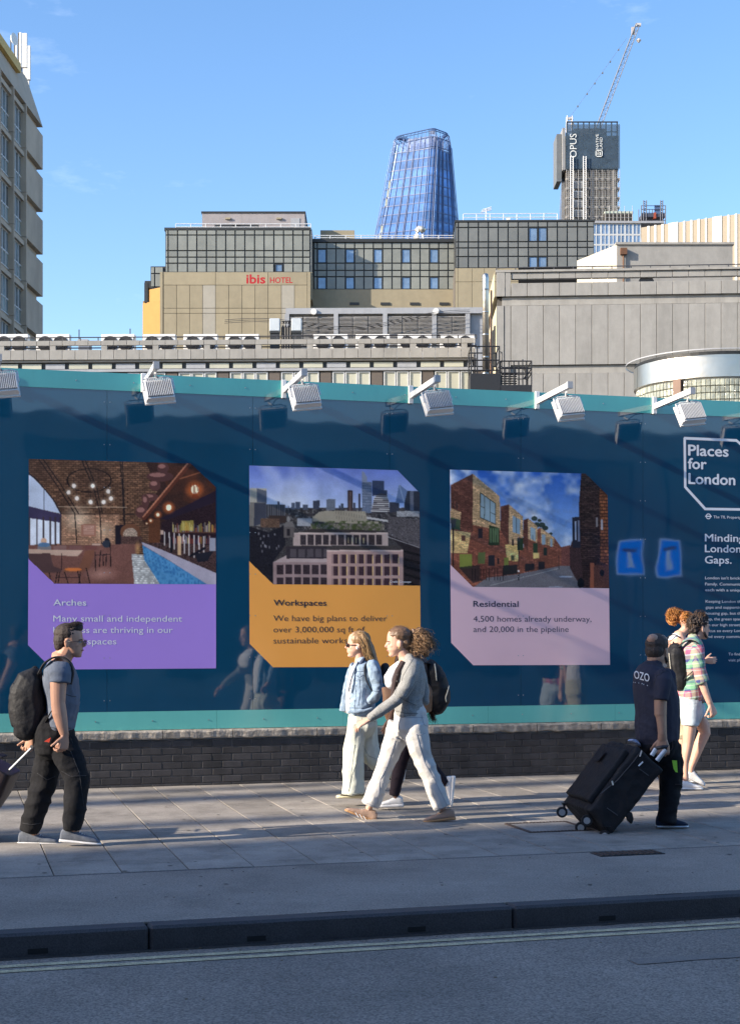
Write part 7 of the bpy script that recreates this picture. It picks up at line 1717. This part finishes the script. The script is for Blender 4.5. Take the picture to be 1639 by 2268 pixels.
# ---------------------------------------------------------------- 6: man in plaid shirt
tu = Tr(2120, 2040, 4.683, 15.55); tl = Tr(2120, 2400, 4.683, 15.55)
m6 = person('bearded man in a pink and green plaid shirt and pale shorts walking right', tl, 1000, 1240)
L0 = m6.location
B = Body(); T, s = head(B, tu(1130, 370, 0), .250, math.radians(18), jaw=1.0, nose=1.1, neckto=tu(1040, 560, 0), neck_r=.055)
B.loft(tu, [(1030, 560, 0, 90, .10), (1000, 700, 0, 160, .18), (990, 1000, 0, 150, .16), (980, 1400, 0, 160, .16)])
B.loft(tu, [(1110, 800, -.19, 70, .045), (1130, 1000, -.215, 72, .05), (1160, 1200, -.23, 68, .045), (1220, 1380, -.24, 58, .040), (1290, 1560, -.24, 46, .032)])
hand(B, tu(1310, 1600, -.24), Vector((.35, 0, -1)), Vector((-.5, .8, 0)), curl=.85, s=1.2, thumb=-1)
B.loft(tu, [(900, 760, .18, 80, .05), (880, 1000, .22, 70, .05), (860, 1300, .22, 55, .04), (850, 1550, .2, 45, .03)]); hand(B, tu(845, 1600, .2), Vector((-.05, 0, -1)), Vector((1, 0, 0)), curl=.6, s=1.1)
B.loft(tl, [(980, 80, -.09, 105, .085), (972, 300, -.09, 108, .082), (950, 520, -.09, 84, .066), (925, 660, -.09, 78, .062), (905, 820, -.09, 58, .046), (905, 960, -.09, 50, .04), (910, 1090, -.09, 52, .036)])
B.loft(tl, [(1130, 80, .09, 85, .085), (1190, 250, .09, 108, .08), (1215, 350, .09, 95, .072), (1130, 540, .09, 88, .062), (1060, 740, .09, 68, .05), (1000, 900, .09, 50, .04), (990, 980, .09, 52, .036)])
B.build('body', m6, skin_l, voxel=.0055, smooth=2)
eyes(m6, T, s, (-1, 1))
H = Body()
for a in ((-.02, 0, .165, .100, .088, .082), (-.06, 0, .105, .058, .078, .065), (.035, 0, .210, .060, .062, .036), (-.075, 0, .17, .05, .07, .05)): H.ell(T(a[0], a[1], a[2]), a[3] * s, a[4] * s, a[5] * s)
H.build('hair', m6, hair_dk, voxel=.0055, smooth=1, curl=.018, freq=11)
cpt = [T(-.02, 0, .2), T(-.05, 0, .17), T(-.07, 0, .12), T(-.075, 0, .07)]
strands(m6, 'hair_curls', [(cpt, [.085, .09, .085, .07]), ([T(.05, 0, .215), T(0, 0, .225), T(-.05, 0, .2)], [.06, .07, .07])], 170, hair_br, .0030, curl=.014, cf=1.6, seg=14, seed=9, m2=hair_dk)
H = Body(); H.loft3([T(.02, -.062, .06), T(.04, -.052, .03), T(.072, -.02, .018), T(.078, .0, .018), T(.072, .02, .018), T(.04, .052, .03), T(.02, .062, .06)], [.014] * 7, [.014] * 7); H.build('beard', m6, hair_dk, voxel=.005, smooth=1, curl=.002)
def plaid():
    m = bpy.data.materials.new('plaid_cotton'); m.use_nodes = True; n = m.node_tree.nodes; l = m.node_tree.links; p = n['Principled BSDF']; p.inputs['Roughness'].default_value = .9; p.inputs['Specular IOR Level'].default_value = .2
    tcn = n.new('ShaderNodeTexCoord'); sp = n.new('ShaderNodeSeparateXYZ'); ro = n.new('ShaderNodeMapping'); ro.inputs['Rotation'].default_value = (0, math.radians(9), 0); l.new(tcn.outputs['Object'], ro.inputs['Vector']); l.new(ro.outputs[0], sp.inputs[0])
    def band(src, per, stops):
        a = n.new('ShaderNodeMath'); a.operation = 'MULTIPLY'; a.inputs[1].default_value = 1 / per; l.new(src, a.inputs[0]); f = n.new('ShaderNodeMath'); f.operation = 'FRACT'; l.new(a.outputs[0], f.inputs[0])
        r = n.new('ShaderNodeValToRGB'); r.color_ramp.interpolation = 'CONSTANT'; e = r.color_ramp.elements; e[0].position = stops[0][0]; e[0].color = (*stops[0][1], 1); e[1].position = stops[1][0]; e[1].color = (*stops[1][1], 1)
        for pos, c in stops[2:]: q = e.new(pos); q.color = (*c, 1)
        l.new(f.outputs[0], r.inputs[0]); return r.outputs[0]
    G, P_, N_, W_2, T_ = (.20, .42, .26), (.55, .14, .20), (.06, .07, .20), (.62, .60, .62), (.36, .30, .22)
    ad = n.new('ShaderNodeMath'); ad.operation = 'ADD'; l.new(sp.outputs['X'], ad.inputs[0]); l.new(sp.outputs['Y'], ad.inputs[1])
    a = band(ad.outputs[0], .20, [(0, G), (.22, N_), (.27, G), (.34, W_2), (.37, P_), (.60, W_2), (.63, P_), (.70, N_), (.82, T_), (.95, N_)])
    b = band(sp.outputs['Z'], .22, [(0, P_), (.20, W_2), (.23, P_), (.30, N_), (.36, G), (.52, W_2), (.55, G), (.64, N_), (.76, T_), (.93, W_2)])
    x = n.new('ShaderNodeMixRGB'); x.inputs[0].default_value = .5; l.new(a, x.inputs[1]); l.new(b, x.inputs[2]); l.new(x.outputs[0], p.inputs['Base Color']); return m
S = Body()
S.loft(tu, [(1040, 520, 0, 85, .09), (1030, 600, 0, 150, .15), (1010, 720, 0, 190, .205), (1005, 880, 0, 185, .195), (1000, 1050, 0, 180, .182), (1000, 1220, 0, 188, .182), (1000, 1400, 0, 200, .185), (1010, 1480, 0, 195, .185)])
S.loft(tu, [(1095, 680, -.16, 100, .068), (1105, 820, -.2, 104, .072), (1120, 980, -.22, 102, .07), (1150, 1120, -.23, 98, .068), (1175, 1220, -.235, 96, .066)], round_=False); S.loft(tu, [(930, 690, .16, 90, .068), (900, 950, .22, 88, .07), (885, 1180, .23, 80, .066)], round_=False)
S.loft(tu, [(1160, 1180, -.232, 108, .074), (1190, 1245, -.235, 108, .074)], round_=False); S.loft(tu, [(1150, 1420, -.02, 60, .12), (1170, 1540, -.02, 36, .10)])
S.build('plaid_shirt', m6, plaid(), voxel=.008, smooth=2, fold=.006, freq=8, seed=41)
Tm = Body(); Tm.loft(tu, [(985, 1470, 0, 180, .17), (990, 1600, 0, 190, .18)]); Tm.loft(tl, [(1000, 0, -.08, 150, .11), (990, 120, -.09, 140, .115), (990, 235, -.09, 132, .115)], round_=False); Tm.loft(tl, [(1080, -60, .08, 130, .11), (1120, 20, .09, 110, .11), (1150, 110, .09, 95, .11)], round_=False)
Tm.loft(tu, [(990, 1600, -.03, 185, .15), (1000, 1750, -.05, 170, .14), (1000, 1840, -.06, 160, .13)]); sh6 = Tm.build('shorts', m6, short_m, voxel=.008, smooth=2, fold=.006, freq=8, seed=43)
shoe(m6, tl, (838, 1255), (1185, 1255), .10, -.09, white_s, white_s, lace_m=grey_s); shoe(m6, tl, (905, 1060), (1210, 1200), .105, .09, white_s, white_s, lace_m=eye_d)
bk6 = person('x', tl, 850, 1250, 0); bk6.name = 'backpack'; bk6['label'] = 'black backpack on the man in the plaid shirt'; bk6['category'] = 'backpack'
K = Body(); K.loft(tu, [(745, 690, 0, 85, .12), (745, 800, 0, 135, .15), (760, 950, 0, 150, .155), (790, 1100, 0, 140, .155), (815, 1230, 0, 115, .15), (815, 1310, 0, 85, .13)], e=2.8); K.build('bag_body', bk6, bag_m, voxel=.008, smooth=2, fold=.007, freq=7, seed=4)
strap(bk6, tu, [(800, 680, -.1), (880, 605, -.13), (980, 570, -.13), (1080, 600, -.15), (1130, 680, -.19)], .028, .007, bag_m); strap(bk6, tu, [(800, 680, .1), (880, 600, .13), (980, 560, .13), (1080, 590, .15)], .028, .007, bag_m)
strap(bk6, tu, [(890, 1200, -.15), (960, 1120, -.2), (1040, 1060, -.2)], .014, .004, bag_m, 'webbing'); strap(bk6, tu, [(715, 600, -.02), (735, 650, -.02), (770, 660, -.02)], .012, .008, bag_m, 'grab_loop'); strap(bk6, tu, [(650, 780, -.12), (665, 950, -.14), (690, 1150, -.14)], .003, .004, zipm, 'zip')

# ---------------------------------------------------------------- 7: red haired woman behind him
tu = Tr(2120, 2040, 4.683, 16.0); tl = Tr(2120, 2400, 4.683, 16.0)
w7 = person('woman with a ginger curly bun and white top half hidden by the plaid shirted man', tl, 900, 1150)
L0 = w7.location
B = Body(); T, s = head(B, tu(930, 300, 0), .235, math.radians(20), jaw=.9, neckto=tu(820, 500, 0), neck_r=.050)
B.loft(tu, [(810, 490, 0, 90, .09), (790, 600, 0, 170, .17), (800, 900, 0, 140, .14), (840, 1400, 0, 150, .15)]); B.loft(tu, [(650, 620, -.05, 60, .045), (640, 900, -.05, 50, .04), (720, 1200, -.08, 45, .035), (820, 1560, -.12, 38, .03)]); hand(B, tu(835, 1600, -.12), Vector((.1, 0, -1)), Vector((0, 1, 0)), curl=.5)
B.loft(tu, [(880, 620, .14, 60, .045), (1020, 900, .1, 50, .04), (1200, 900, -.1, 38, .03)]); hand(B, tu(1215, 895, -.1), Vector((1, 0, 0)), Vector((0, 1, 0)), curl=.4)
B.loft(tl, [(850, 200, 0, 110, .1), (870, 600, 0, 80, .065), (880, 1000, 0, 45, .04), (890, 1060, 0, 42, .036)]); B.loft(tl, [(900, 200, .1, 110, .1), (960, 600, .1, 75, .06), (960, 900, .1, 45, .04), (950, 1040, .1, 40, .036)])
B.build('body', w7, skin_l, voxel=.0055, smooth=2)
H = Body(); H.ell(T(-.01, 0, .165), .098, .085, .078); H.ell(tu(745, 210, 0), .058, .058, .062); H.build('hair', w7, hair_rd2, voxel=.006, smooth=1, curl=.012, freq=14)
c = tu(745, 205, 0); g = [([c + Vector((-.05, 0, -.05)), c + Vector((-.02, 0, .02)), c + Vector((.03, 0, .05)), c + Vector((.06, 0, -.01))], [.05, .065, .055, .03]), ([c + Vector((.03, 0, -.06)), c + Vector((-.03, 0, -.03)), c + Vector((-.05, 0, .04)), c + Vector((.02, 0, .07))], [.04, .055, .045, .03]), ([tu(860, 180, -.05), tu(930, 200, -.07), tu(980, 260, -.06)], [.03, .04, .03])]
strands(w7, 'bun_curls', g, 260, hair_rd, .0032, curl=.013, cf=3.0, seg=24, seed=12, m2=hair_rd2, frizz=.006)
S = Body(); S.loft(tu, [(780, 570, 0, 140, .13), (780, 680, 0, 160, .16), (800, 900, 0, 150, .15), (830, 1350, 0, 160, .155)]); S.build('white_top', w7, white_t, voxel=.008, smooth=2, fold=.003)
S = Body(); S.loft(tu, [(840, 1330, 0, 170, .16), (850, 1600, 0, 180, .17)]); S.loft(tl, [(860, 0, 0, 150, .14), (850, 380, 0, 120, .12)]); S.build('pale_skirt', w7, cloth('cream_linen', (.52, .48, .33)), voxel=.010, smooth=2, fold=.006)
strap(w7, tu, [(600, 560, -.1), (680, 490, -.11), (760, 490, -.12), (830, 540, -.13)], .008, .006, black_c, 'shoulder_strap')
shoe(w7, tl, (850, 1140), (1060, 1140), .09, 0, white_s, white_s); shoe(w7, tl, (900, 1120), (1100, 1120), .09, .12, white_s, white_s)
sd_w = mat('grey_blue_stitch', (.30, .31, .36), .8); sd_d = mat('denim_stitch', (.07, .10, .17), .8); sd_k = mat('knit_edge', (.14, .14, .135), .9); sd_b = mat('dark_stitch', (.03, .03, .035), .8); sd_l = mat('pale_stitch', (.33, .35, .32), .8)
tu3 = Tr(1130, 2090, 4.0975, 13.05); tl3 = Tr(1130, 2400, 3.642, 13.05); tu2 = Tr(1130, 2090, 4.0975, 14.15); tl2 = Tr(1130, 2400, 3.642, 14.15); tu5 = Tr(2120, 2040, 4.683, 12.55); tl5 = Tr(2120, 2400, 4.683, 12.55); tu6 = Tr(2120, 2040, 4.683, 15.55); tl6 = Tr(2120, 2400, 4.683, 15.55)
seam(tj3, tl3, [((1010, 290), (1050, 460), (1110, 650), (1210, 820), (1300, 1000), (1385, 1170)), ((1070, 60), (1100, 175), (1150, 200)), ((750, 370), (690, 560), (640, 700), (560, 860), (530, 1150)), ((735, 110), (790, 190), (800, 235)), ((760, 75), (900, 90), (1100, 85)), ((340, 1120), (440, 1160), (530, 1195)), ((1230, 1200), (1330, 1205), (1420, 1180)), ((620, 350), (720, 350), (850, 345)), ((1120, 280), (1060, 300), (1000, 300))], sd_w, .0022)
seam(jk3, tu3, [((960, 600), (905, 740), (880, 900), (835, 1050)), ((850, 1280), (1000, 1312), (1225, 1315)), ((1085, 560), (1010, 680), (945, 800), (930, 860)), ((1130, 870), (1010, 1060), (960, 1110)), ((545, 1325), (580, 1410)), ((890, 1080), (1010, 1150), (1130, 1200))], sd_k, .003)
seam(jk2, tu2, [((290, 735), (400, 730)), ((300, 790), (350, 815), (400, 780)), ((280, 850), (300, 1050), (275, 1280)), ((232, 850), (205, 1080), (190, 1290)), ((560, 605), (620, 760), (648, 920)), ((190, 1235), (400, 1240), (600, 1195)), ((440, 960), (420, 1080), (450, 1180)), ((530, 1000), (600, 1010), (655, 985)), ((345, 830), (360, 1010), (330, 1200)), ((420, 1150), (500, 1195), (590, 1150))], sd_d, .0028)
seam(tj2, tl2, [((440, 70), (470, 130), (540, 150)), ((250, 420), (215, 700), (180, 1000)), ((330, 100), (330, 300)), ((270, 640), (215, 800), (170, 1000)), ((110, 1020), (230, 1030), (340, 1015)), ((200, 60), (350, 65), (470, 55)), ((350, 430), (420, 560), (520, 600))], sd_l, .0028)
seam(ts1, t1, [((462, 682), (540, 690), (628, 696)), ((418, 1072), (520, 1100), (640, 1095)), ((600, 790), (650, 805), (690, 810))], sd_b, .0025); seam(tj1, t1, [((620, 1130), (660, 1230)), ((560, 1480), (640, 1530), (780, 1520)), ((340, 1500), (430, 1560), (500, 1530)), ((640, 1300), (720, 1500), (760, 1800)), ((210, 1950), (290, 1965), (370, 1950))], sd_b, .003)
seam(so5, tu5, [((425, 1530), (510, 1545), (608, 1555)), ((300, 940), (440, 955), (540, 1010)), ((600, 1060), (450, 1140), (415, 1260))], sd_b, .003); seam(tr5, tl5, [((785, 440), (850, 700), (855, 1160)), ((745, 1170), (860, 1170)), ((700, 480), (700, 600), (670, 640))], darkred, .005)
seam(sh6, tl6, [((1165, 60), (1120, 240)), ((870, 225), (980, 240), (1110, 250))], sd_l, .0025)
for o in list(bpy.data.objects):
    if o.name.startswith('x') and o.type == 'EMPTY' and not o.children: bpy.data.objects.remove(o)
